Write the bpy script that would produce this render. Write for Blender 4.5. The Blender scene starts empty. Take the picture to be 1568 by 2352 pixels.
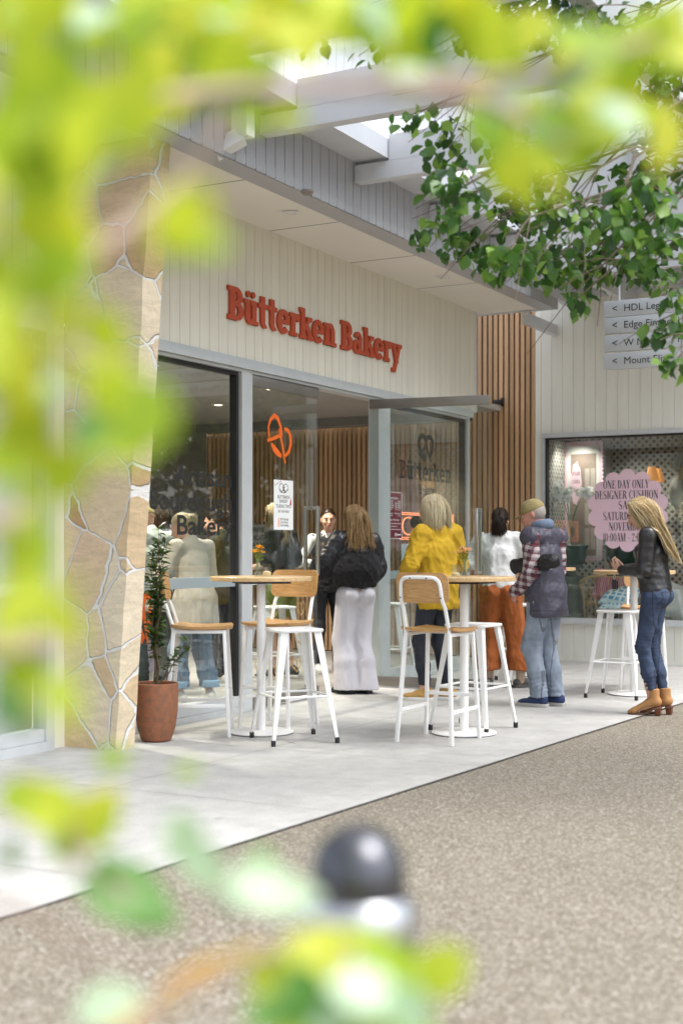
import bpy, bmesh, math, random
import numpy as np
from mathutils import Vector, Matrix, noise as mnoise
random.seed(7)
sc = bpy.context.scene
col = sc.collection
R = math.radians
# ------------------------------------------------------------------ camera
H = 1.30            # eye height, metres
FP = 3100.0         # focal length in units of a 1568 wide picture
cd = bpy.data.cameras.new("camera"); cam = bpy.data.objects.new("camera", cd); col.objects.link(cam)
cam.location = (0, 0, H); cam.rotation_euler = (R(90), 0, 0)
cd.sensor_fit = 'VERTICAL'; cd.sensor_height = 36.0; cd.lens = FP / 2352 * 36.0
cd.shift_y = 82 / 2352
cd.clip_start = 0.05; cd.clip_end = 900
cd.dof.use_dof = True; cd.dof.focus_distance = 10.6
cd.dof.aperture_fstop = cd.lens / 27.0      # 27 mm wide opening
sc.camera = cam
# ------------------------------------------------------------------ sky, sun, exposure
SUN_EL, SUN_AZ = R(62), R(115)     # azimuth clockwise from +Y
w = bpy.data.worlds.new("World"); sc.world = w; w.use_nodes = True
nt = w.node_tree; nt.nodes.clear()
sky = nt.nodes.new('ShaderNodeTexSky'); sky.sky_type = 'NISHITA'; sky.sun_disc = False
sky.sun_elevation = SUN_EL; sky.sun_rotation = SUN_AZ; sky.air_density = 1.0; sky.dust_density = 4.0; sky.ozone_density = 1.0
hs = nt.nodes.new('ShaderNodeHueSaturation'); hs.inputs['Saturation'].default_value = 0.36
bg = nt.nodes.new('ShaderNodeBackground'); bg.inputs[1].default_value = 0.15
wo = nt.nodes.new('ShaderNodeOutputWorld')
nt.links.new(sky.outputs[0], hs.inputs['Color']); nt.links.new(hs.outputs[0], bg.inputs[0]); nt.links.new(bg.outputs[0], wo.inputs[0])
sd = bpy.data.lights.new("sun", 'SUN'); so = bpy.data.objects.new("sun", sd); col.objects.link(so)
sd.energy = 1.0; sd.angle = R(35); sd.color = (1.0, 0.985, 0.96)
sdir = Vector((math.sin(SUN_AZ) * math.cos(SUN_EL), math.cos(SUN_AZ) * math.cos(SUN_EL), math.sin(SUN_EL)))
so.rotation_euler = (-sdir).to_track_quat('-Z', 'Y').to_euler(); so.location = (6, 0, 12)
sc.view_settings.view_transform = 'Standard'; sc.view_settings.look = 'None'
sc.view_settings.exposure = 1.45; sc.view_settings.gamma = 1.0; sc.view_settings.use_curve_mapping = False
sc.render.engine = 'CYCLES'
cy = sc.cycles
cy.use_denoising = True; cy.max_bounces = 10; cy.transparent_max_bounces = 24; cy.diffuse_bounces = 4; cy.glossy_bounces = 4
cy.transmission_bounces = 6; cy.caustics_reflective = False; cy.caustics_refractive = False; cy.sample_clamp_indirect = 6.0
try: cy.denoiser = 'OPENIMAGEDENOISE'
except Exception: pass

# ------------------------------------------------------------------ frames of reference
TH = math.atan2(3100, 1682)                    # heading of the shopfront
U = Vector((math.cos(TH), math.sin(TH), 0)); N = Vector((math.sin(TH), -math.cos(TH), 0))
GD = 5.80                                       # distance of the glass line from the eye
def F(s, i, z=0.0):                             # shopfront coordinates: along, inwards, up
    return U * s + N * (-GD - i) + Vector((0, 0, z))
def W(px, py, D):                               # a point seen at a pixel, at a depth
    return Vector(((px - 784) / FP * D, D, H + (1258 - py) / FP * D))
def s_at(px, i=0.0):
    t = (px - 784) / FP; D = (GD + i) / (-(N.y) - N.x * t)
    return D * (U.x * t + U.y)
WS = 14.83                                      # the cross wall (slats and right-hand shop)
def i_at(px, s=WS):
    t = (px - 784) / FP; D = s / (U.x * t + U.y)
    return -(D * (N.x * t + N.y)) - GD

# ------------------------------------------------------------------ materials
def lin(c):
    return tuple((x / 12.92 if x <= 0.04045 else ((x + 0.055) / 1.055) ** 2.4) for x in c)
def rgb(h):
    h = h.lstrip('#'); return lin(tuple(int(h[k:k + 2], 16) / 255 for k in (0, 2, 4)))
MATS = {}
def mat(name, c, rough=0.6, metal=0.0, var=None, bump=None, spec=0.5, coat=0.0, sheen=0.0, stretch=(1, 1, 1), alpha=None, trans=0.0, emit=None):
    """c: linear colour. var: (scale, amount, second colour or None). bump: (scale, strength, distance)"""
    if name in MATS: return MATS[name]
    m = bpy.data.materials.new(name); m.use_nodes = True; MATS[name] = m
    t = m.node_tree; p = t.nodes['Principled BSDF']
    p.inputs['Roughness'].default_value = rough; p.inputs['Metallic'].default_value = metal
    p.inputs['Specular IOR Level'].default_value = spec
    p.inputs['Coat Weight'].default_value = coat; p.inputs['Sheen Weight'].default_value = sheen
    if trans: p.inputs['Transmission Weight'].default_value = trans
    p.inputs['Base Color'].default_value = (*c, 1)
    if emit:
        p.inputs['Emission Color'].default_value = (*emit[0], 1); p.inputs['Emission Strength'].default_value = emit[1]
    tc = mp = None
    if var or bump:
        tc = t.nodes.new('ShaderNodeTexCoord'); mp = t.nodes.new('ShaderNodeMapping'); mp.inputs['Scale'].default_value = stretch
        t.links.new(tc.outputs['Object'], mp.inputs['Vector'])
    if var:
        nz = t.nodes.new('ShaderNodeTexNoise'); nz.inputs['Scale'].default_value = var[0]; nz.inputs['Detail'].default_value = 6; nz.inputs['Roughness'].default_value = 0.65
        t.links.new(mp.outputs[0], nz.inputs['Vector'])
        rp = t.nodes.new('ShaderNodeValToRGB')
        a = var[1]; c2 = var[2] if len(var) > 2 else None
        lo = tuple(x * (1 - a) for x in c); hi = tuple(min(1, x * (1 + a)) for x in c)
        if c2: lo, hi = c2, c
        rp.color_ramp.elements[0].color = (*lo, 1); rp.color_ramp.elements[1].color = (*hi, 1)
        rp.color_ramp.elements[0].position = 0.3; rp.color_ramp.elements[1].position = 0.7
        t.links.new(nz.outputs['Fac'], rp.inputs[0]); t.links.new(rp.outputs[0], p.inputs['Base Color'])
    if bump:
        nb = t.nodes.new('ShaderNodeTexNoise'); nb.inputs['Scale'].default_value = bump[0]; nb.inputs['Detail'].default_value = 5
        t.links.new(mp.outputs[0], nb.inputs['Vector'])
        b = t.nodes.new('ShaderNodeBump'); b.inputs['Strength'].default_value = bump[1]; b.inputs['Distance'].default_value = bump[2] if len(bump) > 2 else 0.01
        t.links.new(nb.outputs['Fac'], b.inputs['Height']); t.links.new(b.outputs[0], p.inputs['Normal'])
    return m
def glass_mat(name, tint=(0.9, 0.94, 0.93), f0=0.04):
    m = bpy.data.materials.new(name); m.use_nodes = True; MATS[name] = m
    t = m.node_tree; t.nodes.clear()
    o = t.nodes.new('ShaderNodeOutputMaterial'); mx = t.nodes.new('ShaderNodeMixShader')
    tr = t.nodes.new('ShaderNodeBsdfTransparent'); tr.inputs[0].default_value = (*tint, 1)
    gl = t.nodes.new('ShaderNodeBsdfGlossy'); gl.inputs['Roughness'].default_value = 0.0; gl.inputs['Color'].default_value = (1, 1, 1, 1)
    g = t.nodes.new('ShaderNodeNewGeometry'); d = t.nodes.new('ShaderNodeVectorMath'); d.operation = 'DOT_PRODUCT'
    t.links.new(g.outputs['Normal'], d.inputs[0]); t.links.new(g.outputs['Incoming'], d.inputs[1])
    def mth(op, a, b=None):
        n = t.nodes.new('ShaderNodeMath'); n.operation = op
        for k, v in enumerate((a, b)):
            if v is None: continue
            if isinstance(v, (int, float)): n.inputs[k].default_value = v
            else: t.links.new(v, n.inputs[k])
        return n.outputs[0]
    c = mth('ABSOLUTE', d.outputs['Value']); q = mth('SUBTRACT', 1.0, c); q5 = mth('POWER', q, 5.0)
    f = mth('ADD', mth('MULTIPLY', q5, 1 - f0), f0)
    t.links.new(f, mx.inputs[0]); t.links.new(tr.outputs[0], mx.inputs[1]); t.links.new(gl.outputs[0], mx.inputs[2])
    t.links.new(mx.outputs[0], o.inputs[0])
    return m
def leaf_mat(name, cols, trans=0.45, gloss=0.25, rough=0.4, tcol=None):
    m = bpy.data.materials.new(name); m.use_nodes = True; MATS[name] = m
    t = m.node_tree; t.nodes.clear()
    o = t.nodes.new('ShaderNodeOutputMaterial')
    g = t.nodes.new('ShaderNodeNewGeometry'); rp = t.nodes.new('ShaderNodeValToRGB')
    rp.color_ramp.elements[0].color = (*cols[0], 1); rp.color_ramp.elements[1].color = (*cols[-1], 1)
    for k, c in enumerate(cols[1:-1]):
        e = rp.color_ramp.elements.new((k + 1) / (len(cols) - 1)); e.color = (*c, 1)
    t.links.new(g.outputs['Random Per Island'], rp.inputs[0])
    p = t.nodes.new('ShaderNodeBsdfPrincipled'); p.inputs['Roughness'].default_value = rough; p.inputs['Specular IOR Level'].default_value = gloss
    t.links.new(rp.outputs[0], p.inputs['Base Color'])
    tl = t.nodes.new('ShaderNodeBsdfTranslucent')
    h = t.nodes.new('ShaderNodeMix'); h.data_type = 'RGBA'; h.blend_type = 'MULTIPLY'; h.inputs['Factor'].default_value = 1.0
    t.links.new(rp.outputs[0], h.inputs[6]); h.inputs[7].default_value = (*(tcol or (1.5, 1.4, 0.5)), 1)
    t.links.new(h.outputs[2], tl.inputs[0])
    mx = t.nodes.new('ShaderNodeMixShader'); mx.inputs[0].default_value = trans
    t.links.new(p.outputs[0], mx.inputs[1]); t.links.new(tl.outputs[0], mx.inputs[2]); t.links.new(mx.outputs[0], o.inputs[0])
    return m

# ------------------------------------------------------------------ mesh building
class MB:
    def __init__(s): s.v = []; s.f = []; s.mi = []; s.cur = 0
    def add(s, verts, faces):
        o = len(s.v); s.v.extend([tuple(v) for v in verts]); s.f.extend([tuple(k + o for k in f) for f in faces]); s.mi.extend([s.cur] * len(faces)); return s
    def box(s, x0, x1, y0, y1, z0, z1, M=None):
        vs = [Vector((x, y, z)) for z in (z0, z1) for y in (y0, y1) for x in (x0, x1)]
        if M is not None: vs = [M @ v for v in vs]
        return s.add(vs, [(0, 2, 3, 1), (4, 5, 7, 6), (0, 1, 5, 4), (2, 6, 7, 3), (0, 4, 6, 2), (1, 3, 7, 5)])
    def bar(s, a, b, w, h, up=(0, 0, 1), w2=None, h2=None):
        a, b = Vector(a), Vector(b); d = (b - a).normalized(); up = Vector(up)
        x = d.cross(up)
        if x.length < 1e-4: x = d.cross(Vector((1, 0, 0)))
        x.normalize(); y = x.cross(d)
        w2 = w if w2 is None else w2; h2 = h if h2 is None else h2
        vs = []
        for p, ww, hh in ((a, w, h), (b, w2, h2)):
            for sx, sy in ((-1, -1), (1, -1), (1, 1), (-1, 1)): vs.append(p + x * sx * ww / 2 + y * sy * hh / 2)
        return s.add(vs, [(3, 2, 1, 0), (4, 5, 6, 7), (0, 1, 5, 4), (1, 2, 6, 5), (2, 3, 7, 6), (3, 0, 4, 7)])
    def tube(s, pts, r, n=8, cap=True, flat=1.0):
        pts = [Vector(p) for p in pts]; k = len(pts)
        rs = r if isinstance(r, (list, tuple)) else [r] * k
        d0 = (pts[1] - pts[0]).normalized(); ref = Vector((0, 0, 1)) if abs(d0.z) < 0.9 else Vector((1, 0, 0))
        x = d0.cross(ref).normalized(); vs = []
        for j, p in enumerate(pts):
            d = (pts[min(j + 1, k - 1)] - pts[max(j - 1, 0)]).normalized()
            x = (x - d * x.dot(d)).normalized(); y = d.cross(x)
            for q in range(n):
                a = 2 * math.pi * q / n; vs.append(p + (x * math.cos(a) + y * math.sin(a) * flat) * rs[j])
        fs = []
        for j in range(k - 1):
            for q in range(n):
                fs.append((j * n + q, j * n + (q + 1) % n, (j + 1) * n + (q + 1) % n, (j + 1) * n + q))
        if cap: fs += [tuple(range(n - 1, -1, -1)), tuple((k - 1) * n + q for q in range(n))]
        return s.add(vs, fs)
    def lathe(s, prof, n=32, c=(0, 0, 0), closed=False):
        c = Vector(c); vs = []; fs = []; m = len(prof)
        for r, z in prof:
            for q in range(n):
                a = 2 * math.pi * q / n; vs.append(c + Vector((r * math.cos(a), r * math.sin(a), z)))
        for j in range(m - 1):
            for q in range(n):
                fs.append((j * n + q, j * n + (q + 1) % n, (j + 1) * n + (q + 1) % n, (j + 1) * n + q))
        if not closed:
            if prof[0][0] > 1e-6: fs.append(tuple(range(n - 1, -1, -1)))
            if prof[-1][0] > 1e-6: fs.append(tuple((m - 1) * n + q for q in range(n)))
        return s.add(vs, fs)
    def prism(s, poly, y0, y1):                # polygon in x, z; thickness along y (front at y0)
        n = len(poly); vs = [(x, y0, z) for x, z in poly] + [(x, y1, z) for x, z in poly]
        a = sum(poly[k][0] * poly[(k + 1) % n][1] - poly[(k + 1) % n][0] * poly[k][1] for k in range(n))
        fs = [tuple(range(n)), tuple(range(2 * n - 1, n - 1, -1))] + [(k + n, (k + 1) % n + n, (k + 1) % n, k) for k in range(n)]
        if a < 0: fs = [tuple(reversed(f)) for f in fs]
        return s.add(vs, fs)
    def ball(s, c, r, n=10, m=7, M=None):
        c = Vector(c); r = Vector(r) if not isinstance(r, (int, float)) else Vector((r, r, r)); vs = []; fs = []
        for j in range(m + 1):
            th = math.pi * j / m
            for q in range(n):
                a = 2 * math.pi * q / n
                v = Vector((r.x * math.sin(th) * math.cos(a), r.y * math.sin(th) * math.sin(a), -r.z * math.cos(th)))
                if M is not None: v = M @ v
                vs.append(c + v)
        for j in range(m):
            for q in range(n): fs.append((j * n + q, j * n + (q + 1) % n, (j + 1) * n + (q + 1) % n, (j + 1) * n + q))
        return s.add(vs, fs)
    def build(s, name, m, parent=None, loc=None, rotz=None, smooth=False, bevel=None, angle=35):
        me = bpy.data.meshes.new(name); me.from_pydata([tuple(v) for v in s.v], [], s.f)
        ms = m if isinstance(m, (list, tuple)) else [m]
        for q in ms: me.materials.append(q)
        if len(ms) > 1: me.polygons.foreach_set('material_index', s.mi)
        me.update()
        if bevel:
            bm = bmesh.new(); bm.from_mesh(me); bmesh.ops.remove_doubles(bm, verts=bm.verts, dist=1e-5)
            es = [e for e in bm.edges if len(e.link_faces) == 2 and e.calc_face_angle(0) > R(40)]
            bmesh.ops.bevel(bm, geom=es, offset=bevel, segments=2, affect='EDGES', profile=0.5, clamp_overlap=True)
            bm.to_mesh(me); bm.free(); smooth = True
        if smooth:
            try: me.set_sharp_from_angle(angle=R(angle))
            except Exception: pass
            me.polygons.foreach_set('use_smooth', [True] * len(me.polygons))
            try: me.set_sharp_from_angle(angle=R(angle))
            except Exception: pass
        o = bpy.data.objects.new(name, me); col.objects.link(o)
        if parent is not None: o.parent = parent
        if loc is not None: o.location = loc
        if rotz is not None: o.rotation_euler.z = rotz
        return o
def np_mesh(name, V, FQ, m, parent=None, smooth=True, loc=None, rotz=None, mi=None):
    """V (n,3) array, FQ (k,3 or 4) array of indices"""
    me = bpy.data.meshes.new(name); V = np.asarray(V, np.float32); FQ = np.asarray(FQ, np.int32)
    me.vertices.add(len(V)); me.vertices.foreach_set('co', V.ravel())
    k = FQ.shape[1]; me.loops.add(FQ.size); me.loops.foreach_set('vertex_index', FQ.ravel())
    me.polygons.add(len(FQ)); me.polygons.foreach_set('loop_start', np.arange(0, FQ.size, k, dtype=np.int32)); me.polygons.foreach_set('loop_total', np.full(len(FQ), k, np.int32))
    for q in (m if isinstance(m, (list, tuple)) else [m]): me.materials.append(q)
    if mi is not None: me.polygons.foreach_set('material_index', np.asarray(mi, np.int32))
    me.update(calc_edges=True); me.validate()
    me.polygons.foreach_set('use_smooth', [smooth] * len(me.polygons))
    o = bpy.data.objects.new(name, me); col.objects.link(o)
    if parent is not None: o.parent = parent
    if loc is not None: o.location = loc
    if rotz is not None: o.rotation_euler.z = rotz
    return o
def tag(o, label=None, cat=None, group=None, kind=None):
    for k, v in (('label', label), ('category', cat), ('group', group), ('kind', kind)):
        if v: o[k] = v
    return o
def thing(name, label, cat, loc=(0, 0, 0), rotz=0.0, group=None):
    o = bpy.data.objects.new(name, None); col.objects.link(o); o.empty_display_size = 0.1
    o.location = loc; o.rotation_euler = (0, 0, rotz); return tag(o, label, cat, group)
def empty(name, parent, loc=(0, 0, 0), rotz=0.0):
    o = bpy.data.objects.new(name, None); col.objects.link(o); o.parent = parent; o.location = loc; o.rotation_euler = (0, 0, rotz); o.empty_display_size = 0.05; return o
KIDS = {}
def copy_tree(o, parent=None):
    c = o.copy(); col.objects.link(c)
    if parent is not None: c.parent = parent
    for ch in list(o.children): copy_tree(ch, c)
    return c
def place(proto, used, loc, rotz, label, scale=None):
    o = proto if not used else copy_tree(proto)
    used.append(o); o.location = loc; o.rotation_euler = (0, 0, rotz); o['label'] = label
    return o
def text(name, body, size, m, parent, loc, rot=(R(90), 0, 0), align='LEFT', ext=0.001, sx=1.0, space=1.0, bold=0.0, font=None):
    c = bpy.data.curves.new(name, 'FONT'); c.body = body; c.size = size; c.extrude = ext; c.align_x = align; c.align_y = 'BOTTOM_BASELINE'
    c.space_line = space; c.offset = bold; c.resolution_u = 4
    if font: c.font = font
    c.materials.append(m)
    o = bpy.data.objects.new(name, c); col.objects.link(o); o.parent = parent; o.location = loc; o.rotation_euler = rot; o.scale = (sx, 1, 1)
    return o
# ================================================================== SETTING
M_cream = mat('cream paint', (0.77, 0.745, 0.65), 0.45, var=(2.2, 0.06), bump=(30, 0.08), stretch=(3, 3, .35))
M_rcream = mat('cream board paint', (0.78, 0.78, 0.71), 0.45, var=(2.2, 0.06), bump=(30, 0.08), stretch=(3, 3, .35))
M_soffit = mat('soffit paint', (0.85, 0.82, 0.76), 0.7, var=(0.8, 0.04))
M_grey = mat('grey fascia paint', (0.42, 0.43, 0.46), 0.4, var=(2, 0.06))
M_white = mat('white paint', (0.78, 0.79, 0.80), 0.4, var=(2, 0.03))
M_beam = mat('pale grey steel paint', (0.62, 0.64, 0.68), 0.35, var=(1.5, 0.05))
M_alu = mat('silver aluminium', (0.60, 0.63, 0.65), 0.4, 0.35, var=(6, 0.05))
M_alud = mat('blue grey aluminium', (0.36, 0.43, 0.46), 0.4, 0.3)
M_steel = mat('brushed steel', (0.55, 0.53, 0.50), 0.28, 0.95, var=(8, 0.08), stretch=(1, 1, 30))
M_rail = mat('dull bronze steel', (0.24, 0.225, 0.205), 0.45, 0.6, var=(6, 0.08))
M_black = mat('black gasket', (0.012, 0.012, 0.014), 0.5)
M_dark = mat('charcoal wall', (0.22, 0.22, 0.21), 0.8, var=(1, 0.15))
M_ceil = mat('grey ceiling', (0.34, 0.32, 0.30), 0.8)
M_glass = glass_mat('window glass', (0.955, 0.985, 0.975), .065)
M_glass2 = glass_mat('door glass', (0.94, 0.975, 0.965), .06)

# --- pavement, paving, sky stays the world
def concrete():
    m = mat('pale concrete', (0.43, 0.425, 0.41), 0.75, var=(1.1, 0.10), bump=(220, 0.12, 0.004))
    t = m.node_tree; p = t.nodes['Principled BSDF']
    base = p.inputs['Base Color'].links[0].from_socket
    tc = t.nodes.new('ShaderNodeTexCoord')
    n2 = t.nodes.new('ShaderNodeTexNoise'); n2.inputs['Scale'].default_value = 160; n2.inputs['Detail'].default_value = 3
    n3 = t.nodes.new('ShaderNodeTexNoise'); n3.inputs['Scale'].default_value = 5; n3.inputs['Detail'].default_value = 8; n3.inputs['Roughness'].default_value = 0.7
    r2 = t.nodes.new('ShaderNodeMapRange'); r2.inputs['From Min'].default_value = 0.32; r2.inputs['From Max'].default_value = 0.68; r2.inputs['To Min'].default_value = 0.68; r2.inputs['To Max'].default_value = 1.15
    r3 = t.nodes.new('ShaderNodeMapRange'); r3.inputs['From Min'].default_value = 0.3; r3.inputs['From Max'].default_value = 0.7; r3.inputs['To Min'].default_value = 0.80; r3.inputs['To Max'].default_value = 1.10
    for n in (n2, n3): t.links.new(tc.outputs['Object'], n.inputs['Vector'])
    t.links.new(n2.outputs['Fac'], r2.inputs[0]); t.links.new(n3.outputs['Fac'], r3.inputs[0])
    mu = t.nodes.new('ShaderNodeMath'); mu.operation = 'MULTIPLY'; t.links.new(r2.outputs[0], mu.inputs[0]); t.links.new(r3.outputs[0], mu.inputs[1])
    # old gum and drip spots: sparse small dark discs
    sv = t.nodes.new('ShaderNodeTexVoronoi'); sv.inputs['Scale'].default_value = 2.3; t.links.new(tc.outputs['Object'], sv.inputs['Vector'])
    ss = t.nodes.new('ShaderNodeSeparateColor'); t.links.new(sv.outputs['Color'], ss.inputs[0])
    sr = t.nodes.new('ShaderNodeMath'); sr.operation = 'MULTIPLY'; t.links.new(ss.outputs[1], sr.inputs[0]); sr.inputs[1].default_value = 0.055
    sl = t.nodes.new('ShaderNodeMath'); sl.operation = 'LESS_THAN'; t.links.new(sv.outputs['Distance'], sl.inputs[0]); t.links.new(sr.outputs[0], sl.inputs[1])
    sm = t.nodes.new('ShaderNodeMath'); sm.operation = 'MULTIPLY_ADD'; t.links.new(sl.outputs[0], sm.inputs[0]); sm.inputs[1].default_value = -0.22; sm.inputs[2].default_value = 1.0
    mu2 = t.nodes.new('ShaderNodeMath'); mu2.operation = 'MULTIPLY'; t.links.new(mu.outputs[0], mu2.inputs[0]); t.links.new(sm.outputs[0], mu2.inputs[1])
    vm = t.nodes.new('ShaderNodeVectorMath'); vm.operation = 'SCALE'; t.links.new(base, vm.inputs[0]); t.links.new(mu2.outputs[0], vm.inputs['Scale'])
    t.links.new(vm.outputs[0], p.inputs['Base Color'])
    return m
def aggregate():
    m = bpy.data.materials.new('exposed aggregate'); m.use_nodes = True; t = m.node_tree; p = t.nodes['Principled BSDF']; p.inputs['Roughness'].default_value = 0.7
    tc = t.nodes.new('ShaderNodeTexCoord')
    v = t.nodes.new('ShaderNodeTexVoronoi'); v.inputs['Scale'].default_value = 115; v.feature = 'F1'
    e = t.nodes.new('ShaderNodeTexVoronoi'); e.inputs['Scale'].default_value = 115; e.feature = 'DISTANCE_TO_EDGE'
    t.links.new(tc.outputs['Object'], v.inputs['Vector']); t.links.new(tc.outputs['Object'], e.inputs['Vector'])
    sp = t.nodes.new('ShaderNodeSeparateColor'); t.links.new(v.outputs['Color'], sp.inputs[0])
    rp = t.nodes.new('ShaderNodeValToRGB'); cr = rp.color_ramp
    cs = [(0.0, (0.105, 0.086, 0.06)), (0.25, (0.175, 0.147, 0.107)), (0.5, (0.235, 0.205, 0.155)), (0.75, (0.28, 0.25, 0.20)), (1.0, (0.47, 0.45, 0.40))]
    cr.elements[0].color = (*cs[0][1], 1); cr.elements[1].color = (*cs[-1][1], 1)
    for a, c in cs[1:-1]: cr.elements.new(a).color = (*c, 1)
    t.links.new(sp.outputs[0], rp.inputs[0])
    ed = t.nodes.new('ShaderNodeMapRange'); ed.inputs['From Min'].default_value = 0.0; ed.inputs['From Max'].default_value = 0.12
    t.links.new(e.outputs['Distance'], ed.inputs[0])
    mx = t.nodes.new('ShaderNodeMix'); mx.data_type = 'RGBA'; mx.inputs[6].default_value = (0.095, 0.078, 0.058, 1)
    t.links.new(ed.outputs[0], mx.inputs['Factor']); t.links.new(rp.outputs[0], mx.inputs[7])
    big = t.nodes.new('ShaderNodeTexNoise'); big.inputs['Scale'].default_value = 0.9; big.inputs['Detail'].default_value = 6; t.links.new(tc.outputs['Object'], big.inputs['Vector'])
    br = t.nodes.new('ShaderNodeMapRange'); br.inputs['From Min'].default_value = 0.3; br.inputs['From Max'].default_value = 0.7; br.inputs['To Min'].default_value = 0.93; br.inputs['To Max'].default_value = 1.06
    t.links.new(big.outputs['Fac'], br.inputs[0])
    vm = t.nodes.new('ShaderNodeVectorMath'); vm.operation = 'SCALE'; t.links.new(mx.outputs[2], vm.inputs[0]); t.links.new(br.outputs[0], vm.inputs['Scale'])
    t.links.new(vm.outputs[0], p.inputs['Base Color'])
    b = t.nodes.new('ShaderNodeBump'); b.inputs['Strength'].default_value = 0.6; b.inputs['Distance'].default_value = 0.004
    t.links.new(ed.outputs[0], b.inputs['Height']); t.links.new(b.outputs[0], p.inputs['Normal'])
    return m
g = MB(); g.add([(-60, -40, -0.004), (80, -40, -0.004), (80, 140, -0.004), (-60, 140, -0.004)], [(0, 1, 2, 3)])
tag(g.build('ground', aggregate()), kind='structure')
E0 = Vector((-1.193, 4.719, 0)); E1 = Vector((2.248, 10.31, 0)); ED = (E1 - E0).normalized()
EL = Vector((-ED.y, ED.x, 0))
M_conc = concrete()
a, b = E0 - ED * 20, E0 + ED * 32
g = MB(); g.add([a, b, b + EL * 30, a + EL * 30], [(0, 1, 2, 3)])
tag(g.build('pavement', M_conc), kind='structure')
g = MB(); M_joint = mat('joint', (0.09, 0.085, 0.08), 0.9)
q = [(E0 - ED * 20, E0 + ED * 32, 0.012)]
for k in range(-1, 9):        # saw-cut joints across the pavement
    p0 = F(4.2 + k * 1.62, -0.02); p1 = F(4.2 + k * 1.62, -3.4)
    # stop at the edge of the pavement
    tt = 0.0
    d = (p1 - p0).normalized(); den = d.dot(-EL)
    L = (p0 - E0).dot(EL) / den if den > 1e-6 else 0
    q.append((p0, p0 + d * max(0.1, L - 0.01), 0.0035))
p0, p1 = F(3.0, -1.22), F(15.0, -1.22); q.append((p0, p1, 0.0035))
for p0, p1, wd in q:
    d = (p1 - p0).normalized(); s = Vector((-d.y, d.x, 0)) * wd / 2; z = Vector((0, 0, 0.004))
    g.add([p0 - s + z, p1 - s + z, p1 + s + z, p0 + s + z], [(0, 1, 2, 3)])
tag(g.build('pavement_joint', M_joint), kind='structure')

# --- helpers for boarded walls, in a frame where the face looks towards -y
def boards(mb, x0, x1, y, z0, z1, bw=0.129, gw=0.004, gd=0.007, th=0.08, off=0.0):
    xs = []; x = x0 + off
    pts = [(x0, y)]
    while x < x1 - gw:
        if x > x0 + gw: pts += [(x - gw, y), (x - gw * .45, y + gd), (x + gw * .45, y + gd), (x + gw, y)]
        x += bw
    pts.append((x1, y))
    n = len(pts); vs = [(px, py, z0) for px, py in pts] + [(px, py, z1) for px, py in pts]
    mb.add(vs, [(k, k + 1, n + k + 1, n + k) for k in range(n - 1)])
    mb.box(x0, x1, y + gd + 0.002, y + th, z0, z1)
def recess_light(parent, x, y, z, lit=False, r=0.06):
    o = empty('downlight', parent, (x, y, z))
    m = MB(); m.lathe([(r, 0.0), (r + 0.012, -0.004), (r - 0.012, -0.008), (r - 0.016, -0.002)], 24, closed=True); m.build('trim_ring', M_white, o, smooth=True)
    m = MB(); m.lathe([(r - 0.014, -0.001), (r - 0.014, -0.003)], 20)
    m.build('lens', mat('lit lens', (0.9, 0.85, 0.7), 0.4, emit=((1.0, 0.82, 0.52), 6.0)) if lit else mat('downlight lens', (0.75, 0.73, 0.68), 0.3), o)
    return o

# --- the bakery: coordinates along the front, inwards, up
BK = thing('shop_building', 'cream boarded bakery shopfront with glass doors under a wide flat canopy', 'shop', N * (-GD), TH)
sM1, sD0, sD1, sP0, sM2, sW1 = 8.99, 9.145, 10.235, 11.27, 11.615, 13.50
m = MB(); boards(m, 7.10, 13.78, 0.0, 2.80, 3.90, off=0.06); boards(m, 2.5, 6.895, 0.0, 2.80, 3.90, off=0.03); m.build('fascia_cladding', M_cream, BK)
m = MB(); m.box(13.785, 13.80, -0.012, 0.3, 2.79, 3.895); m.build('corner_trim', M_white, BK)
m = MB(); m.box(2.5, 13.97, -0.875, 0.1, 3.90, 3.96); m.build('soffit', M_soffit, BK)
m = MB()
for s in (5.2, 6.6, 8.05, 9.45, 10.86, 12.27): m = MB(); m.box(s - .002, s + .002, -0.87, -0.002, 3.897, 3.899); m.build('soffit_joint', M_joint, BK)
for px, py, i in ((668, 487, None), (1018, 636, None)):
    D = 2.6 * FP / (1258 - py); P = Vector(((px - 784) / FP * D, D, 3.9)); recess_light(BK, P.dot(U), -P.dot(N) - GD, 3.899)
D = 2.6 * FP / (1258 - 437); P = Vector(((705 - 784) / FP * D, D, 3.9))
o = MB(); o.lathe([(0.05, 0), (0.05, -.012), (0.03, -.03), (0.0, -.034)], 16, c=(P.dot(U), -P.dot(N) - GD, 3.898)); o.build('sensor', mat('sensor plastic', (.25, .22, .2), .4), BK, smooth=True)
m = MB(); boards(m, 2.5, 13.95, -0.88, 3.885, 4.30, off=0.05, gw=0.006, gd=0.012, th=0.2); m.build('canopy_fascia', M_grey, BK)
m = MB(); boards(m, 2.5, 13.95, -0.872, 4.44, 7.6, off=0.05, gw=0.004, gd=0.01, th=0.2); m.build('upper_cladding', M_white, BK)
m = MB(); m.box(2.5, 13.95, -1.16, -0.865, 4.30, 4.312); m.box(2.5, 13.95, -1.175, -1.16, 4.29, 4.44); m.box(2.5, 13.95, -1.16, -0.871, 4.40, 4.412); m.build('box_gutter', M_beam, BK)
m = MB(); m.box(13.951, 13.99, -0.88, 0.1, 3.885, 4.3); m.build('canopy_end', M_beam, BK)
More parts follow.
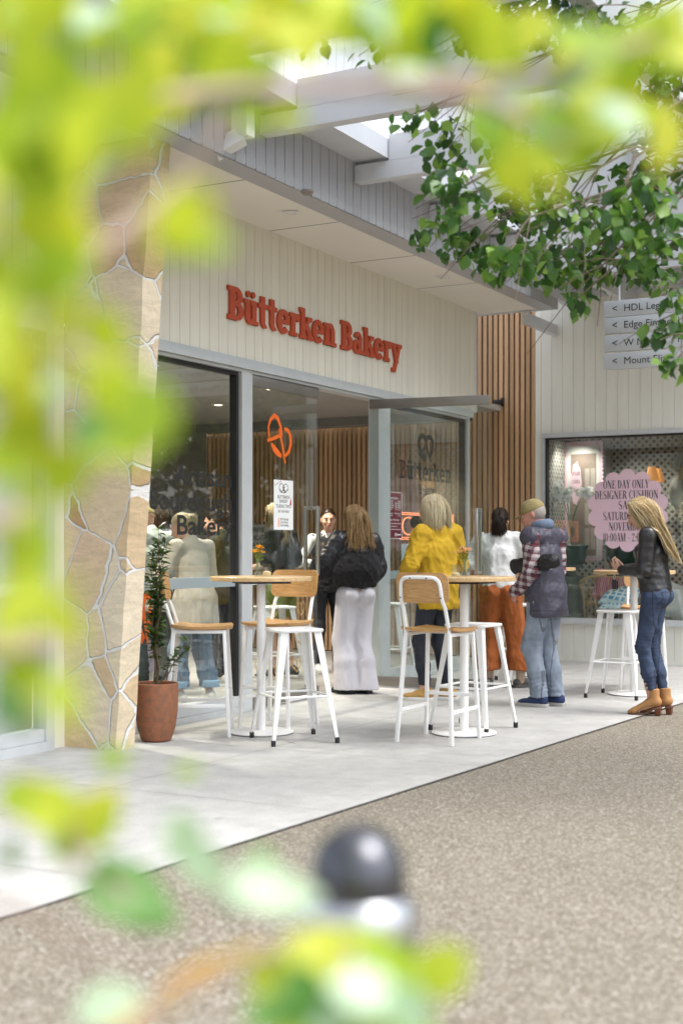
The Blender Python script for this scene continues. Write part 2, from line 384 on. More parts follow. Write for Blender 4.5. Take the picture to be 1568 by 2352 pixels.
# header, stepped aluminium
m = MB(); m.box(7.10, 13.66, -0.035, 0.09, 2.765, 2.80); m.box(7.10, 13.60, -0.055, 0.09, 2.715, 2.762); m.box(7.10, 13.55, -0.03, 0.09, 2.69, 2.713); m.build('header_frame', M_alu, BK)
def window(s0, s1, z0, z1, post0, post1, mid=True, tint=M_glass):
    o = empty('window', BK, (s0, 0, 0)); L = s1 - s0
    m = MB(); m.box(0, L, 0.03, 0.036, z0, z1); m.build('pane', tint, o)
    m = MB(); m.box(0, L, -0.03, 0.08, 0.0, 0.045); m.box(0, L, -0.015, 0.07, 0.047, z0); m.build('sill', M_alu, o)
    m = MB()
    if post0: m.box(-post0, 0.0, -0.03, 0.08, 0.001, 2.69); m.build('post', M_alu, o)
    if post1: m = MB(); m.box(L, L + post1, -0.03, 0.08, 0.001, 2.69); m.build('post', M_alu, o)
    m = MB(); m.box(0, L, 0.005, 0.06, z1, 2.69); m.box(L - 0.035, L, 0.0, 0.065, z0, z1); m.build('gasket', M_black, o)
    if mid:
        m = MB(); m.box(0, L - 0.036, 0.01, 0.055, 0.995, 1.075); m.build('mid_rail', M_alud, o)
    return o
WIN1 = window(7.10, sM1, 0.13, 2.66, 0, 0.155)
WIN2 = window(sM2, sW1, 0.13, 2.66, sM2 - sP0 - 0.1, 0.05)
def door(L, loc, rot, hs, mid):
    o = empty('door', BK, loc, rot)
    m = MB(); m.box(0, L, -0.006, 0.006, 0.10, 2.60); m.build('pane', M_glass2, o)
    m = MB(); m.box(0, L, -0.022, 0.022, 2.60, 2.685); m.build('top_rail', M_rail, o, bevel=0.002)
    m = MB(); m.box(0, L, -0.022, 0.022, 0.012, 0.10); m.build('bottom_rail', M_rail, o, bevel=0.002)
    m = MB()
    for sy in (-1, 1):
        x = L - hs
        m.box(x - .016, x + .016, sy * 0.062 - .012, sy * 0.062 + .012, 1.06, 1.66)
        for z in (1.075, 1.645): m.box(x - .014, x + .014, min(sy * .007, sy * .0498), max(sy * .007, sy * .0498), z - .014, z + .014)
    m.build('handle', M_steel, o, bevel=0.002)
    if mid:
        m = MB(); m.box(0.0, L, 0.0065, 0.0085, 1.0, 1.075); m.box(0.0, L, -0.0085, -0.0065, 1.0, 1.075); m.build('safety_band', mat('frosted band', (.42, .5, .52), .5), o)
    return o
DOOR1 = door(sD1 - sD0, (sD0 + 0.005, 0.0, 0), 0, 0.09, True)
a0 = Vector((0.269, 12.65, 0)); a1 = Vector((1.335, 12.24, 0))
pa = (a0.dot(U), -a0.dot(N) - GD); pb = (a1.dot(U), -a1.dot(N) - GD)
ang = math.atan2(pb[1] - pa[1], pb[0] - pa[0])
DOOR2 = door((a1 - a0).length, (pa[0], pa[1], 0), ang, 0.10, False)
# inside of the shop
m = MB(); m.box(6.2, 14.80, 4.25, 4.35, 0, 2.9); m.box(6.2, 6.3, 0.1, 4.249, 0, 2.9); m.build('back_wall', M_dark, BK)
m = MB(); m.box(6.31, 14.78, 0.1, 4.249, 2.90, 2.96); m.build('ceiling', M_ceil, BK)
m = MB(); m.box(14.55, 14.79, 0.7, 4.24, 2.80, 2.898); m.build('bulkhead', M_dark, BK)
m = MB(); m.add([(7.1, 0.09, 0.005), (14.8, 0.09, 0.005), (14.8, 4.24, 0.005), (7.1, 4.24, 0.005)], [(0, 1, 2, 3)])
tag(m.build('shop_floor', mat('shop floor concrete', (.30, .29, .275), .5, var=(2, .15)), loc=N * (-GD), rotz=TH), kind='structure')
for s, i in ((7.55, 0.55), (9.6, 1.3), (11.6, 1.3), (8.6, 2.6), (10.6, 2.6), (12.6, 2.6)):
    recess_light(BK, s, i, 2.899, True)
    l = bpy.data.lights.new('downlight_lamp', 'SPOT'); l.energy = 140; l.spot_size = R(110); l.spot_blend = 0.6; l.color = (1, 0.91, 0.78); l.shadow_soft_size = 0.06
    lo = bpy.data.objects.new('downlight_lamp', l); col.objects.link(lo); lo.parent = BK; lo.location = (s, i, 2.87)

# --- timber slats on the cross wall: coordinates to the right, away, up
M_slat = mat('cedar batten', (0.50, 0.315, 0.175), 0.55, var=(14, 0.22), bump=(40, 0.08), stretch=(1, 1, 0.06))
def slat_mat(m):
    t = m.node_tree; p = t.nodes['Principled BSDF']; src = p.inputs['Base Color'].links[0].from_socket
    g = t.nodes.new('ShaderNodeNewGeometry'); r = t.nodes.new('ShaderNodeMapRange'); r.inputs['To Min'].default_value = 0.8; r.inputs['To Max'].default_value = 1.15
    t.links.new(g.outputs['Random Per Island'], r.inputs[0])
    v = t.nodes.new('ShaderNodeVectorMath'); v.operation = 'SCALE'; t.links.new(src, v.inputs[0]); t.links.new(r.outputs[0], v.inputs['Scale']); t.links.new(v.outputs[0], p.inputs['Base Color'])
slat_mat(M_slat)
A1 = -(i_at(1228) + GD)
SW = thing('slat_wall', 'tall screen of vertical timber battens between bakery and boarded shop', 'wall', N * A1 + U * WS, TH - R(90))
m = MB(); x = 0.0
while x > -4.6:
    top = 4.9 if x + A1 > -6.25 else 2.80
    m.box(x - 0.044, x, 0.0, 0.045, 0.015, top); x -= 0.0672
m.build('batten', M_slat, SW, bevel=None)
m = MB(); m.box(-4.6, 0.0, 0.047, 0.12, 0.0, 5.0); m.build('backing', M_black, SW)
o = empty('wall_light', SW, (0, 0, 0))
px = i_at(1148); ax = -(px + GD) - A1
m = MB(); m.box(ax - .045, ax + .055, -0.10, -0.012, 2.985, 3.03); m.build('lamp_body', M_black, o, bevel=.003)
m = MB(); m.box(ax + .01, ax + .05, -0.011, -0.001, 2.96, 3.06); m.build('bracket', M_black, o)

# --- right-hand shop
A2 = -3.05
RS = thing('shop_building', 'cream boarded gift shop with a wide display window beyond the battens', 'shop', N * A1 + U * WS, TH - R(90))
LR = A2 - A1                      # local x runs from 0 (slats) to LR
zt, zb = 2.62, 0.50
m = MB(); boards(m, 0.004, LR, -0.002, zt, 6.4, off=0.07, th=0.16); m.build('upper_boards', M_rcream, RS)
m = MB(); boards(m, 0.004, LR, -0.002, 0.03, zb - 0.07, off=0.07, th=0.16); m.box(0.01, LR, -0.012, 0.1, 0.0, 0.03); m.build('lower_boards', M_rcream, RS)
m = MB(); m.box(0.003, 0.075, -0.001, 0.16, zb - 0.07, zt - .001); m.build('wall_strip', M_rcream, RS)
o = empty('window', RS, (0.078, 0, 0)); WL = LR - 0.078 - 0.12
m = MB(); m.box(0.05, WL, 0.05, 0.056, zb, zt - 0.06); m.build('pane', M_glass, o); RWIN = o
m = MB(); m.box(0, WL, -0.03, 0.12, zt - 0.055, zt - .002); m.box(0, 0.045, -0.015, 0.12, zb, zt - 0.056); m.box(WL, WL + .11, -0.012, 0.12, zb, zt - .056); m.build('frame', M_alu, o)
m = MB(); m.box(0.046, 0.062, 0.0, 0.09, zb, zt - .058); m.box(0.063, WL, 0.0, 0.09, zt - .075, zt - .0555); m.build('gasket', M_black, o)
m = MB(); m.box(0, WL + .11, -0.055, 0.12, zb - 0.068, zb - 0.005); m.build('sill', M_alu, o)
# canopy of the right-hand shop
m = MB(); m.box(0.35, LR, -1.6, -0.004, 4.25, 4.35); m.box(0.3, LR, -1.7, -1.605, 4.05, 4.35)
for k in range(4): m.box(0.5 + k * .62, 0.58 + k * .62, -1.6, -0.01, 4.0, 4.245)
m.build('canopy', M_beam, RS)
m = MB(); m.box(0.20, 0.27, -0.95, -0.006, 3.74, 3.86); m.build('bracket', M_beam, RS)

# --- neighbour to the left of the stone pier
NB = thing('shop_window', 'aluminium framed window of the neighbouring shop left of the stone pier', 'window', F(2.6, 0), TH)
sE = s_at(118) - 2.6
m = MB(); m.box(0, sE - .08, 0.03, 0.036, 0.14, 2.68); m.build('pane', glass_mat('neighbour glass', (.93, .96, .95)), NB)
m = MB(); m.box(0, sE, -.03, .08, 0, .06); m.box(0, sE - .081, -.015, .07, .062, .14); m.box(sE - .08, sE, -.03, .08, .061, 2.80); m.box(0, sE - .081, -.04, .07, 2.68, 2.795); m.box(0, sE - .082, .01, .06, 1.0, 1.075)
m.build('frame', M_alu, NB)
m = MB(); m.box(sE + .002, 6.895 - 2.6, 0.0, 0.1, 0, 2.795); m.build('side_panel', M_cream, NB)
m = MB(); m.box(-.2, sE + .1, 0.25, 0.3, 0.0, 2.795); m.build('blind', mat('pale blind', (.66, .66, .62), .8, var=(1, .06)), NB)

# --- stone pier
def stone():
    m = bpy.data.materials.new('sandstone crazy paving'); m.use_nodes = True; t = m.node_tree; p = t.nodes['Principled BSDF']; p.inputs['Roughness'].default_value = 0.75
    tc = t.nodes.new('ShaderNodeTexCoord'); mp = t.nodes.new('ShaderNodeMapping'); mp.inputs['Scale'].default_value = (0.55, 1.0, 0.85); mp.inputs['Location'].default_value = (3.3, 1.7, 0.35)
    t.links.new(tc.outputs['Object'], mp.inputs[0])
    wz = t.nodes.new('ShaderNodeTexNoise'); wz.inputs['Scale'].default_value = 9; wz.inputs['Detail'].default_value = 3; t.links.new(mp.outputs[0], wz.inputs['Vector'])
    ad = t.nodes.new('ShaderNodeVectorMath'); ad.operation = 'MULTIPLY_ADD'; t.links.new(wz.outputs['Color'], ad.inputs[0]); ad.inputs[1].default_value = (.05, .05, .05); t.links.new(mp.outputs[0], ad.inputs[2])
    v = t.nodes.new('ShaderNodeTexVoronoi'); v.inputs['Scale'].default_value = 3.1; e = t.nodes.new('ShaderNodeTexVoronoi'); e.inputs['Scale'].default_value = 3.1; e.feature = 'DISTANCE_TO_EDGE'
    for n in (v, e): t.links.new(ad.outputs[0], n.inputs['Vector'])
    sp = t.nodes.new('ShaderNodeSeparateColor'); t.links.new(v.outputs['Color'], sp.inputs[0])
    rp = t.nodes.new('ShaderNodeValToRGB'); cr = rp.color_ramp
    cs = [(0, (.47, .31, .16)), (.25, (.64, .49, .31)), (.55, (.70, .59, .42)), (.8, (.73, .63, .48)), (1, (.66, .50, .34))]
    cr.elements[0].color = (*cs[0][1], 1); cr.elements[1].color = (*cs[-1][1], 1)
    for a, c in cs[1:-1]: cr.elements.new(a).color = (*c, 1)
    t.links.new(sp.outputs[1], rp.inputs[0])
    # sedimentary veins
    mp2 = t.nodes.new('ShaderNodeMapping'); mp2.inputs['Scale'].default_value = (1.2, 1.2, 5.0); mp2.inputs['Rotation'].default_value = (.5, .3, 0); t.links.new(tc.outputs['Object'], mp2.inputs[0])
    n2 = t.nodes.new('ShaderNodeTexNoise'); n2.inputs['Scale'].default_value = 4; n2.inputs['Detail'].default_value = 9; n2.inputs['Roughness'].default_value = .7; n2.inputs['Distortion'].default_value = 1.2; t.links.new(mp2.outputs[0], n2.inputs['Vector'])
    r2 = t.nodes.new('ShaderNodeMapRange'); r2.inputs['From Min'].default_value = .3; r2.inputs['From Max'].default_value = .7; r2.inputs['To Min'].default_value = .80; r2.inputs['To Max'].default_value = 1.12; t.links.new(n2.outputs['Fac'], r2.inputs[0])
    vm = t.nodes.new('ShaderNodeVectorMath'); vm.operation = 'SCALE'; t.links.new(rp.outputs[0], vm.inputs[0]); t.links.new(r2.outputs[0], vm.inputs['Scale'])
    ed = t.nodes.new('ShaderNodeMapRange'); ed.inputs['From Min'].default_value = .014; ed.inputs['From Max'].default_value = .028; t.links.new(e.outputs['Distance'], ed.inputs[0])
    mx = t.nodes.new('ShaderNodeMix'); mx.data_type = 'RGBA'; mx.inputs[6].default_value = (.72, .71, .685, 1); t.links.new(ed.outputs[0], mx.inputs['Factor']); t.links.new(vm.outputs[0], mx.inputs[7])
    t.links.new(mx.outputs[2], p.inputs['Base Color'])
    n4 = t.nodes.new('ShaderNodeTexNoise'); n4.inputs['Scale'].default_value = 30; n4.inputs['Detail'].default_value = 8; t.links.new(tc.outputs['Object'], n4.inputs['Vector'])
    h = t.nodes.new('ShaderNodeMath'); h.operation = 'MULTIPLY_ADD'; t.links.new(n4.outputs['Fac'], h.inputs[0]); h.inputs[1].default_value = .5; t.links.new(ed.outputs[0], h.inputs[2])
    b = t.nodes.new('ShaderNodeBump'); b.inputs['Strength'].default_value = .9; b.inputs['Distance'].default_value = .014; t.links.new(h.outputs[0], b.inputs['Height']); t.links.new(b.outputs[0], p.inputs['Normal'])
    return m
m = MB()
z1 = 3.895; i0, i1 = -0.415, -0.415 - (0.275 / 3.69) * z1
vs = []
NZ = 26
for k in range(NZ + 1):
    z = z1 * k / NZ; io = i0 + (i1 - i0) * k / NZ
    j = 0.005 * math.sin(k * 2.3) + 0.004 * math.sin(k * 5.1)
    vs += [(0, -0.001, z), (0, io + j, z), (0.197 + j * .5, io + j * .7, z), (0.197, -0.001, z)]
fs = [(3, 2, 1, 0), tuple(NZ * 4 + q for q in range(4))]
for k in range(NZ):
    for q in range(4): fs.append((k * 4 + q, k * 4 + (q + 1) % 4, k * 4 + 4 + (q + 1) % 4, k * 4 + 4 + q))
m.add(vs, fs)
o = m.build('stone_pier', stone(), None, F(6.897, 0), TH)
tag(o, 'sandstone crazy paved pier flaring wider towards the canopy', 'pier')

# --- pergola over the pavement
PG = thing('pergola', 'pale grey steel pergola of deep beams fixed to the bakery canopy', 'pergola', N * (-GD), TH)
for k in range(-2, 6):
    s = 7.934 + 1.388 * k
    m = MB(); m.box(s - .05, s + .05, -3.5, -0.884, 4.14, 4.27)
    m.box(s - .05, s + .05, -3.5, -1.18, 4.272, 4.47); m.build('beam', M_beam, PG)
m = MB(); m.box(4.6, 15.0, -3.62, -3.505, 4.12, 4.48); m.build('edge_beam', M_beam, PG)
for i in (-1.95, -2.7):
    m = MB(); m.box(4.6, 15.0, i - .03, i + .03, 4.475, 4.56); m.build('purlin', M_white, PG)
m = MB(); m.box(4.6, 15.0, -3.6, -1.19, 4.565, 4.575); m.build('roof_sheet', glass_mat('roof glazing', (.84, .86, .88)), PG)
# downpipe at the canopy corner
m = MB(); m.box(-.05, .05, -.12, 0.0, .12, .52); m.bar((0, -.055, .13), (-.10, .10, .02), .10, .09, (1, 0, 0))
sdp = s_at(558, -.96)
DP = thing('downpipe', 'short white square downpipe kinked under the canopy edge', 'pipe', F(sdp, -.9, 3.9), TH)
o = m.build('pipe', M_white, DP)
# ================================================================== FURNITURE
def wood(name, c1, c2, sc_=(3, 40, 40), rough=0.4):
    m = bpy.data.materials.new(name); m.use_nodes = True; t = m.node_tree; p = t.nodes['Principled BSDF']; p.inputs['Roughness'].default_value = rough
    tc = t.nodes.new('ShaderNodeTexCoord'); mp = t.nodes.new('ShaderNodeMapping'); mp.inputs['Scale'].default_value = sc_
    t.links.new(tc.outputs['Object'], mp.inputs[0])
    n = t.nodes.new('ShaderNodeTexNoise'); n.inputs['Scale'].default_value = 3.0; n.inputs['Detail'].default_value = 8; n.inputs['Distortion'].default_value = 0.6
    t.links.new(mp.outputs[0], n.inputs['Vector'])
    rp = t.nodes.new('ShaderNodeValToRGB'); rp.color_ramp.elements[0].color = (*c1, 1); rp.color_ramp.elements[1].color = (*c2, 1)
    rp.color_ramp.elements[0].position = 0.3; rp.color_ramp.elements[1].position = 0.66
    t.links.new(n.outputs['Fac'], rp.inputs[0]); t.links.new(rp.outputs[0], p.inputs['Base Color'])
    return m
M_oak = wood('oak veneer', (0.36, 0.185, 0.065), (0.56, 0.33, 0.13))
M_top = wood('oak table top', (0.48, 0.31, 0.15), (0.70, 0.50, 0.27), (4, 26, 26), 0.3)
M_chair = mat('chipped white enamel', (0.80, 0.80, 0.79), 0.35, var=(5, 0.05))
def chips(m, c=(.20, .17, .15), th=.70):
    t = m.node_tree; p = t.nodes['Principled BSDF']; src = p.inputs['Base Color'].links[0].from_socket; tc = t.nodes.new('ShaderNodeTexCoord'); n = t.nodes.new('ShaderNodeTexNoise'); n.inputs['Scale'].default_value = 34; n.inputs['Detail'].default_value = 5; n.inputs['Roughness'].default_value = .7; t.links.new(tc.outputs['Object'], n.inputs['Vector'])
    g = t.nodes.new('ShaderNodeMath'); g.operation = 'GREATER_THAN'; g.inputs[1].default_value = th; t.links.new(n.outputs['Fac'], g.inputs[0]); mx = t.nodes.new('ShaderNodeMix'); mx.data_type = 'RGBA'; mx.inputs[7].default_value = (*c, 1); t.links.new(g.outputs[0], mx.inputs['Factor']); t.links.new(src, mx.inputs[6]); t.links.new(mx.outputs[2], p.inputs['Base Color'])
chips(M_chair)
M_rub = mat('black rubber', (0.015, 0.015, 0.016), 0.7)
M_plate = mat('black steel plate', (0.02, 0.02, 0.022), 0.5)

def rrect(hx, hy, r, n=5):
    ps = []
    for cx, cy_, a0 in ((hx - r, hy - r, 0), (-hx + r, hy - r, 90), (-hx + r, -hy + r, 180), (hx - r, -hy + r, 270)):
        for k in range(n + 1):
            a = R(a0 + 90 * k / n); ps.append((cx + r * math.cos(a), cy_ + r * math.sin(a)))
    return ps
def loft(mb, rings, cap=True):
    n = len(rings[0]); vs = [p for r in rings for p in r]; fs = []
    for j in range(len(rings) - 1):
        for q in range(n): fs.append((j * n + q, j * n + (q + 1) % n, (j + 1) * n + (q + 1) % n, (j + 1) * n + q))
    if cap: fs += [tuple(range(n - 1, -1, -1)), tuple((len(rings) - 1) * n + q for q in range(n))]
    return mb.add(vs, fs)
def make_stool():
    t = thing('bar_stool', 'white metal bar stool', 'stool')
    m = MB(); rings = []
    for hx, r, z in ((.158, .05, .736), (.163, .05, .738), (.166, .05, .750), (.162, .05, .757), (.152, .045, .757), (.12, .04, .752), (.06, .03, .748), (.004, .003, .747)):
        rings.append([(x, y, z) for x, y in rrect(hx, hx, r)])
    loft(m, rings); m.build('seat', M_chair, t, smooth=True)
    for sx in (-1, 1):
        for sy in (-1, 1):
            lg = MB(); rs = []
            for z, d, f, th in ((.745, .142, .054, .004), (.62, .158, .047, .004), (.30, .199, .034, .004), (.035, .232, .021, .004)):
                c = Vector((sx * d, sy * d, z))
                pr = [(0, 0), (-f, 0), (-f, -th), (-th, -th), (-th, -f), (0, -f)]
                ring = [(c.x + sx * px, c.y + sy * py, z) for px, py in pr]
                rs.append(ring)
            n = 6; loft(lg, rs)
            if sx * sy < 0: lg.f = [tuple(reversed(f)) for f in lg.f]
            o = lg.build('leg', M_chair, t)
            fb = MB(); fb.box(-.013, .013, -.013, .013, 0.0, .040); k = fb.build('rubber_foot', M_rub, o, (sx * .2245, sy * .2245, 0), bevel=.003)
    d = .192
    for q in range(4):
        a = [(-d, -d), (d, -d), (d, d), (-d, d)][q]; b = [(d, -d), (d, d), (-d, d), (-d, -d)][q]
        m = MB(); m.tube([(*a, .31), (*b, .31)], .0085, 8); m.build('foot_rail', M_chair, t, smooth=True)
    return t
def make_chair():
    t = thing('bar_chair', 'white framed bar chair with oak seat and back', 'chair')
    # seat: a saddle of veneer
    m = MB(); nx, ny = 12, 8; hx, hy = .208, .212
    def sz(u, v): return .752 + .014 * (abs(u) ** 2.2) - .008 * (1 - v * v) + (.010 * max(0, -v) ** 2)
    top = []; bot = []
    for j in range(ny + 1):
        for i in range(nx + 1):
            u = -1 + 2 * i / nx; v = -1 + 2 * j / ny
            k = 1 - .10 * max(0, abs(v) - .5) ** 1.5 * 2; kk = 1 - .10 * max(0, abs(u) - .6) ** 1.5 * 3
            x = u * hx * k; y = v * hy * kk
            top.append((x, y, sz(u, v))); bot.append((x * .985, y * .985, sz(u, v) - .019))
    q = (nx + 1) * (ny + 1); fs = []
    for j in range(ny):
        for i in range(nx):
            a = j * (nx + 1) + i; fs.append((a, a + 1, a + nx + 2, a + nx + 1)); fs.append((q + a, q + a + nx + 1, q + a + nx + 2, q + a + 1))
    rim = [i for i in range(nx + 1)] + [(j + 1) * (nx + 1) + nx for j in range(ny)] + [ny * (nx + 1) + nx - 1 - i for i in range(nx)] + [(ny - 1 - j) * (nx + 1) for j in range(ny - 1)]
    for k in range(len(rim)):
        a, b = rim[k], rim[(k + 1) % len(rim)]; fs.append((b, a, q + a, q + b))
    m.add(top + bot, fs); m.build('seat', M_oak, t, smooth=True, angle=50)
    # backrest: curved panel with rounded corners
    m = MB(); ps = rrect(.190, .100, .045, 6); fr = []; bk = []
    def yb(x): return -.245 - .028 * (1 - (x / .19) ** 2)
    ring_in = []
    nn = len(ps)
    rings = []
    for sc_ in (0.0, .35, .7, 1.0):
        rings.append([(x * sc_, z * sc_) for x, z in ps])
    def tilt(z): return -(z) * .16
    vs = []; fs = []
    for side, off in ((0, .0), (1, -.018)):
        for rg in rings: vs += [(x, yb(x) + off + tilt(z), 1.035 + z) for x, z in rg]
    L = len(rings) * nn
    for k in range(len(rings) - 1):
        for p_ in range(nn):
            a = k * nn + p_; b = k * nn + (p_ + 1) % nn
            fs.append((a, a + nn, b + nn, b)); fs.append((L + a, L + b, L + b + nn, L + a + nn))
    e = (len(rings) - 1) * nn
    for p_ in range(nn):
        a = e + p_; b = e + (p_ + 1) % nn; fs.append((a, L + a, L + b, b))
    m.add(vs, fs); m.build('backrest', M_oak, t, smooth=True, angle=50)
    W_ = .024
    for sx in (-1, 1):
        m = MB(); m.bar((sx * .203, .203, .0), (sx * .168, .165, .735), W_, W_, (0, 1, 0)); m.build('leg', M_chair, t, bevel=.003)
        m = MB(); m.bar((sx * .203, -.235, .0), (sx * .160, -.180, .735), W_, W_ * 1.1, (0, 1, 0)); m.build('leg', M_chair, t, bevel=.003)
        m = MB(); m.bar((sx * .192, -.219, .215), (sx * .192, .193, .215), .012, .026); m.build('stretcher', M_chair, t, bevel=.002)
        m = MB(); m.bar((sx * .160, -.175, .722), (sx * .166, .160, .722), .022, .024); m.build('seat_rail', M_chair, t, bevel=.002)
    m = MB(); m.bar((-.19, .190, .295), (.19, .190, .295), .012, .026); m.build('stretcher', M_chair, t, bevel=.002)
    m = MB(); m.bar((-.166, .163, .722), (.166, .163, .722), .022, .024); m.build('seat_rail', M_chair, t, bevel=.002)
    m = MB(); pts = []
    def bk_(x, z): return (x, yb(x) - .030 + tilt(z - 1.035) + (0.0 if z > 1.0 else 0), z)
    left = [(-.160, -.182, .72), (-.158, -.195, .78), (-.155, -.235, .90), bk_(-.150, .96), bk_(-.146, 1.02), bk_(-.143, 1.055), bk_(-.135, 1.08), bk_(-.115, 1.098), bk_(-.09, 1.104)]
    pts = left + [bk_(0, 1.106)] + [(-x, y, z) for x, y, z in reversed(left)]
    m.tube(pts, .0135, 8); m.build('back_frame', M_chair, t, smooth=True)
    for sx, z in ((-1, 1.10), (1, 1.10), (-1, .97), (1, .97)):
        x = sx * (.06 if z > 1 else .148); p_ = bk_(x, z)
        m = MB(); m.ball((p_[0], p_[1] - .013, p_[2]), (.006, .004, .006), 8, 5); m.build('screw', M_rub, t, smooth=True)
    return t
def make_table():
    t = thing('bar_table', 'round oak topped bar table on a white column', 'table')
    m = MB(); m.lathe([(0.0, 1.068), (.352, 1.068), (.357, 1.072), (.358, 1.094), (.354, 1.099), (0.0, 1.1)], 64); m.build('table_top', M_top, t, smooth=True)
    m = MB(); m.box(-.17, .17, -.17, .17, 1.05, 1.066); m.build('mounting_plate', M_plate, t)
    m = MB(); m.lathe([(.031, .018), (.031, 1.049)], 24); m.build('column', M_chair, t, smooth=True)
    m = MB(); m.lathe([(0.0, .0), (.222, .0), (.222, .005)], 48); m.build('base_pad', M_rub, t)
    m = MB(); m.lathe([(.226, .0055), (.228, .012), (.22, .016), (.05, .022), (.033, .024), (0, .024)], 56); m.build('base_plate', M_chair, t, smooth=True)
    return t
def rz(fx, fy): return math.atan2(fy, fx) - math.pi / 2
stool0, chair0, table0 = make_stool(), make_chair(), make_table()
us, uc, ut = [], [], []
G_s, G_c, G_t = 'white metal stools around the bar tables', 'oak backed chairs at the bar tables', 'round bar tables along the shopfront'
stool0['group'] = G_s; chair0['group'] = G_c; table0['group'] = G_t
T1 = Vector((-.563, 9.48, 0)); T2 = Vector((.856, 9.44, 0)); T3 = Vector((2.588, 11.96, 0)); T4 = Vector((2.02, 13.75, 0))
place(table0, ut, T1, .3, 'round oak bar table nearest the terracotta pot, flowers and sugar jar on top')
place(table0, ut, T2, 1.1, 'round oak bar table in front of the open glass door and mustard sweatshirt')
place(table0, ut, T3, 2.0, 'round oak bar table behind the woman in the black leather jacket')
place(table0, ut, T4, 0.7, 'round oak bar table by the timber battens, mostly hidden behind the capped man')
place(chair0, uc, (-.973, 9.44, 0), rz(.995, .02), 'oak backed bar chair seen side on beside the terracotta pot')
place(chair0, uc, (-.465, 9.85, 0), rz(-.45, -.89), 'oak backed bar chair facing us behind the left table column')
place(chair0, uc, (.662, 9.13, 0), rz(.5, .866), 'oak backed bar chair seen from behind, closest to the middle of the pavement')
place(chair0, uc, (2.78, 12.42, 0), rz(-.25, -.97), 'oak backed bar chair half hidden behind the leather jacket woman')
place(stool0, us, (-.32, 9.11, 0), R(22), 'backless white stool in front of the left table, nearest the camera')
place(stool0, us, (.945, 9.69, 0), R(-34), 'backless white stool tucked behind the table with the rear view chair')
place(stool0, us, (2.42, 11.78, 0), R(-30), 'backless white stool beside the leather jacket woman, under the shop window')
place(stool0, us, (1.78, 13.10, 0), R(10), 'backless white stool between the rust trousers and the capped man')
place(stool0, us, (.46, 13.35, 0), R(-15), 'backless white stool inside the glass right of the doorway')
place(stool0, us, (-.62, 12.55, 0), R(25), 'backless white stool inside, behind the blazer woman')

# --- things on the tables
M_clear = glass_mat('clear glass', (.93, .96, .95), .06)
M_sugar = mat('raw sugar', (.62, .50, .30), .9, var=(300, .2), bump=(300, .4, .002))
M_stem = mat('flower stem', (.10, .19, .05), .6)
M_pet = leaf_mat('petals', [rgb('e8a020'), rgb('f2c230'), rgb('d86018'), rgb('f0d860'), rgb('c8687a')], .35, .2)
M_pet2 = leaf_mat('pink petals', [rgb('e8a0a0'), rgb('f0c8b8'), rgb('d88078'), rgb('e8d8a0'), rgb('d0b0c8')], .35, .2)
M_gleaf = leaf_mat('sprig leaves', [rgb('5c7a30'), rgb('8aa048'), rgb('486828')], .35, .3)
M_water = mat('water', (.75, .8, .78), .05, trans=.9)
def leaf_np(n, size, rng, wid=.36, fold=.10):
    """n leaves in a unit frame: arrays of 8 vertices (base, L1, L2, tip, R2, R1, m1, m2)"""
    w = wid
    base = np.array([[0, 0, 0], [-w * .8, .28, fold * .8], [-w * .85, .6, fold * .7], [0, 1, -.08], [w * .85, .6, fold * .7], [w * .8, .28, fold * .8], [0, .3, .0], [0, .65, -.01]], np.float32)
    return base[None] * np.asarray(size)[:, None, None]
LEAF_F = np.array([[0, 6, 1, 1], [6, 7, 2, 1], [7, 3, 2, 2], [0, 5, 6, 6], [5, 4, 7, 6], [4, 3, 7, 7]])
LEAF_T = np.array([[0, 6, 1], [1, 6, 7], [1, 7, 2], [2, 7, 3], [0, 5, 6], [6, 5, 4], [6, 4, 7], [7, 4, 3]])
def orient(d, up):
    """rotation matrices with y along d and z near up; arrays (n,3)"""
    y = d / np.linalg.norm(d, axis=1, keepdims=True); x = np.cross(y, up); x /= (np.linalg.norm(x, axis=1, keepdims=True) + 1e-9); z = np.cross(x, y)
    return np.stack([x, y, z], axis=2)
def leaves_mesh(name, P, D, S, m, parent, wid=.36, rng=None, up=None, fold=.10, loc=None):
    rng = rng or np.random.default_rng(1); n = len(P)
    if up is None: up = np.tile([0, 0, 1.0], (n, 1)) + rng.normal(0, .45, (n, 3))
    Rm = orient(np.asarray(D, float), up); V = leaf_np(n, S, rng, wid, fold)
    V = np.einsum('nij,nkj->nki', Rm, V) + np.asarray(P)[:, None, :]
    Fq = (LEAF_T[None] + (np.arange(n) * 8)[:, None, None]).reshape(-1, 3)
    return np_mesh(name, V.reshape(-1, 3), Fq, m, parent, True, loc)
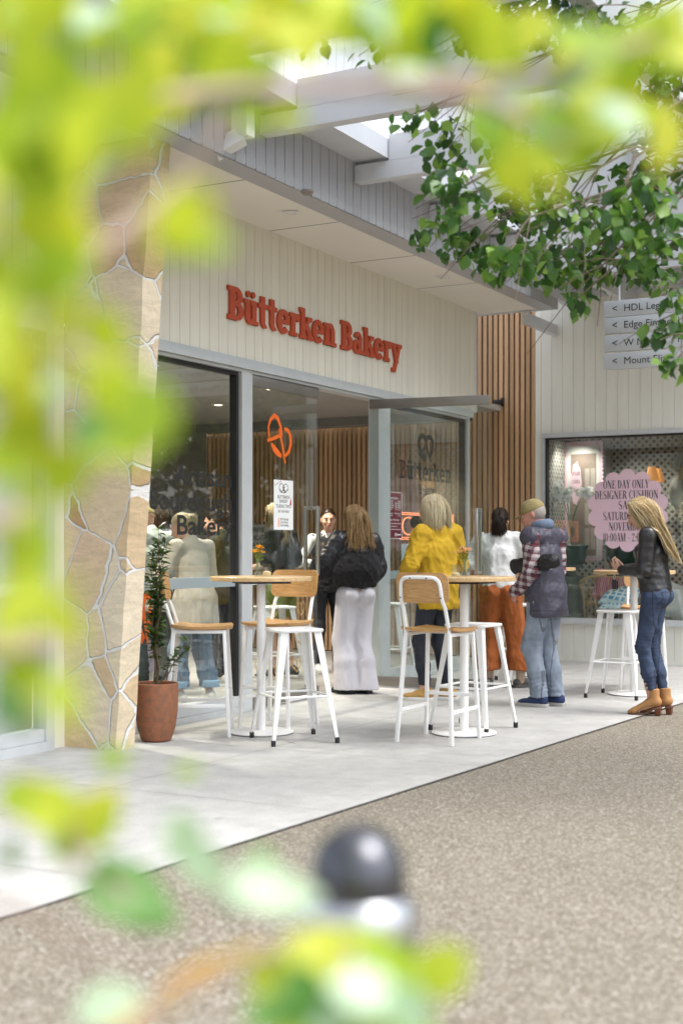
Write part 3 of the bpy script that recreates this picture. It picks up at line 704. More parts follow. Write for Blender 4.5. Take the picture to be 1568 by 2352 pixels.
def bouquet(loc, label, mp_, seed):
    rng = np.random.default_rng(seed); t = thing('flower_vase', label, 'vase', loc)
    m = MB(); m.lathe([(0, .001), (.021, .001), (.024, .006), (.025, .05), (.021, .075), (.013, .09), (.013, .105), (.020, .128)], 20, closed=True); m.build('bottle', M_clear, t, smooth=True)
    m = MB(); m.lathe([(0, .004), (.022, .004), (.0235, .03), (0, .0305)], 16); m.build('water', M_water, t, smooth=True)
    m = MB(); P = []; D = []; S = []; PL = []; DL = []; SL = []
    for k in range(9):
        a = rng.uniform(0, 6.28); r = rng.uniform(.012, .05); h = rng.uniform(.155, .205)
        tip = Vector((math.cos(a) * r, math.sin(a) * r, h)); m.tube([(rng.uniform(-.01, .01), rng.uniform(-.01, .01), .01), (tip.x * .3, tip.y * .3, .11), tip], .0013, 5)
        for q in range(26):
            v = rng.normal(0, 1, 3); v[2] = abs(v[2]) * .8 + .1; v /= np.linalg.norm(v)
            P.append(np.array(tip) + v * .002); D.append(v); S.append(rng.uniform(.016, .030))
        for q in range(6):
            f = rng.uniform(.5, .9); v = rng.normal(0, 1, 3); v[2] = abs(v[2]); PL.append(np.array(tip) * f + np.array([0, 0, .02])); DL.append(v); SL.append(rng.uniform(.025, .045))
    m.build('stem', M_stem, t)
    leaves_mesh('petals', np.array(P), np.array(D), np.array(S), mp_, t, .14, rng)
    leaves_mesh('sprig', np.array(PL), np.array(DL), np.array(SL), M_gleaf, t, .12, rng)
    return t
def jar(loc, label, fill):
    t = thing('sugar_jar', label, 'jar', loc)
    m = MB(); m.lathe([(0, .001), (.029, .001), (.031, .005), (.031, .072), (.033, .074), (.033, .082), (.030, .083)], 24, closed=True); m.build('glass_jar', M_clear, t, smooth=True)
    m = MB(); m.lathe([(0, .004), (.0285, .005), (.0285, fill), (.015, fill + .008), (0, fill + .01)], 20); m.build('sugar', M_sugar, t, smooth=True)
    return t
z = 1.1005
def on(px, D): return ((px - 784) / FP * D, D, z)
bouquet(on(592, 9.50), 'little glass vase of yellow flowers on the left bar table', M_pet, 3)
jar(on(613, 9.44), 'glass sugar jar next to the yellow flowers', .028)
bouquet(on(1067, 9.46), 'little glass vase of pink flowers on the table behind the rear view chair', M_pet2, 5)
jar(on(1046, 9.40), 'glass sugar jar next to the pink flowers', .02)

# --- terracotta pot with a shrub
M_terra = mat('weathered terracotta', (.33, .115, .05), .75, var=(26, .5, (.16, .085, .05)), bump=(60, .3, .004))
PT = thing('plant_pot', 'round terracotta pot standing against the stone pier', 'pot', (-1.245, 9.09, 0))
m = MB(); m.lathe([(0, 0), (.085, 0), (.102, .012), (.128, .09), (.143, .2), (.148, .32), (.147, .388), (.143, .392), (.137, .388), (.134, .33), (0, .32)], 40); m.build('pot', M_terra, PT, smooth=True)
m = MB(); m.lathe([(0, .335), (.1335, .328)], 24, closed=True); m.build('soil', mat('soil', (.03, .02, .013), .95, bump=(60, .8, .02)), PT)
rng = np.random.default_rng(11)
SH = thing('shrub', 'leggy dark green shrub growing in the terracotta pot', 'plant', (-1.245, 9.09, .33))
m = MB(); P = []; D = []; S = []
for k in range(13):
    a = rng.uniform(0, 6.28); hgt = rng.uniform(.35, 1.13) if k > 2 else (1.12, .95, 1.02)[k]; sp = rng.uniform(.02, .12) * (1.0 if hgt < .8 else .45)
    if k in (3, 4): a = rng.uniform(-.4, .4); hgt = rng.uniform(.25, .42); sp = .22
    pts = []
    for q in range(8):
        f = q / 7; pts.append(Vector((math.cos(a) * sp * f ** 1.3 + .012 * math.sin(q * 1.7 + k), math.sin(a) * sp * f ** 1.3 + .012 * math.cos(q * 1.3 + k), hgt * f)))
    m.tube(pts, [.006 * (1 - .7 * q / 7) for q in range(8)], 5)
    for q in range(int(22 + 34 * hgt)):
        f = rng.uniform(.25, 1.0) ** .7; j = f * 7; i = min(int(j), 6); p_ = pts[i].lerp(pts[i + 1], j - i)
        an = rng.uniform(0, 6.28); v = np.array([math.cos(an), math.sin(an), rng.uniform(-.3, .9)])
        P.append(np.array(p_)); D.append(v); S.append(rng.uniform(.045, .085))
m.build('stem', mat('shrub stem', (.10, .075, .04), .8), SH)
M_shrub = leaf_mat('shrub leaves', [rgb('1f3318'), rgb('2c4420'), rgb('3d5428'), rgb('5a6a34')], .2, .4, .35)
leaves_mesh('foliage', np.array(P), np.array(D), np.array(S), M_shrub, SH, .16, rng)
# ================================================================== TREES AND LEAVES
M_bark = mat('grey brown bark', (.16, .125, .095), .9, var=(14, .35), bump=(40, .6, .01), stretch=(1, 1, .25))
M_twig = mat('pinkish twig', (.36, .27, .22), .8, var=(20, .2))
M_leafA = leaf_mat('pear leaves', [rgb('2b4824'), rgb('37582c'), rgb('446a34'), rgb('5a7d3e'), rgb('86a550')], .33, .4, .32, (1.5, 1.6, .5))
M_leafB = leaf_mat('sunlit spring leaves', [rgb('82a02c'), rgb('98b236'), rgb('aebe3c'), rgb('bcc848'), rgb('bcbe40')], .5, .25, .45, (1.2, 1.18, .5))
M_leafC = leaf_mat('pale undersides and leaf highlights', [rgb('84a27e'), rgb('a0ba9a'), rgb('b0c4a8')], .3, .5, .4, (1.2, 1.2, .8))  # pale undersides, also glossy highlights put in as leaf colour
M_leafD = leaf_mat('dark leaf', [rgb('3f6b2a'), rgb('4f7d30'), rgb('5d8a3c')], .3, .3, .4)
M_leafY = leaf_mat('turning leaf', [rgb('c08a20'), rgb('d0a028'), rgb('c8b438')], .4, .3, .4)
M_leafT = leaf_mat('street tree leaves', [rgb('465e36'), rgb('58703a'), rgb('6c8246'), rgb('889a58')], .25, .3, .5)
def sway(a, b, n=8, sag=.1, rng=None, jit=.03):
    a, b = Vector(a), Vector(b); L = (b - a).length; pts = []
    for k in range(n + 1):
        f = k / n; p = a.lerp(b, f); p.z += sag * L * math.sin(math.pi * f)
        if 0 < k < n: p += Vector(rng.normal(0, jit * L, 3)) * .5
        pts.append(p)
    return pts
rng = np.random.default_rng(5)
# ---- the sharper tree on the right, its trunk just outside the picture
def px_cluster(spec, D0, dD, rng):
    """leaf positions filling ball-like clumps at their own distances"""
    P = []; C = []
    for cx, cy, rx, ry, n in spec:
        D = rng.uniform(D0 - dD, D0 + dD); c = W(cx, cy, D); C.append(c)
        sx, sz = rx / FP * D, ry / FP * D; sy = (sx + sz) * .55
        k = 0
        while k < n:
            v = rng.uniform(-1, 1, 3)
            if (v ** 2).sum() > 1: continue
            P.append([c.x + v[0] * sx, c.y + v[1] * sy, c.z + v[2] * sz]); k += 1
    return np.array(P), C
spec = [(1030, 330, 60, 80, 55), (1045, 440, 70, 80, 85), (1005, 540, 60, 55, 55), (940, 265, 50, 35, 16), (1090, 565, 60, 50, 55), (1160, 590, 70, 45, 65), (1250, 600, 80, 60, 95),
        (1330, 620, 70, 70, 95), (1320, 690, 30, 40, 16), (1390, 560, 90, 90, 125), (1480, 500, 90, 110, 170), (1500, 600, 80, 70, 100), (1545, 680, 30, 40, 22), (1520, 755, 50, 40, 36), (1548, 830, 28, 32, 18),
        (1300, 490, 90, 60, 90), (1180, 490, 70, 50, 60), (1540, 350, 60, 120, 95), (1480, 200, 110, 120, 120), (1130, 50, 100, 60, 60), (1290, 40, 120, 70, 85), (1000, 15, 90, 40, 26), (715, 100, 45, 35, 8), (850, 120, 50, 30, 8), (1100, 70, 80, 60, 50), (1210, 50, 80, 60, 55), (1350, 130, 90, 70, 60), (1450, 70, 90, 70, 60), (1530, 160, 50, 90, 55), (1180, 330, 90, 80, 50), (1440, 420, 80, 60, 70), (1240, 420, 80, 60, 60)]
spec = [(a_, b_, c_, d_, int(n_ * .95)) for a_, b_, c_, d_, n_ in spec]
P, C = px_cluster(spec, 7.0, .7, rng)
TR = thing('street_tree', 'leafy dark green tree whose branches hang over the hanging signs at upper right', 'tree', (3.05, 7.1, 0))
base = Vector((3.05, 7.1, 0))
m = MB(); tp = [Vector((0, 0, 0)), Vector((-.03, .02, 1.0)), Vector((.02, -.02, 2.0)), Vector((-.08, .05, 3.0)), Vector((-.15, .0, 4.2)), Vector((-.1, .05, 5.6))]
m.tube(tp, [.12, .10, .09, .08, .06, .02], 10); m.build('trunk', M_bark, TR, smooth=True)
m = MB()
hub = [Vector((2.95, 7.1, 2.6)), Vector((2.9, 7.1, 3.4)), Vector((2.9, 7.15, 4.3))]
for k, c in enumerate(C):
    h = hub[0] if c.z < 2.6 else hub[1] if c.z < 3.5 else hub[2]
    pts = sway(h, c, 9, .16, rng, .05); m.tube([p - base for p in pts], [.013 * (1 - .85 * q / 9) + .002 for q in range(10)], 6)
    for q in range(5):
        e = c + Vector(rng.normal(0, .12, 3)); s_ = pts[7 if q % 2 else 8]; m.tube([p - base for p in sway(s_, e, 3, .05, rng)], [.004, .003, .0025, .002], 4)
m.build('branches', M_bark, TR, smooth=True)
n = len(P); d = rng.normal(0, .55, (n, 3)); d[:, 2] -= .75
leaves_mesh('crown', P - np.array(base), d, rng.uniform(.048, .096, n), M_leafA, TR, .42, rng, fold=.14)
# foliage of the limbs nearer the trunk, to the right of the picture
P2 = []
for c in C:
    h = hub[0] if c.z < 2.6 else hub[1] if c.z < 3.5 else hub[2]
    for q in range(26):
        f_ = rng.uniform(.0, .45); p_ = h.lerp(c, f_); p_.z += .16 * (c - h).length * math.sin(math.pi * f_)
        p_ = p_ + Vector(rng.normal(0, .16, 3))
        if (p_.x / p_.y) * FP + 784 > 1600: P2.append(np.array(p_ - base))
P2 = np.array(P2); n2 = len(P2); d = rng.normal(0, .55, (n2, 3)); d[:, 2] -= .75
leaves_mesh('inner_crown', P2, d, rng.uniform(.05, .096, n2), M_leafA, TR, .42, rng, fold=.14)
# more crown above and beyond the frame, so that the tree is whole
P = []
while len(P) < 2600:
    v = rng.uniform(-1, 1, 3)
    if (v ** 2).sum() > 1: continue
    q = np.array([.35 + v[0] * 1.9, v[1] * 1.7, 5.6 + v[2] * 1.15])
    P.append(q)
P = np.array(P); n = len(P); d = rng.normal(0, .6, (n, 3)); d[:, 2] -= .6
leaves_mesh('upper_crown', P, d, rng.uniform(.07, .11, n), M_leafA, TR, .42, rng, fold=.14)

# ---- young tree close to the lens
FT = thing('young_tree', 'out of focus yellow green young tree filling the left and top edges', 'tree', (-.75, .62, 0))
fb = Vector((-.75, .62, 0))
specB = [(60, 60, 120, 80, 7), (60, 250, 120, 150, 10), (330, 60, 130, 100, 12), (430, 190, 150, 110, 13), (560, 170, 60, 110, 5), (250, 345, 80, 50, 3), (60, 430, 100, 140, 6), (70, 620, 100, 110, 8), (180, 540, 60, 50, 1), (415, 545, 40, 80, 3),
         (60, 800, 110, 110, 8), (190, 740, 70, 70, 2), (225, 860, 60, 60, 2), (345, 900, 40, 80, 1), (250, 1000, 80, 90, 3), (90, 1080, 90, 110, 6), (50, 1270, 60, 90, 2), (175, 1420, 40, 90, 2), (50, 1400, 50, 70, 2), (90, 1550, 60, 80, 2), (165, 1640, 40, 50, 1),
         (720, 35, 120, 45, 8), (880, 60, 120, 60, 8), (960, 130, 100, 50, 6), (650, 110, 50, 60, 3), (1040, 55, 80, 50, 5), (1180, 110, 90, 60, 5), (1310, 150, 100, 55, 6), (1470, 110, 90, 80, 7), (1545, 40, 50, 60, 3), (1160, 260, 80, 80, 7), (1250, 370, 100, 70, 9), (1400, 330, 80, 90, 7), (1490, 300, 50, 80, 4), (1350, 230, 90, 50, 4), (640, 250, 35, 30, 2), (250, 200, 100, 70, 4), (480, 60, 70, 60, 3)]
P = []; Dd = []; S = []; C = []
for cx, cy, rx, ry, n in specB:
    D0 = rng.uniform(.64, .86) if cx < 420 and cy > 150 else rng.uniform(.95, 1.3); n = n if cx < 420 else max(1, int(round(n * .72))); C.append(W(cx, cy, D0))
    for k in range(n):
        while True:
            v = rng.uniform(-1, 1, 2)
            if (v ** 2).sum() <= 1: break
        D = D0 + rng.uniform(-.08, .08); p = W(cx + v[0] * rx, cy + v[1] * ry, D)
        dv = rng.normal(0, .5, 3); dv[2] -= .7; dv /= np.linalg.norm(dv); s = rng.uniform(.044, .066) * D0 / .9
        P.append(np.array(p) - dv * s * .5); Dd.append(dv); S.append(s)
P = np.array(P); up = np.tile([0.1, -.8, .5], (len(P), 1)) + rng.normal(0, .5, (len(P), 3))
leaves_mesh('crown', P - np.array(fb), np.array(Dd), np.array(S), M_leafB, FT, .38, rng, up)
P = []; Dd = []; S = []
for cx, cy in ((220, 1000), (60, 1010), (1120, 300), (40, 1150), (30, 1620), (330, 80), (1230, 300), (150, 150), (1000, 90), (520, 250)):  # a few leaves in a darker green
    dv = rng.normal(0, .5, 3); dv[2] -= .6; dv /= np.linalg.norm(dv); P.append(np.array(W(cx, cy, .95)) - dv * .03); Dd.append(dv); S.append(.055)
leaves_mesh('dark_green_leaves', np.array(P) - np.array(fb), np.array(Dd), np.array(S), M_leafD, FT, .38, rng)
P = []; Dd = []; S = []
for cx, cy in ((215, 40), (525, 45), (940, 185), (1165, 215), (1310, 190), (60, 480), (230, 420), (420, 480), (90, 900), (1420, 270), (860, 40)):  # whitish highlights and sky gaps put in as pale leaves
    dv = rng.normal(0, .5, 3); dv[2] -= .5; dv /= np.linalg.norm(dv); P.append(np.array(W(cx, cy, 1.0)) - dv * .025); Dd.append(dv); S.append(.05)
leaves_mesh('pale_leaves', np.array(P) - np.array(fb), np.array(Dd), np.array(S), M_leafC, FT, .36, rng, np.tile([.05, -.7, .7], (len(P), 1)))
m = MB(); m.tube([Vector((0, 0, 0)), Vector((.03, .0, .8)), Vector((.0, .05, 1.5)), Vector((.06, .1, 2.1))], [.03, .026, .022, .012], 8); m.build('trunk', M_bark, FT, smooth=True)
m = MB()
for pts in ([(-160, 900, .80), (100, 690, .86), (240, 565, .92), (430, 410, .95), (520, 260, 1.0)], [(-200, 300, .8), (150, 250, .9), (560, 205, .95), (900, 195, 1.0), (1250, 170, 1.0), (1500, 90, 1.02)], [(-160, 1250, .8), (60, 1180, .9), (230, 1050, .95)], [(-100, 1500, .85), (100, 1480, .92), (170, 1420, .95)], [(900, 195, 1.0), (1120, 230, .98), (1300, 330, .96)], [(-100, 760, .82), (120, 790, .92), (330, 880, .95)]):
    q = [W(*a) - fb for a in pts]; m.tube(q, [.008 - .006 * k / len(q) for k in range(len(q))], 7)
m.build('branches', M_twig, FT, smooth=True)

# ---- low leafy growth below the lens
LS = thing('shrub', 'blurred low leafy shoots along the bottom edge in front of the bollard', 'plant', (.0, .85, 0))
lb = Vector((0, .85, 0))
def shoots(name, lst, m_, wid=.38):
    P = []; Dd = []; S = []
    for cx, cy, D, dx, dz, s in lst:
        dv = np.array([dx, rng.uniform(-.3, .3), dz], float); dv /= np.linalg.norm(dv); P.append(np.array(W(cx, cy, D)) - dv * s * .5 - np.array(lb)); Dd.append(dv); S.append(s)
    up = np.tile([0, -.75, .6], (len(P), 1)) + rng.normal(0, .25, (len(P), 3))
    leaves_mesh(name, np.array(P), np.array(Dd), np.array(S), m_, LS, wid, rng, up)
L = [(120, 1860, .98, 1, -.35, .06), (170, 1900, .98, .8, -.6, .055), (60, 1835, .98, 1, -.2, .05), (235, 1870, .98, .4, .8, .05), (40, 1830, .95, 1, -.1, .03), (110, 1870, .95, 1, -.4, .04), (215, 1850, .95, .5, .6, .035), (240, 1890, .95, .4, -.8, .03), (430, 1772, 1.0, 1, .1, .026), (262, 1742, 1.0, 1, 0, .030), (150, 1940, .95, .3, -1, .035)]
for k in range(20): L.append((rng.uniform(620, 1040), rng.uniform(2215, 2420), rng.uniform(.85, 1.05), rng.uniform(-1, 1), rng.uniform(-.8, .8), rng.uniform(.045, .065)))
L += [(760, 2205, .9, 1, -.3, .07), (900, 2250, .9, .7, -.8, .07), (640, 2240, .9, 1, .5, .05), (850, 2195, .92, 1, -.15, .06)]
shoots('foliage', L, M_leafB)
shoots('dark_leaves', [(290, 2055, .95, 1, -.3, .075), (330, 2085, .97, 1, -.45, .06), (605, 1975, .95, 1, -.2, .025), (640, 2330, .85, 1, .2, .05), (700, 2290, .85, .5, -.8, .05), (250, 2000, .95, .5, -1, .03)], M_leafD)
shoots('pale_leaves', [(420, 1930, 1.0, .3, -1, .05), (470, 1990, 1.0, .6, -.8, .045), (600, 2040, .92, 1, -.1, .055), (660, 2060, .92, 1, .1, .05), (560, 2050, .92, .9, .4, .04), (250, 2310, .9, 1, .3, .05), (850, 2290, .85, 1, -.3, .06), (760, 2330, .85, 1, .3, .05), (940, 2330, .85, .6, -.8, .05), (30, 1960, 1, .2, 1, .03)], M_leafC)
shoots('turning_leaves', [(480, 2235, .95, 1, .5, .06), (420, 2262, .95, 1, .5, .045), (560, 2200, .95, 1, .4, .045), (345, 2335, .95, 1, .3, .055), (300, 2345, .95, 1, .3, .05)], M_leafY, .2)
m = MB()
for pts in ([(250, 2420, .88), (400, 2275, .9), (560, 2205, .9), (740, 2150, .92)], [(-60, 2060, .95), (60, 2100, .97), (170, 2170, .97), (250, 2260, .95)], [(160, 1900, .95), (180, 1980, .95), (300, 2060, .95)], [(700, 2500, .85), (760, 2300, .88), (820, 2180, .9)]):
    m.tube([W(*a) - lb for a in pts], .0035, 6)
m.tube([W(250, 2420, .88) - lb, Vector((-.1, 0, .4)), Vector((-.03, 0, 0))], [.0045, .006, .008], 7); m.tube([W(700, 2500, .85) - lb, Vector((-.02, 0, .4)), Vector((0, 0.01, 0))], [.004, .006, .008], 7)
m.build('stem', M_twig, LS, smooth=True)

# ---- bollard with a domed cap
BO = thing('bollard', 'black bollard with a glossy domed cap and a bright metal band, out of focus', 'bollard', (.017, 1.38, 0))
M_gb = mat('glossy black paint', (.018, .019, .023), .10, spec=.6, coat=.8)
M_cap = mat('dark polished cap', (.10, .103, .115), .22, .9)
m = MB(); m.lathe([(0.0390, 0.0000), (0.0390, 0.8803)], 28); m.build('post', M_gb, BO, smooth=True)
m = MB(); m.lathe([(0.0390, 0.8807), (0.0593, 0.8860), (0.0613, 0.9087)], 36, closed=True); m.lathe([(0.0495, 0.9461), (0.0495, 0.9639), (0.0455, 0.9867), (0.0341, 1.0045), (0.0170, 1.0143), (0.0000, 1.0167)], 36); m.build('cap', M_cap, BO, smooth=True)
m = MB(); m.lathe([(0.0611, 0.9091), (0.0615, 0.9217), (0.0584, 0.9363), (0.0511, 0.9457)], 36, closed=True); m.build('band', mat('polished band', (.46, .47, .50), .22, .9), BO, smooth=True)

# ---- street trees across the road (they show in the shop glass)
def street_tree(x, y, h, r, seed):
    rng = np.random.default_rng(seed); t = thing('street_tree', '', 'tree', (x, y, 0), 0, 'street trees across the road')
    m = MB(); m.tube([Vector((0, 0, 0)), Vector((.05, .03, h * .25)), Vector((-.05, .05, h * .5)), Vector((.05, 0, h * .8))], [.2, .16, .12, .04], 9)
    P = []
    for k in range(32):
        v = rng.normal(0, 1, 3); v /= np.linalg.norm(v); c = np.array([v[0] * r * .7, v[1] * r * .7, h * .64 + v[2] * h * .27]); m.tube(sway(Vector((0, 0, h * rng.uniform(.25, .6))), c, 5, .05, rng, .04), [.06, .05, .04, .03, .02, .01], 5)
        q = rng.normal(0, .40, (190, 3)) * np.array([r * .45, r * .45, r * .40]) + c; P.append(q)
    m.build('trunk', M_bark, t, smooth=True)
    P = np.concatenate(P); d = rng.normal(0, .6, P.shape); d[:, 2] -= .5
    leaves_mesh('crown', P, d, rng.uniform(.14, .24, len(P)), M_leafT, t, .45, rng)
    return t
for k, (x, y, h, r, lb_) in enumerate(((9.2, 16.2, 7.5, 2.6, 'tall street tree nearest across the road'), (12.6, 20.6, 9, 3.0, 'tallest street tree set further back across the road'), (10.2, 12.2, 6.5, 2.2, 'smallest street tree to the right of the camera'), (15, 15.5, 8, 2.9, 'broad street tree farthest along the road'))):
    street_tree(x, y, h, r, 40 + k)['label'] = lb_

# ---- hedge added behind the street trees, hides sky in the glass reflections
rng = np.random.default_rng(77); h0, h1 = Vector((9.5, 25.0, 0)), Vector((21.5, 10.5, 0)); HG = thing('backdrop', 'added tall leafy hedge behind the street trees across the road', 'backdrop', h0)
m = MB()
for k in range(24): b_ = (h1 - h0) * (k / 23); m.tube([b_, b_ + Vector((.1, 0, 1.2)), b_ + Vector((-.1, .1, 4.6))], [.05, .04, .015], 5)
m.build('stems', M_bark, HG); n = 15000; f_ = rng.uniform(0, 1, n); d_ = np.array(h1 - h0); P = f_[:, None] * d_ + np.stack([rng.normal(0, .35, n), rng.normal(0, .35, n), rng.uniform(.05, 5.2, n) + .3 * np.sin(f_ * 60)], 1)
leaves_mesh('foliage', P, rng.normal(0, 1, (n, 3)), rng.uniform(.14, .26, n), M_leafT, HG, .45, rng)
# ================================================================== PEOPLE
V3 = lambda *a: np.array(a, float)
def nrm(v): return v / (np.linalg.norm(v) + 1e-12)
class Blob:
    """a smooth union of tapered elliptical limbs, turned into one closed skin"""
    def __init__(s, k=.03): s.p = []; s.k = k; s.clips = []
    def ec(s, a, b, r1, r2=None, x=(1, 0, 0), k=None):
        r2 = r1 if r2 is None else r2
        r1 = (r1, r1) if np.isscalar(r1) else r1; r2 = (r2, r2) if np.isscalar(r2) else r2
        s.p.append((np.array(a, float), np.array(b, float), r1, r2, np.array(x, float), s.k if k is None else k)); return s
    def el(s, c, r, x=(1, 0, 0), up=(0, 0, 1), k=None):      # ellipsoid radii: along x, y, up
        c = np.array(c, float); u = nrm(np.array(up, float)) * 1e-4
        s.p.append((c - u, c + u, (r[0], r[1], r[2]), (r[0], r[1], r[2]), np.array(x, float), s.k if k is None else k)); return s
    def clip(s, pt, n): s.clips.append((np.array(pt, float), nrm(np.array(n, float)))); return s
    def mesh(s, h=.009):
        lo = np.min([np.minimum(a, b) - max(max(r1), max(r2)) for a, b, r1, r2, x, k in s.p], 0) - .03
        hi = np.max([np.maximum(a, b) + max(max(r1), max(r2)) for a, b, r1, r2, x, k in s.p], 0) + .03
        n = np.ceil((hi - lo) / h).astype(int) + 1; f = np.full(n, 1.0, np.float32)
        ax = [lo[i] + h * np.arange(n[i]) for i in range(3)]
        for a, b, r1, r2, x, k in s.p:
            mr = max(max(r1), max(r2)) + k + 2.5 * h
            i0 = np.maximum(((np.minimum(a, b) - mr - lo) / h).astype(int), 0); i1 = np.minimum(((np.maximum(a, b) + mr - lo) / h).astype(int) + 2, n)
            sl = tuple(slice(i0[i], i1[i]) for i in range(3))
            X, Y, Z = np.meshgrid(*[ax[i][sl[i]] for i in range(3)], indexing='ij', sparse=True)
            ab = b - a; L = np.linalg.norm(ab); d = ab / L; xa = x - d * x.dot(d); xa = nrm(xa) if np.linalg.norm(xa) > .15 else nrm(np.cross(d, V3(0, 1, .3))); ya = np.cross(d, xa)
            px, py, pz = X - a[0], Y - a[1], Z - a[2]
            pd = px * d[0] + py * d[1] + pz * d[2]; t = np.clip(pd / L, 0, 1); vd = pd - t * L
            vx = px * xa[0] + py * xa[1] + pz * xa[2]; vy = px * ya[0] + py * ya[1] + pz * ya[2]
            rx = r1[0] + (r2[0] - r1[0]) * t; ry = r1[1] + (r2[1] - r1[1]) * t
            rd = r1[2] if len(r1) > 2 else (rx + ry) / 2 if max(r1[0], r1[1]) < .11 else np.minimum(rx, ry) * .8
            q0 = (vx / rx) ** 2 + (vy / ry) ** 2 + (vd / rd) ** 2
            q1 = (vx / rx ** 2) ** 2 + (vy / ry ** 2) ** 2 + (vd / rd ** 2) ** 2
            k0 = np.sqrt(q0); D = k0 * (k0 - 1) / (np.sqrt(q1) + 1e-6)
            g = f[sl]
            hh = np.clip(.5 + .5 * (g - D) / k, 0, 1); f[sl] = g + (D - g) * hh - k * hh * (1 - hh)
        if s.clips:
            X, Y, Z = np.meshgrid(*ax, indexing='ij', sparse=True)
            for p, nn in s.clips: f = np.maximum(f, (X - p[0]) * nn[0] + (Y - p[1]) * nn[1] + (Z - p[2]) * nn[2])
        return surface_nets(f.astype(np.float32), lo, h)
def surface_nets(f, lo, h):
    n = np.array(f.shape); ins = f < 0
    c = np.zeros(n - 1, np.int8)
    for dx in (0, 1):
        for dy in (0, 1):
            for dz in (0, 1): c += ins[dx:n[0] - 1 + dx, dy:n[1] - 1 + dy, dz:n[2] - 1 + dz]
    act = (c > 0) & (c < 8); idx = np.full(act.shape, -1, np.int64); cells = np.argwhere(act); idx[act] = np.arange(len(cells))
    acc = np.zeros((len(cells), 3)); cnt = np.zeros(len(cells)); cor = [(i, j, k) for i in (0, 1) for j in (0, 1) for k in (0, 1)]
    val = {o: f[cells[:, 0] + o[0], cells[:, 1] + o[1], cells[:, 2] + o[2]] for o in cor}
    for o in cor:
        for a in range(3):
            if o[a]: continue
            o2 = tuple(o[q] + (q == a) for q in range(3)); v0, v1 = val[o], val[o2]; m = (v0 < 0) != (v1 < 0)
            t = np.where(m, v0 / (v0 - v1 + 1e-20), 0)
            p = np.array(o, float)[None].repeat(len(cells), 0); p[:, a] += t
            acc[m] += p[m]; cnt[m] += 1
    V = lo + h * (cells + acc / cnt[:, None]); Q = []
    for a in range(3):
        b, d = (a + 1) % 3, (a + 2) % 3
        s0 = [slice(None)] * 3; s1 = [slice(None)] * 3; s0[a] = slice(0, n[a] - 1); s1[a] = slice(1, n[a])
        s0[b] = s1[b] = slice(1, n[b] - 1); s0[d] = s1[d] = slice(1, n[d] - 1)
        A, B = ins[tuple(s0)], ins[tuple(s1)]
        for flip, mk in ((0, A & ~B), (1, ~A & B)):
            e = np.argwhere(mk); e[:, b] += 1; e[:, d] += 1
            def cell(ob, od):
                q = e.copy(); q[:, b] += ob; q[:, d] += od; return idx[q[:, 0], q[:, 1], q[:, 2]]
            r = [cell(-1, -1), cell(0, -1), cell(0, 0), cell(-1, 0)]
            if flip: r = r[::-1]
            Q.append(np.stack(r, 1))
    return V, np.concatenate(Q)
def vnormals(V, Q):
    a = np.cross(V[Q[:, 2]] - V[Q[:, 0]], V[Q[:, 3]] - V[Q[:, 1]]); N_ = np.zeros_like(V)
    for k in range(4): np.add.at(N_, Q[:, k], a)
    return N_ / (np.linalg.norm(N_, axis=1, keepdims=True) + 1e-12)
def wrinkle(V, seed, freq, amp, st=(1, 1, 1)):
    r = np.random.default_rng(seed); P = V * np.array(st); o = np.zeros(len(V))
    for k in range(5):
        d1 = nrm(r.normal(0, 1, 3)); d2 = nrm(r.normal(0, 1, 3)); d3 = nrm(r.normal(0, 1, 3)); fr = freq * (1 + .6 * k)
        w = np.sin(P @ d2 * fr * .45 + r.uniform(0, 6)) * 1.7 + np.sin(P @ d3 * fr * .9 + r.uniform(0, 6)) * .6
        s = np.sin(P @ d1 * fr + w + r.uniform(0, 6)); o += ((1 - np.abs(s)) ** 1.6 * 1.8 - .55) * (.75 ** k)
    return o * amp * .4
def cloth(name, blob, m, parent, h=.010, wr=(), folds=(), seed=0, smooth_it=1, mi=None):
    V, Q = blob.mesh(h)
    n = vnormals(V, Q); d = np.zeros(len(V))
    for k, (fr, amp, st) in enumerate(wr): d += wrinkle(V, seed * 7 + k, fr, amp * (1.4 if h > .0085 else 1.0), st)
    r = np.random.default_rng(seed + 99)
    for c, rad, amp, ax, lam in folds:
        q = V - np.array(c); e = np.exp(-(q ** 2).sum(1) / rad ** 2); x = q @ nrm(np.array(ax, float))
        w1 = np.sin((q @ nrm(r.normal(0, 1, 3))) * 22 + r.uniform(0, 6)); w2 = np.sin((q @ nrm(r.normal(0, 1, 3))) * 17 + r.uniform(0, 6)); d += amp * .75 * e * (np.sin(6.283 * x / lam * (1 + .0 * w1) + 2.6 * w1 + 1.6 * w2) ) * (.45 + .55 * np.sin((q @ nrm(r.normal(0, 1, 3))) * 30 + r.uniform(0, 6)))
    V = V + n * d[:, None]
    return np_mesh(name, V, Q, m, parent, True, mi=None if mi is None else mi(V[Q].mean(1)))
def rotx(v, a): c, s = math.cos(a), math.sin(a); v = np.asarray(v, float); return np.array([v[0], v[1] * c + v[2] * s, -v[1] * s + v[2] * c])
def rotzv(v, a): c, s = math.cos(a), math.sin(a); v = np.asarray(v, float); return np.array([c * v[0] - s * v[1], s * v[0] + c * v[1], v[2]])
def ik(a, c, l1, l2, pole):
    a, c = np.array(a, float), np.array(c, float); d = c - a; L = np.linalg.norm(d)
    if L > (l1 + l2) * .999: c = a + d / L * (l1 + l2) * .999; d = c - a; L = np.linalg.norm(d)
    x = (l1 * l1 - l2 * l2 + L * L) / (2 * L); hgt = math.sqrt(max(l1 * l1 - x * x, 0)); u = d / L
    p = np.array(pole, float); p = nrm(p - u * p.dot(u)); return a + u * x + p * hgt, c
SK = {}
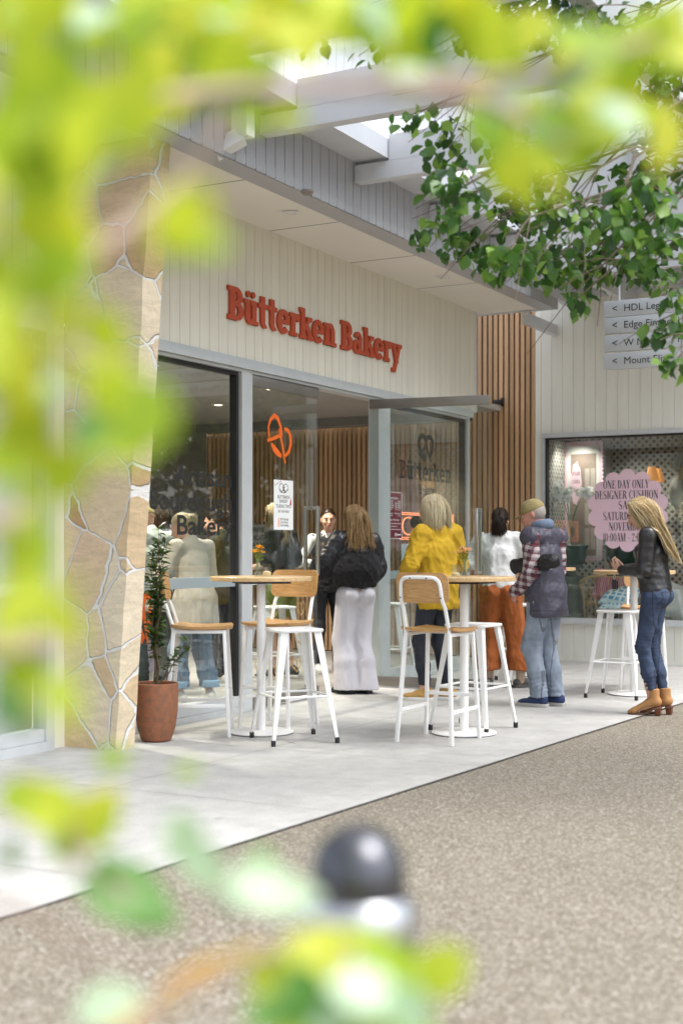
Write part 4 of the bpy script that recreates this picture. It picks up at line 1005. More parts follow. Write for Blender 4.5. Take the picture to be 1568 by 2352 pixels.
def skin_mat(name, c):
    return mat(name, c, .5, var=(9, .10), spec=.35)
M_skin = skin_mat('light skin', (.56, .33, .235)); M_skin2 = skin_mat('flushed skin', (.55, .27, .20)); M_skin3 = skin_mat('tan skin', (.46, .26, .17))
M_eye = mat('eye white', (.6, .58, .55), .2); M_iris = mat('dark eye', (.02, .014, .01), .2); M_lip = mat('lips', (.42, .15, .13), .4); M_brow = mat('brow', (.05, .032, .02), .8); M_nail = mat('red nail', (.7, .03, .06), .3)
def hair_mat(name, cols): return leaf_mat(name, [rgb(c) for c in cols], .12, .35, .38, (1, .9, .7))
class Person:
    def __init__(s, label, loc, face, H=1.68, lean=0., head=(0., 0.), feet=None, hands=None, skin=None, wid=1.0, fem=True, hip_shift=(0, 0), shrug=0., twist=0., fingers=None, foot_yaw=(.12, -.12), footlift=(0, 0), group=None, knee_out=.0, heel=0.):
        k = s.k = H / 1.70; s.fem = fem; s.W = wid; s.heel = heel
        A = lambda v: rotzv(rotx(V3(*v), lean), twist)
        s.pel = V3(hip_shift[0], hip_shift[1], (.935) * k + heel); P = s.pel
        sw = (.165 if fem else .188) * wid
        s.wai = P + A((0, .005, .14 * k)); s.che = P + A((0, .01, .32 * k)); s.nb = P + A((0, -.01, .50 * k)); s.A = A
        s.sh = {q: P + A((q * sw, -.01, (.455 + shrug) * k)) for q in (-1, 1)}
        yaw, pit = head; Hd = lambda v: rotzv(rotx(V3(*v), pit + lean * .5), yaw + twist)
        s.Hd = Hd; s.hc = s.nb + rotx(V3(0, .015, .035 * k), lean * .7 + pit * .4) + Hd((0, .035, .125 * k))
        s.hip = {q: P + V3(q * .085 * k, 0, -.045 * k) for q in (-1, 1)}
        feet = feet or {-1: (-.10, 0), 1: (.10, 0)}; s.fy = {-1: foot_yaw[0], 1: foot_yaw[1]}
        s.ank, s.kne = {}, {}
        for i, q in enumerate((-1, 1)):
            f = V3(feet[q][0], feet[q][1], .085 * k + heel + footlift[i]); kn, f = ik(s.hip[q], f, .414 * k, .404 * k, rotzv((q * knee_out * .5, 1, 0), s.fy[q] * .5)); s.ank[q], s.kne[q] = f, kn
        s.elb, s.wri, s.hdir, s.hnor = {}, {}, {}, {}
        hands = hands or {}
        for q in (-1, 1):
            d = hands.get(q) or {}
            t = d.get('at', (q * (sw + .07), .04, .83 * k)); pole = d.get('pole', (q * .5, -1, 0))
            s.elb[q], s.wri[q] = ik(s.sh[q], t, .285 * k, .245 * k, pole)
            s.hdir[q] = nrm(np.array(d.get('dir', s.wri[q] - s.elb[q]), float)); s.hnor[q] = nrm(np.array(d.get('nor', (-q, 0, 0)), float)); 
        s.skin = skin or M_skin
        s.loc = Vector((loc[0], loc[1], 0)); s.rz = rz(*face); s.label = label; s.group = group
        s.curl = fingers or {-1: .5, 1: .5}
        s.body()
    def to_local(s, wpt):
        v = Vector(wpt) - s.loc; v.rotate(Matrix.Rotation(-s.rz, 3, 'Z')); return V3(*v)
    def body(s):
        k = s.k; b = Blob(.028 * k); A = s.A; X = A((1, 0, 0))
        P, Wa, C, NB = s.pel, s.wai, s.che, s.nb; f = s.fem
        b.ec(P + V3(0, -.015, -.02), P + V3(0, 0, .04), (.145 * k, .10 * k), (.135 * k, .09 * k), X); b.ec(P, Wa, (.13 * k, .09 * k), (.11 * k, .08 * k), X)
        b.ec(Wa, C, (.11 * k, .08 * k), (.135 * k, .095 * k), X); b.ec(C, C + A((0, -.01, .1 * k)), (.135 * k, .09 * k), (.10 * k, .07 * k), X)
        b.ec(s.sh[-1], s.sh[1], .045 * k); b.ec(NB - A((0, 0, .05 * k)), s.hc - s.Hd((0, .02, .06 * k)), .052 * k, .048 * k)
        for q in (-1, 1):
            b.ec(s.sh[q], s.elb[q], .045 * k, .036 * k); b.ec(s.elb[q], s.wri[q], .036 * k, (.026 * k, .022 * k), np.cross(s.hdir[q], s.hnor[q]))
            b.ec(s.hip[q], s.kne[q], .078 * k, .05 * k); b.ec(s.kne[q], s.kne[q] * .55 + s.ank[q] * .45 + V3(0, -.012, 0), .048 * k, .05 * k); b.ec(s.kne[q] * .5 + s.ank[q] * .5, s.ank[q], .046 * k, .033 * k)
            fw = rotzv((0, 1, 0), s.fy[q]); h0 = s.ank[q]
            b.ec(h0 - fw * .03 * k - V3(0, 0, .05 * k), h0 + fw * .12 * k - V3(0, 0, .058 * k + s.heel * .8), (.033 * k, .028 * k), (.036 * k, .02 * k), np.cross(fw, V3(0, 0, 1)))
            # palm
            d, n = s.hdir[q], s.hnor[q]; side = nrm(np.cross(d, n)); n = np.cross(side, d)
            s.hnor[q] = n; b.ec(s.wri[q] + d * .012 * k, s.wri[q] + d * .075 * k, (.026 * k, .014 * k), (.038 * k, .013 * k), side, k=.012)
        # head
        hc, Hd = s.hc, s.Hd; x, up = Hd((1, 0, 0)), Hd((0, 0, 1)); g = lambda *v: hc + Hd(np.array(v) * k)
        b.el(g(0, -.015, .025), (.074 * k, .094 * k, .088 * k), x, up); b.el(g(0, .030, -.035), (.060 * k, .058 * k, .078 * k), x, up); b.el(g(0, .045, -.078), (.036 * k, .030 * k, .026 * k), x, up)
        b.ec(g(0, .088, .005), g(0, .106, -.034), .010 * k, .013 * k, k=.012); b.el(g(0, .076, .022), (.05 * k, .016 * k, .012 * k), x, up, k=.015)
        b.el(g(0, .078, -.062), (.022 * k, .014 * k, .010 * k), x, up, k=.012)
        for q in (-1, 1): b.el(g(q * .036, .062, -.025), (.022 * k, .022 * k, .02 * k), x, up, k=.02); b.el(g(q * .074, -.012, -.008), (.008 * k, .018 * k, .030 * k), x, up, k=.008)
        V, Q = b.mesh(.0075); mi = [0] * len(Q)
        V = list(V); F_ = [tuple(q) for q in Q]
        ex = MB()
        for q in (-1, 1):
            ex.cur = 1; ex.ball(g(q * .031, .0815, .002), (.0115 * k, .007 * k, .0055 * k), 10, 6, Matrix.Rotation(0, 3, 'Z'))
            ex.cur = 2; ex.ball(g(q * .031, .0875, .002), (.0058 * k, .006 * k, .0056 * k), 8, 5)
            ex.cur = 4; ex.tube([g(q * .014, .090, .019), g(q * .032, .091, .025), g(q * .050, .080, .019)], [.0028 * k, .0035 * k, .002 * k], 5)
        ex.cur = 3; ex.tube([g(-.024, .082, -.056), g(-.010, .094, -.053), g(0, .0955, -.0545), g(.010, .094, -.053), g(.024, .082, -.056)], [.002 * k, .0045 * k, .004 * k, .0045 * k, .002 * k], 6)
        ex.tube([g(-.020, .084, -.059), g(0, .0935, -.0635), g(.020, .084, -.059)], [.002 * k, .005 * k, .002 * k], 6)
        ex.cur = 0
        for q in (-1, 1): s.fingers(ex, q)
        me = bpy.data.meshes.new('person'); o0 = len(V)
        V += [tuple(v) for v in ex.v]; F_ += [tuple(i + o0 for i in f_) for f_ in ex.f]; mi += ex.mi
        me.from_pydata([tuple(map(float, v)) for v in V], [], F_)
        for m_ in (s.skin, M_eye, M_iris, M_lip, M_brow, M_nail): me.materials.append(m_)
        me.polygons.foreach_set('material_index', mi); me.polygons.foreach_set('use_smooth', [True] * len(F_)); me.update()
        s.o = bpy.data.objects.new('person', me); col.objects.link(s.o); s.o.location = s.loc; s.o.rotation_euler.z = s.rz; tag(s.o, s.label, 'person', s.group)
    def fingers(s, ex, q):
        k = s.k; d, n = s.hdir[q], s.hnor[q]; side = np.cross(d, n); w = s.wri[q]; cu = s.curl[q]
        cu = cu if hasattr(cu, '__len__') else (cu, cu * 1.05, cu * 1.1, cu * 1.2, cu * .5)
        thumb_side = side * q
        for j, (off, L, r) in enumerate(((.027, .072, .0085), (.009, .080, .0088), (-.009, .074, .0085), (-.026, .058, .0075))):
            p = w + d * (.078 - .004 * abs(j - 1)) * k + thumb_side * off * k; a = .12; pts = [p - d * .02 * k, p]; dd = d
            for sg in (.45, .31, .24):
                a += cu[j] * (.8 if sg == .45 else 1.0); dd = d * math.cos(a) + n * math.sin(a); p = p + dd * L * sg * k; pts.append(p)
            ex.tube(pts, [r * 1.0 * k, r * 1.02 * k, r * .95 * k, r * .85 * k, r * .6 * k], 7)
            if getattr(s, 'nails', False): ex.cur = 5; ex.ball(pts[-1] - dd * .004 - n * .003, (.006, .006, .006), 6, 4); ex.cur = 0
        p = w + d * .025 * k + thumb_side * .026 * k; a = cu[4]; dd = nrm(d * .75 + thumb_side * .65 + n * (.2 + a * .5)); p1 = p + dd * .036 * k; dd2 = nrm(dd + d * .35 + n * a * .6); p2 = p1 + dd2 * .030 * k; dd3 = nrm(dd2 + n * a * .6); p3 = p2 + dd3 * .022 * k
        ex.tube([p - dd * .01, p, p1, p2, p3], [.012 * k, .0125 * k, .0105 * k, .0095 * k, .006 * k], 7)
    # ---- garments
    def top(s, name, m, loose=.02, hem=-.06, sleeve=1.0, r=(.058, .05, .042), waist=0., hipw=0., neck=.02, wr=((30, .005, (1, 1, .6)),), folds=(), h=.010, seed=1, collar=None, bag=0., mi=None, blob=None, hem_cut=True, cuff=None, depth=0., zhem=None):
        k = s.k; b = blob or Blob(.035 * k); A = s.A; X = A((1, 0, 0)); P, Wa, C = s.pel, s.wai, s.che; L = loose
        hp = P + A((0, -.008, hem * k)); wd = .135 * s.W
        bust = .018 if s.fem else .0
        rh = ((.138 * k + L + hipw), (.10 * k + L + hipw + depth)); rw = ((.112 * k * s.W + L + waist), (.085 * k + L + waist + depth))
        if hem < -.09: b.ec(hp, P, rh, rh, X); b.ec(P, Wa, rh, rw, X)
        else: b.ec(hp, Wa, rh, rw, X)
        b.ec(Wa, C, ((.112 * k * s.W + L + waist), (.085 * k + L + waist + depth)), (wd * k + L, (.092 + bust) * k + L), X)
        b.ec(C, C + A((0, -.012, .10 * k)), (wd * k + L, (.090 + bust * .6) * k + L), (.115 * k + L * .6, .068 * k + L * .5), X)
        b.ec(s.sh[-1] - A((0, 0, .0)), s.sh[1], r[0] * .86 * k, r[0] * .86 * k); b.ec(s.sh[-1] * .35 + s.sh[1] * .65 + A((0, 0, .02)), s.sh[-1] * .65 + s.sh[1] * .35 + A((0, 0, .02)), .055 * k + L * .3, .055 * k + L * .3)
        for q in (-1, 1):
            if sleeve <= 0: continue
            if sleeve < .5:
                e = s.sh[q] + (s.elb[q] - s.sh[q]) * sleeve * 2; b.ec(s.sh[q], e, r[0] * k, r[1] * 1.1 * k)
            else:
                e = s.elb[q] + (s.wri[q] - s.elb[q]) * (sleeve - .5) * 2; b.ec(s.sh[q], s.elb[q], r[0] * k, r[1] * k); b.ec(s.elb[q], e, r[1] * k, r[2] * k, k=.02)
                if cuff: b.ec(e - nrm(e - s.elb[q]) * .03, e + nrm(e - s.elb[q]) * .005, cuff * k, cuff * k, k=.008)
        if collar:
            b.ec(s.nb + A((0, .0, -.02)), s.nb + A((0, .012, collar)), .068 * k, .066 * k, k=.015)
        else: b.ec(s.nb + A((0, .0, -.05)), s.nb + A((0, .01, neck - .02)), .062 * k, .058 * k)
        if hem_cut: 
            up = A((0, 0, 1)); b.clip(hp - up * .045 if zhem is None else V3(0, 0, zhem), -up if zhem is None else (0, 0, -1))
        fl = list(folds)
        for q in (-1, 1):
            if sleeve >= .6: fl += [(s.elb[q], .09, .006, s.elb[q] - s.sh[q], .035), ((s.elb[q] + s.wri[q]) / 2, .09, .004, s.wri[q] - s.elb[q], .04)]
        return cloth(name, b, m, s.o, h, wr, fl, seed, mi=mi)
    def legs(s, name, m, r=(.098, .066, .062, .058), hem=.09, waist=.06, seatf=.012, wr=((26, .004, (1, 1, .7)),), folds=(), h=.010, seed=2, upto=1.0, hipx=0.):
        k = s.k; b = Blob(.03 * k); P = s.pel
        b.ec(P + V3(0, 0, .02 * k), P + V3(0, 0, waist * k), ((.138 + hipx) * k, .100 * k), ((.125 + hipx * .5) * k, .092 * k))
        for q in (-1, 1):
            b.el(s.hip[q] + V3(q * -.012, -.030 * k, .012 * k), (.088 * k, (.095 + seatf) * k, .095 * k))
            if upto >= 1:
                b.ec(s.hip[q], s.kne[q], r[0] * k, r[1] * k); mid = s.kne[q] * .5 + s.ank[q] * .5 + V3(0, -.010 * k, 0); e = s.ank[q] + V3(0, -.004, hem - s.ank[q][2] - .02)
                b.ec(s.kne[q], mid, r[1] * k, r[2] * k); b.ec(mid, e, r[2] * k, r[3] * k)
            else: b.ec(s.hip[q], s.hip[q] + (s.kne[q] - s.hip[q]) * upto, r[0] * k, r[1] * k)
        if upto >= 1: b.clip((0, 0, hem), (0, 0, -1))
        else: b.clip(s.hip[1] + (s.kne[1] - s.hip[1]) * upto, (0, 0, -1))
        b.clip(P + V3(0, 0, (waist + .05) * k), (0, 0, 1))
        fl = list(folds)
        for q in (-1, 1):
            if upto >= 1 and r[3] < .09: fl += [(s.kne[q], .12, .005, (0, .2, 1), .05), (s.ank[q] + V3(0, 0, .08), .12, .006, (0, .3, 1), .04), (s.hip[q] + V3(0, -.05, -.08), .09, .005, (.4, 0, 1), .045)]
        return cloth(name, b, m, s.o, h, wr, fl, seed)
    def shoes(s, m, sole, tall=0., kind='sneaker', msole=None, lace=None):
        k = s.k
        for q in (-1, 1):
            fw = rotzv((0, 1, 0), s.fy[q]); sd = np.cross(fw, V3(0, 0, 1)); a = s.ank[q].copy(); base = a[2] - .085 * k - s.heel; G = lambda f_, z, x=0.: V3(a[0], a[1], 0) + fw * f_ * k + sd * x + V3(0, 0, base + z)
            b = Blob(.018); hl = s.heel
            b.ec(G(-.045, .048 + hl), G(.02, .048 + hl * .8), (.037 * k, .035), (.038 * k, .034), sd); b.ec(G(.02, .045 + hl * .8), G(.135, .036), (.040 * k, .034), (.043 * k, .022), sd); b.ec(G(.135, .035 - (.008 if hl else 0)), G(.165, .032 - (.010 if hl else 0)), (.042 * k, .022), (.034 * k, .018), sd)
            if kind == 'sneaker': b.ec(G(-.035, .07), G(-.015, .095), (.038 * k, .042), (.037 * k, .036), sd); b.ec(G(.0, .085), G(.07, .055), .032, .028)
            if kind == 'boot': b.ec(G(-.02, .05 + hl), G(-.012, .155 + hl), (.040, .044), (.043, .048), sd); b.clip(G(0, .15 + hl), (0, 0, 1))
            if kind == 'clog': b.ec(G(.05, .055), G(.10, .05), (.048, .03), (.050, .028), sd)
            b.clip(G(0, .014 + (.0 if not hl else .004)), (0, 0, -1)) if not hl else None
            o = cloth('shoe', b, m, s.o, .007, ((60, .001, (1, 1, 1)),), (), 3)
            sb = MB(); n = 10; prof = []
            for j in range(n + 1):
                f_ = -.083 + (.285 if kind != 'boot' else .272) * j / n; wd = .034 + .014 * math.sin(math.pi * min(1, j / n * 1.0)) - (.020 if j == n else .008 if j == 0 else 0); prof.append((f_, wd * (.85 if kind == 'boot' else 1.0)))
            zz = lambda f_: hl * max(0, min(1, (.06 - f_) / .10)) * .92
            th = .024 if kind != 'boot' else .008; vs = []
            for f_, wd in prof: vs += [G(f_, zz(f_), -wd), G(f_, zz(f_), wd), G(f_, zz(f_) + th + .004, wd), G(f_, zz(f_) + th + .004, -wd)]
            fs = [(3, 2, 1, 0), tuple(n * 4 + i for i in range(4))]
            for j in range(n):
                for i in range(4): fs.append((j * 4 + i, j * 4 + (i + 1) % 4, j * 4 + 4 + (i + 1) % 4, j * 4 + 4 + i))
            sb.add(vs, fs); sb.build('sole', msole or sole, o, bevel=.002)
            if hl:
                hb = MB(); hb.bar(G(-.052, 0.0), G(-.048, hl + .012), .040, .042, tuple(fw), .055, .05); hb.build('heel', sole, o, bevel=.003)
            if lace:
                lb = MB()
                for j in range(4): c = G(.030 + j * .022, .086 - j * .010); lb.tube([c - sd * .028, c + V3(0, 0, .010), c + sd * .028], .0035, 5)
                lb.build('laces', lace, o, smooth=True)
    def hair(s, m, length=.12, n=420, spread=.02, part=0., shell=True, colliders=(), back=True, seed=4, bangs=False, r=.0019, tie=None, start=.2, puff=.012, sweep=.75, pull=0.):
        k = s.k; rng = np.random.default_rng(seed); hc, Hd = s.hc, s.Hd
        x, y, z = Hd((1, 0, 0)), Hd((0, 1, 0)), Hd((0, 0, 1)); c = hc + Hd((0, -.016 * k, .022 * k)); rad = np.array([.075, .096, .093]) * k
        b = Blob(.02); b.el(c + z * .006, rad * 1.02, x, z); 
        if length > .2: b.el(c - y * .02 - z * .05 * k, (.070 * k, .075 * k, .10 * k), x, z)
        b.clip(c + y * .045 * k, nrm(y * 1.0 - z * .75)); b.clip(c - z * (.055 if length > .1 else .045) * k, nrm(-z * .9 + y * .35))
        base = cloth('hair', b, m, s.o, .008, ((70, .003, (1, 1, .3)),), (), seed)
        Rm = np.stack([x, y, z], 1)
        steps = max(8, int(length / .028) + 6); S = []
        cols = [(c, rad * 1.03, np.eye(3) @ Rm)] + [(np.array(cc), np.array(rr), np.eye(3)) for cc, rr in colliders]
        while len(S) < n:
            v = rng.normal(0, 1, 3); v /= np.linalg.norm(v)
            if v[2] < -.25 or (v[1] > .42 and v[2] < .70) : continue
            if v[1] > .12 and v[2] < .35: continue
            S.append(v)
        v = np.array(S); P = c + (v * rad * (1.0 + rng.uniform(.0, .05, (n, 1)))) @ Rm.T
        sgn = np.sign(v[:, 0] - part + 1e-3)
        out = np.stack([sgn * .9, np.full(n, -sweep), np.full(n, .05)], 1)
        tgt = None
        if tie is not None: tgt = c + Rm @ (np.array(tie) * k)
        path = [P.copy()]; d = (out + rng.normal(0, .12, (n, 3))) @ Rm.T; seg = np.full(n, (length + .16 * k) / steps) * rng.uniform(.82, 1.05, n)
        if tgt is None: seg *= np.where(v[:, 2] < .1, .72, 1.0)
        noise_d = rng.normal(0, spread, (n, 3)) * np.where(rng.uniform(0, 1, (n, 1)) < .08, 2.6, 1.0); ph = rng.uniform(0, 6.28, n)
        for j in range(steps):
            g = V3(0, 0, -1)
            if tgt is not None and j < steps * .55: dirn = nrm_rows(tgt - P + rng.normal(0, .004, (n, 3))); d = d * .3 + dirn * .9
            else: d = d * .55 + g * .55 + noise_d * (1 if tgt is None else .8) + .10 * np.stack([np.sin(ph + j * .55), np.cos(ph * 1.3 + j * .5), np.zeros(n)], 1) * (spread * 12)
            if pull: d = d - y * pull * np.where((P - c) @ y > -.10, 1.0, .25)[:, None]
            d = nrm_rows(d); P = P + d * seg[:, None]
            if tgt is not None and j < steps * .55:
                close = np.linalg.norm(tgt - P, axis=1) < .02; P[close] = tgt + rng.normal(0, .008, (close.sum(), 3))
            for cc, rr, M_ in cols:
                q = (P - cc) @ M_; L = np.sqrt(((q / rr) ** 2).sum(1)); ins = L < 1.0
                if ins.any(): q[ins] /= L[ins, None]; P[ins] = cc + q[ins] @ M_.T + (q[ins] @ M_.T) * .0
            P_ = P + (P - c) * 0; path.append(P_.copy())
        path = np.stack(path, 1)      # n, steps+1, 3
        lay = rng.uniform(0, 1, n)[:, None, None] * puff
        outw = path - c; outw[:, :, 2] *= .2; outw /= (np.linalg.norm(outw, axis=2, keepdims=True) + 1e-9); path = path + outw * lay
        m_, kk = path.shape[1], 3; T = np.gradient(path, axis=1); T /= (np.linalg.norm(T, axis=2, keepdims=True) + 1e-9)
        ref = outw; A_ = np.cross(T, ref); A_ /= (np.linalg.norm(A_, axis=2, keepdims=True) + 1e-9); B_ = np.cross(A_, T)
        rr = (r * np.concatenate([np.ones(m_ - 4), np.linspace(1, .15, 4)]))[None, :, None] * rng.uniform(.7, 1.3, (n, 1, 1))
        ring = np.stack([path + A_ * rr * 1.2, path - A_ * rr * 1.2, path + B_ * rr * .8], 2)    # n,m,3,3
        V = ring.reshape(-1, 3); bs = (np.arange(n) * m_ * 3)[:, None, None] + (np.arange(m_ - 1) * 3)[None, :, None]
        F_ = np.stack([np.stack([bs[:, :, 0] + a, bs[:, :, 0] + b_, bs[:, :, 0] + 3 + b_, bs[:, :, 0] + 3 + a], 2) for a, b_ in ((0, 1), (1, 2), (2, 0))], 2).reshape(-1, 4)
        o = np_mesh('hair_strands', V, F_, m, base, True)
        return base
def nrm_rows(a): return a / (np.linalg.norm(a, axis=1, keepdims=True) + 1e-12)
# ------------------------------------------------------------------ cloths
def cm(name, c, rough=.8, var=(8, .12), bump=(24, .5, .012), sheen=.0, **k): return mat(name, rgb(c) if isinstance(c, str) else c, rough, var=var, bump=bump, sheen=sheen, stretch=(1, 1, .55), **k)
def denim(name, c, c2):
    m = mat(name, rgb(c), .85, var=(5, .2, rgb(c2)), bump=(140, .25, .003)); return m
M_denim = denim('faded blue denim', '8f99a8', '75818f'); M_denimd = denim('dark blue denim', '3a4a66', '28344a'); M_denimm = denim('mid blue denim', '647c92', '4a617a')
M_mustard = cm('mustard jersey', 'b8941c', .9, (6, .08)); M_leather = mat('black leather', (.014, .014, .016), .32, var=(20, .3), bump=(26, .35, .008), spec=.6)
M_satin = mat('black satin', (.014, .015, .019), .4, bump=(30, .3, .008)); M_fleece = mat('black fleece', (.006, .006, .007), .95, bump=(120, 1.0, .012), sheen=.05)
M_lgrey = cm('pale grey jersey', 'cbc9d0', .9, (7, .04)); M_blackc = cm('black cotton', (.012, .013, .017), .85); M_navyc = cm('navy leggings', (.010, .013, .024), .7)
M_whitec = cm('white cotton', 'd8d8d6', .9, (7, .03)); M_rust = cm('rust linen', '9a5424', .9, (10, .12)); M_vest = mat('aubergine grey nylon', rgb('403e4c'), .5, var=(6, .1), bump=(30, .35, .008))
M_beige = cm('beige wool', 'b6aea2', .9, (30, .06)); M_mint = cm('pale linen', 'a8b0aa', .9); M_lav = cm('lavender cotton', 'a89cb8', .9); M_teal = cm('teal cotton', '7fa8ac', .9)
M_green = cm('olive shorts', '6c7a3c', .9); M_char = cm('dark green jacket', '20271f', .85); M_dtee = cm('charcoal tee', '1d1d20', .9); M_khaki = cm('khaki cap cotton', '8f8258', .9, (20, .10)); M_suede = cm('brown suede', '7a4f38', .9)
M_dcol = denim('denim collar', '6f7d92', '59677e'); M_sock = cm('beige sock', 'b5a08c', .9); M_solew = mat('white rubber sole', (.72, .71, .68), .6); M_soleg = mat('grey sole', (.42, .41, .39), .7)
M_navs = cm('navy shoe mesh', '26365c', .8); M_tans = cm('tan suede shoe', 'b08a50', .9); M_boot = cm('tan suede boot', 'a5794c', .85, (16, .12)); M_heel = mat('stacked heel', rgb('6b3a22'), .5); M_clog = mat('grey clog foam', rgb('55534f'), .6); M_blks = mat('black shoe', (.015, .015, .016), .5); M_wsh = cm('white shoe', 'c8c6c2', .6)
M_lace = mat('white lace', (.7, .7, .68), .9); M_paper = mat('brown kraft paper', rgb('a88456'), .85, var=(5, .1), bump=(14, .5, .012))
H_blond = hair_mat('ash blond hair', ['c8b68c', 'dccfa8', 'e8dfc4', 'b09c74', 'dfd4b4']); H_blond2 = hair_mat('honey blond hair', ['ccb080', 'e0ca9c', 'e8d8b4', 'b0925f', 'a08258']); H_lbrown = hair_mat('light brown hair', ['98794f', 'b8986a', 'a8885c', '7c6040', 'c8ac80'])
H_dark = hair_mat('dark brown hair', ['20150e', '2c1e14', '38281a', '18100b']); H_grey = hair_mat('grey stubble hair', ['8c8580', 'a59d96', '75706c'])
def plaid():
    m = bpy.data.materials.new('plaid flannel'); m.use_nodes = True; t = m.node_tree; p = t.nodes['Principled BSDF']; p.inputs['Roughness'].default_value = .9
    tc = t.nodes.new('ShaderNodeTexCoord'); sp = t.nodes.new('ShaderNodeSeparateXYZ'); t.links.new(tc.outputs['Object'], sp.inputs[0])
    def mt(op, a, b=0.0, c=0.0):
        n = t.nodes.new('ShaderNodeMath'); n.operation = op
        for k, v in enumerate((a, b, c)):
            if isinstance(v, (int, float)): n.inputs[k].default_value = v
            else: t.links.new(v, n.inputs[k])
        return n.outputs[0]
    def band(x, per, w, ph): return mt('LESS_THAN', mt('FRACT', mt('MULTIPLY_ADD', x, 1 / per, ph)), w)
    h = mt('ADD', mt('MULTIPLY', sp.outputs[1], .85), mt('MULTIPLY', sp.outputs[2], .22)); v = mt('SUBTRACT', sp.outputs[2], mt('MULTIPLY', sp.outputs[1], .22))
    cur = None
    def mix(f, a, b):
        n = t.nodes.new('ShaderNodeMix'); n.data_type = 'RGBA'; t.links.new(f, n.inputs['Factor'])
        for k, q in ((6, a), (7, b)):
            if isinstance(q, tuple): n.inputs[k].default_value = (*q, 1)
            else: t.links.new(q, n.inputs[k])
        return n.outputs[2]
    dark, wht, red = rgb('2a2630'), rgb('b5a9aa'), rgb('6c2c3a')
    s_ = mt('ADD', mt('MULTIPLY', band(h, .062, .45, .1), .5), mt('MULTIPLY', band(v, .062, .45, .3), .5))
    c = mix(s_, dark, wht); c = mix(mt('MULTIPLY', band(h, .062, .16, .55), .75), c, red); c = mix(mt('MULTIPLY', band(v, .062, .16, .75), .75), c, red)
    t.links.new(c, p.inputs['Base Color']); return m
M_plaid = plaid()
def stripes():
    m = cm('striped hoodie', '34363e', .9); t = m.node_tree; p = t.nodes['Principled BSDF']; tc = t.nodes.new('ShaderNodeTexCoord'); w_ = t.nodes.new('ShaderNodeTexWave'); w_.bands_direction = 'Z'; w_.inputs['Scale'].default_value = 22
    t.links.new(tc.outputs['Object'], w_.inputs['Vector']); r_ = t.nodes.new('ShaderNodeValToRGB'); r_.color_ramp.elements[0].color = (*rgb('2a2c34'), 1); r_.color_ramp.elements[1].color = (*rgb('777a80'), 1); r_.color_ramp.elements[0].position = .55; r_.color_ramp.elements[1].position = .75
    t.links.new(w_.outputs['Fac'], r_.inputs[0]); t.links.new(r_.outputs[0], p.inputs['Base Color']); return m
M_strip = stripes()
def seam(m, zs, dark=.45):
    t = m.node_tree; p = t.nodes['Principled BSDF']; l = p.inputs['Base Color'].links; tc = t.nodes.new('ShaderNodeTexCoord'); sp = t.nodes.new('ShaderNodeSeparateXYZ'); t.links.new(tc.outputs['Object'], sp.inputs[0]); cur = None
    for z in zs:
        n = t.nodes.new('ShaderNodeMath'); n.operation = 'COMPARE'; t.links.new(sp.outputs[2], n.inputs[0]); n.inputs[1].default_value = z; n.inputs[2].default_value = .0045
        if cur is None: cur = n.outputs[0]
        else: q = t.nodes.new('ShaderNodeMath'); q.operation = 'MAXIMUM'; t.links.new(cur, q.inputs[0]); t.links.new(n.outputs[0], q.inputs[1]); cur = q.outputs[0]
    mx = t.nodes.new('ShaderNodeMix'); mx.data_type = 'RGBA'; mx.blend_type = 'MULTIPLY'; mx.inputs[7].default_value = (dark, dark, dark, 1); t.links.new(cur, mx.inputs['Factor'])
    if l: t.links.new(l[0].from_socket, mx.inputs[6])
    else: mx.inputs[6].default_value = p.inputs['Base Color'].default_value
    t.links.new(mx.outputs[2], p.inputs['Base Color'])
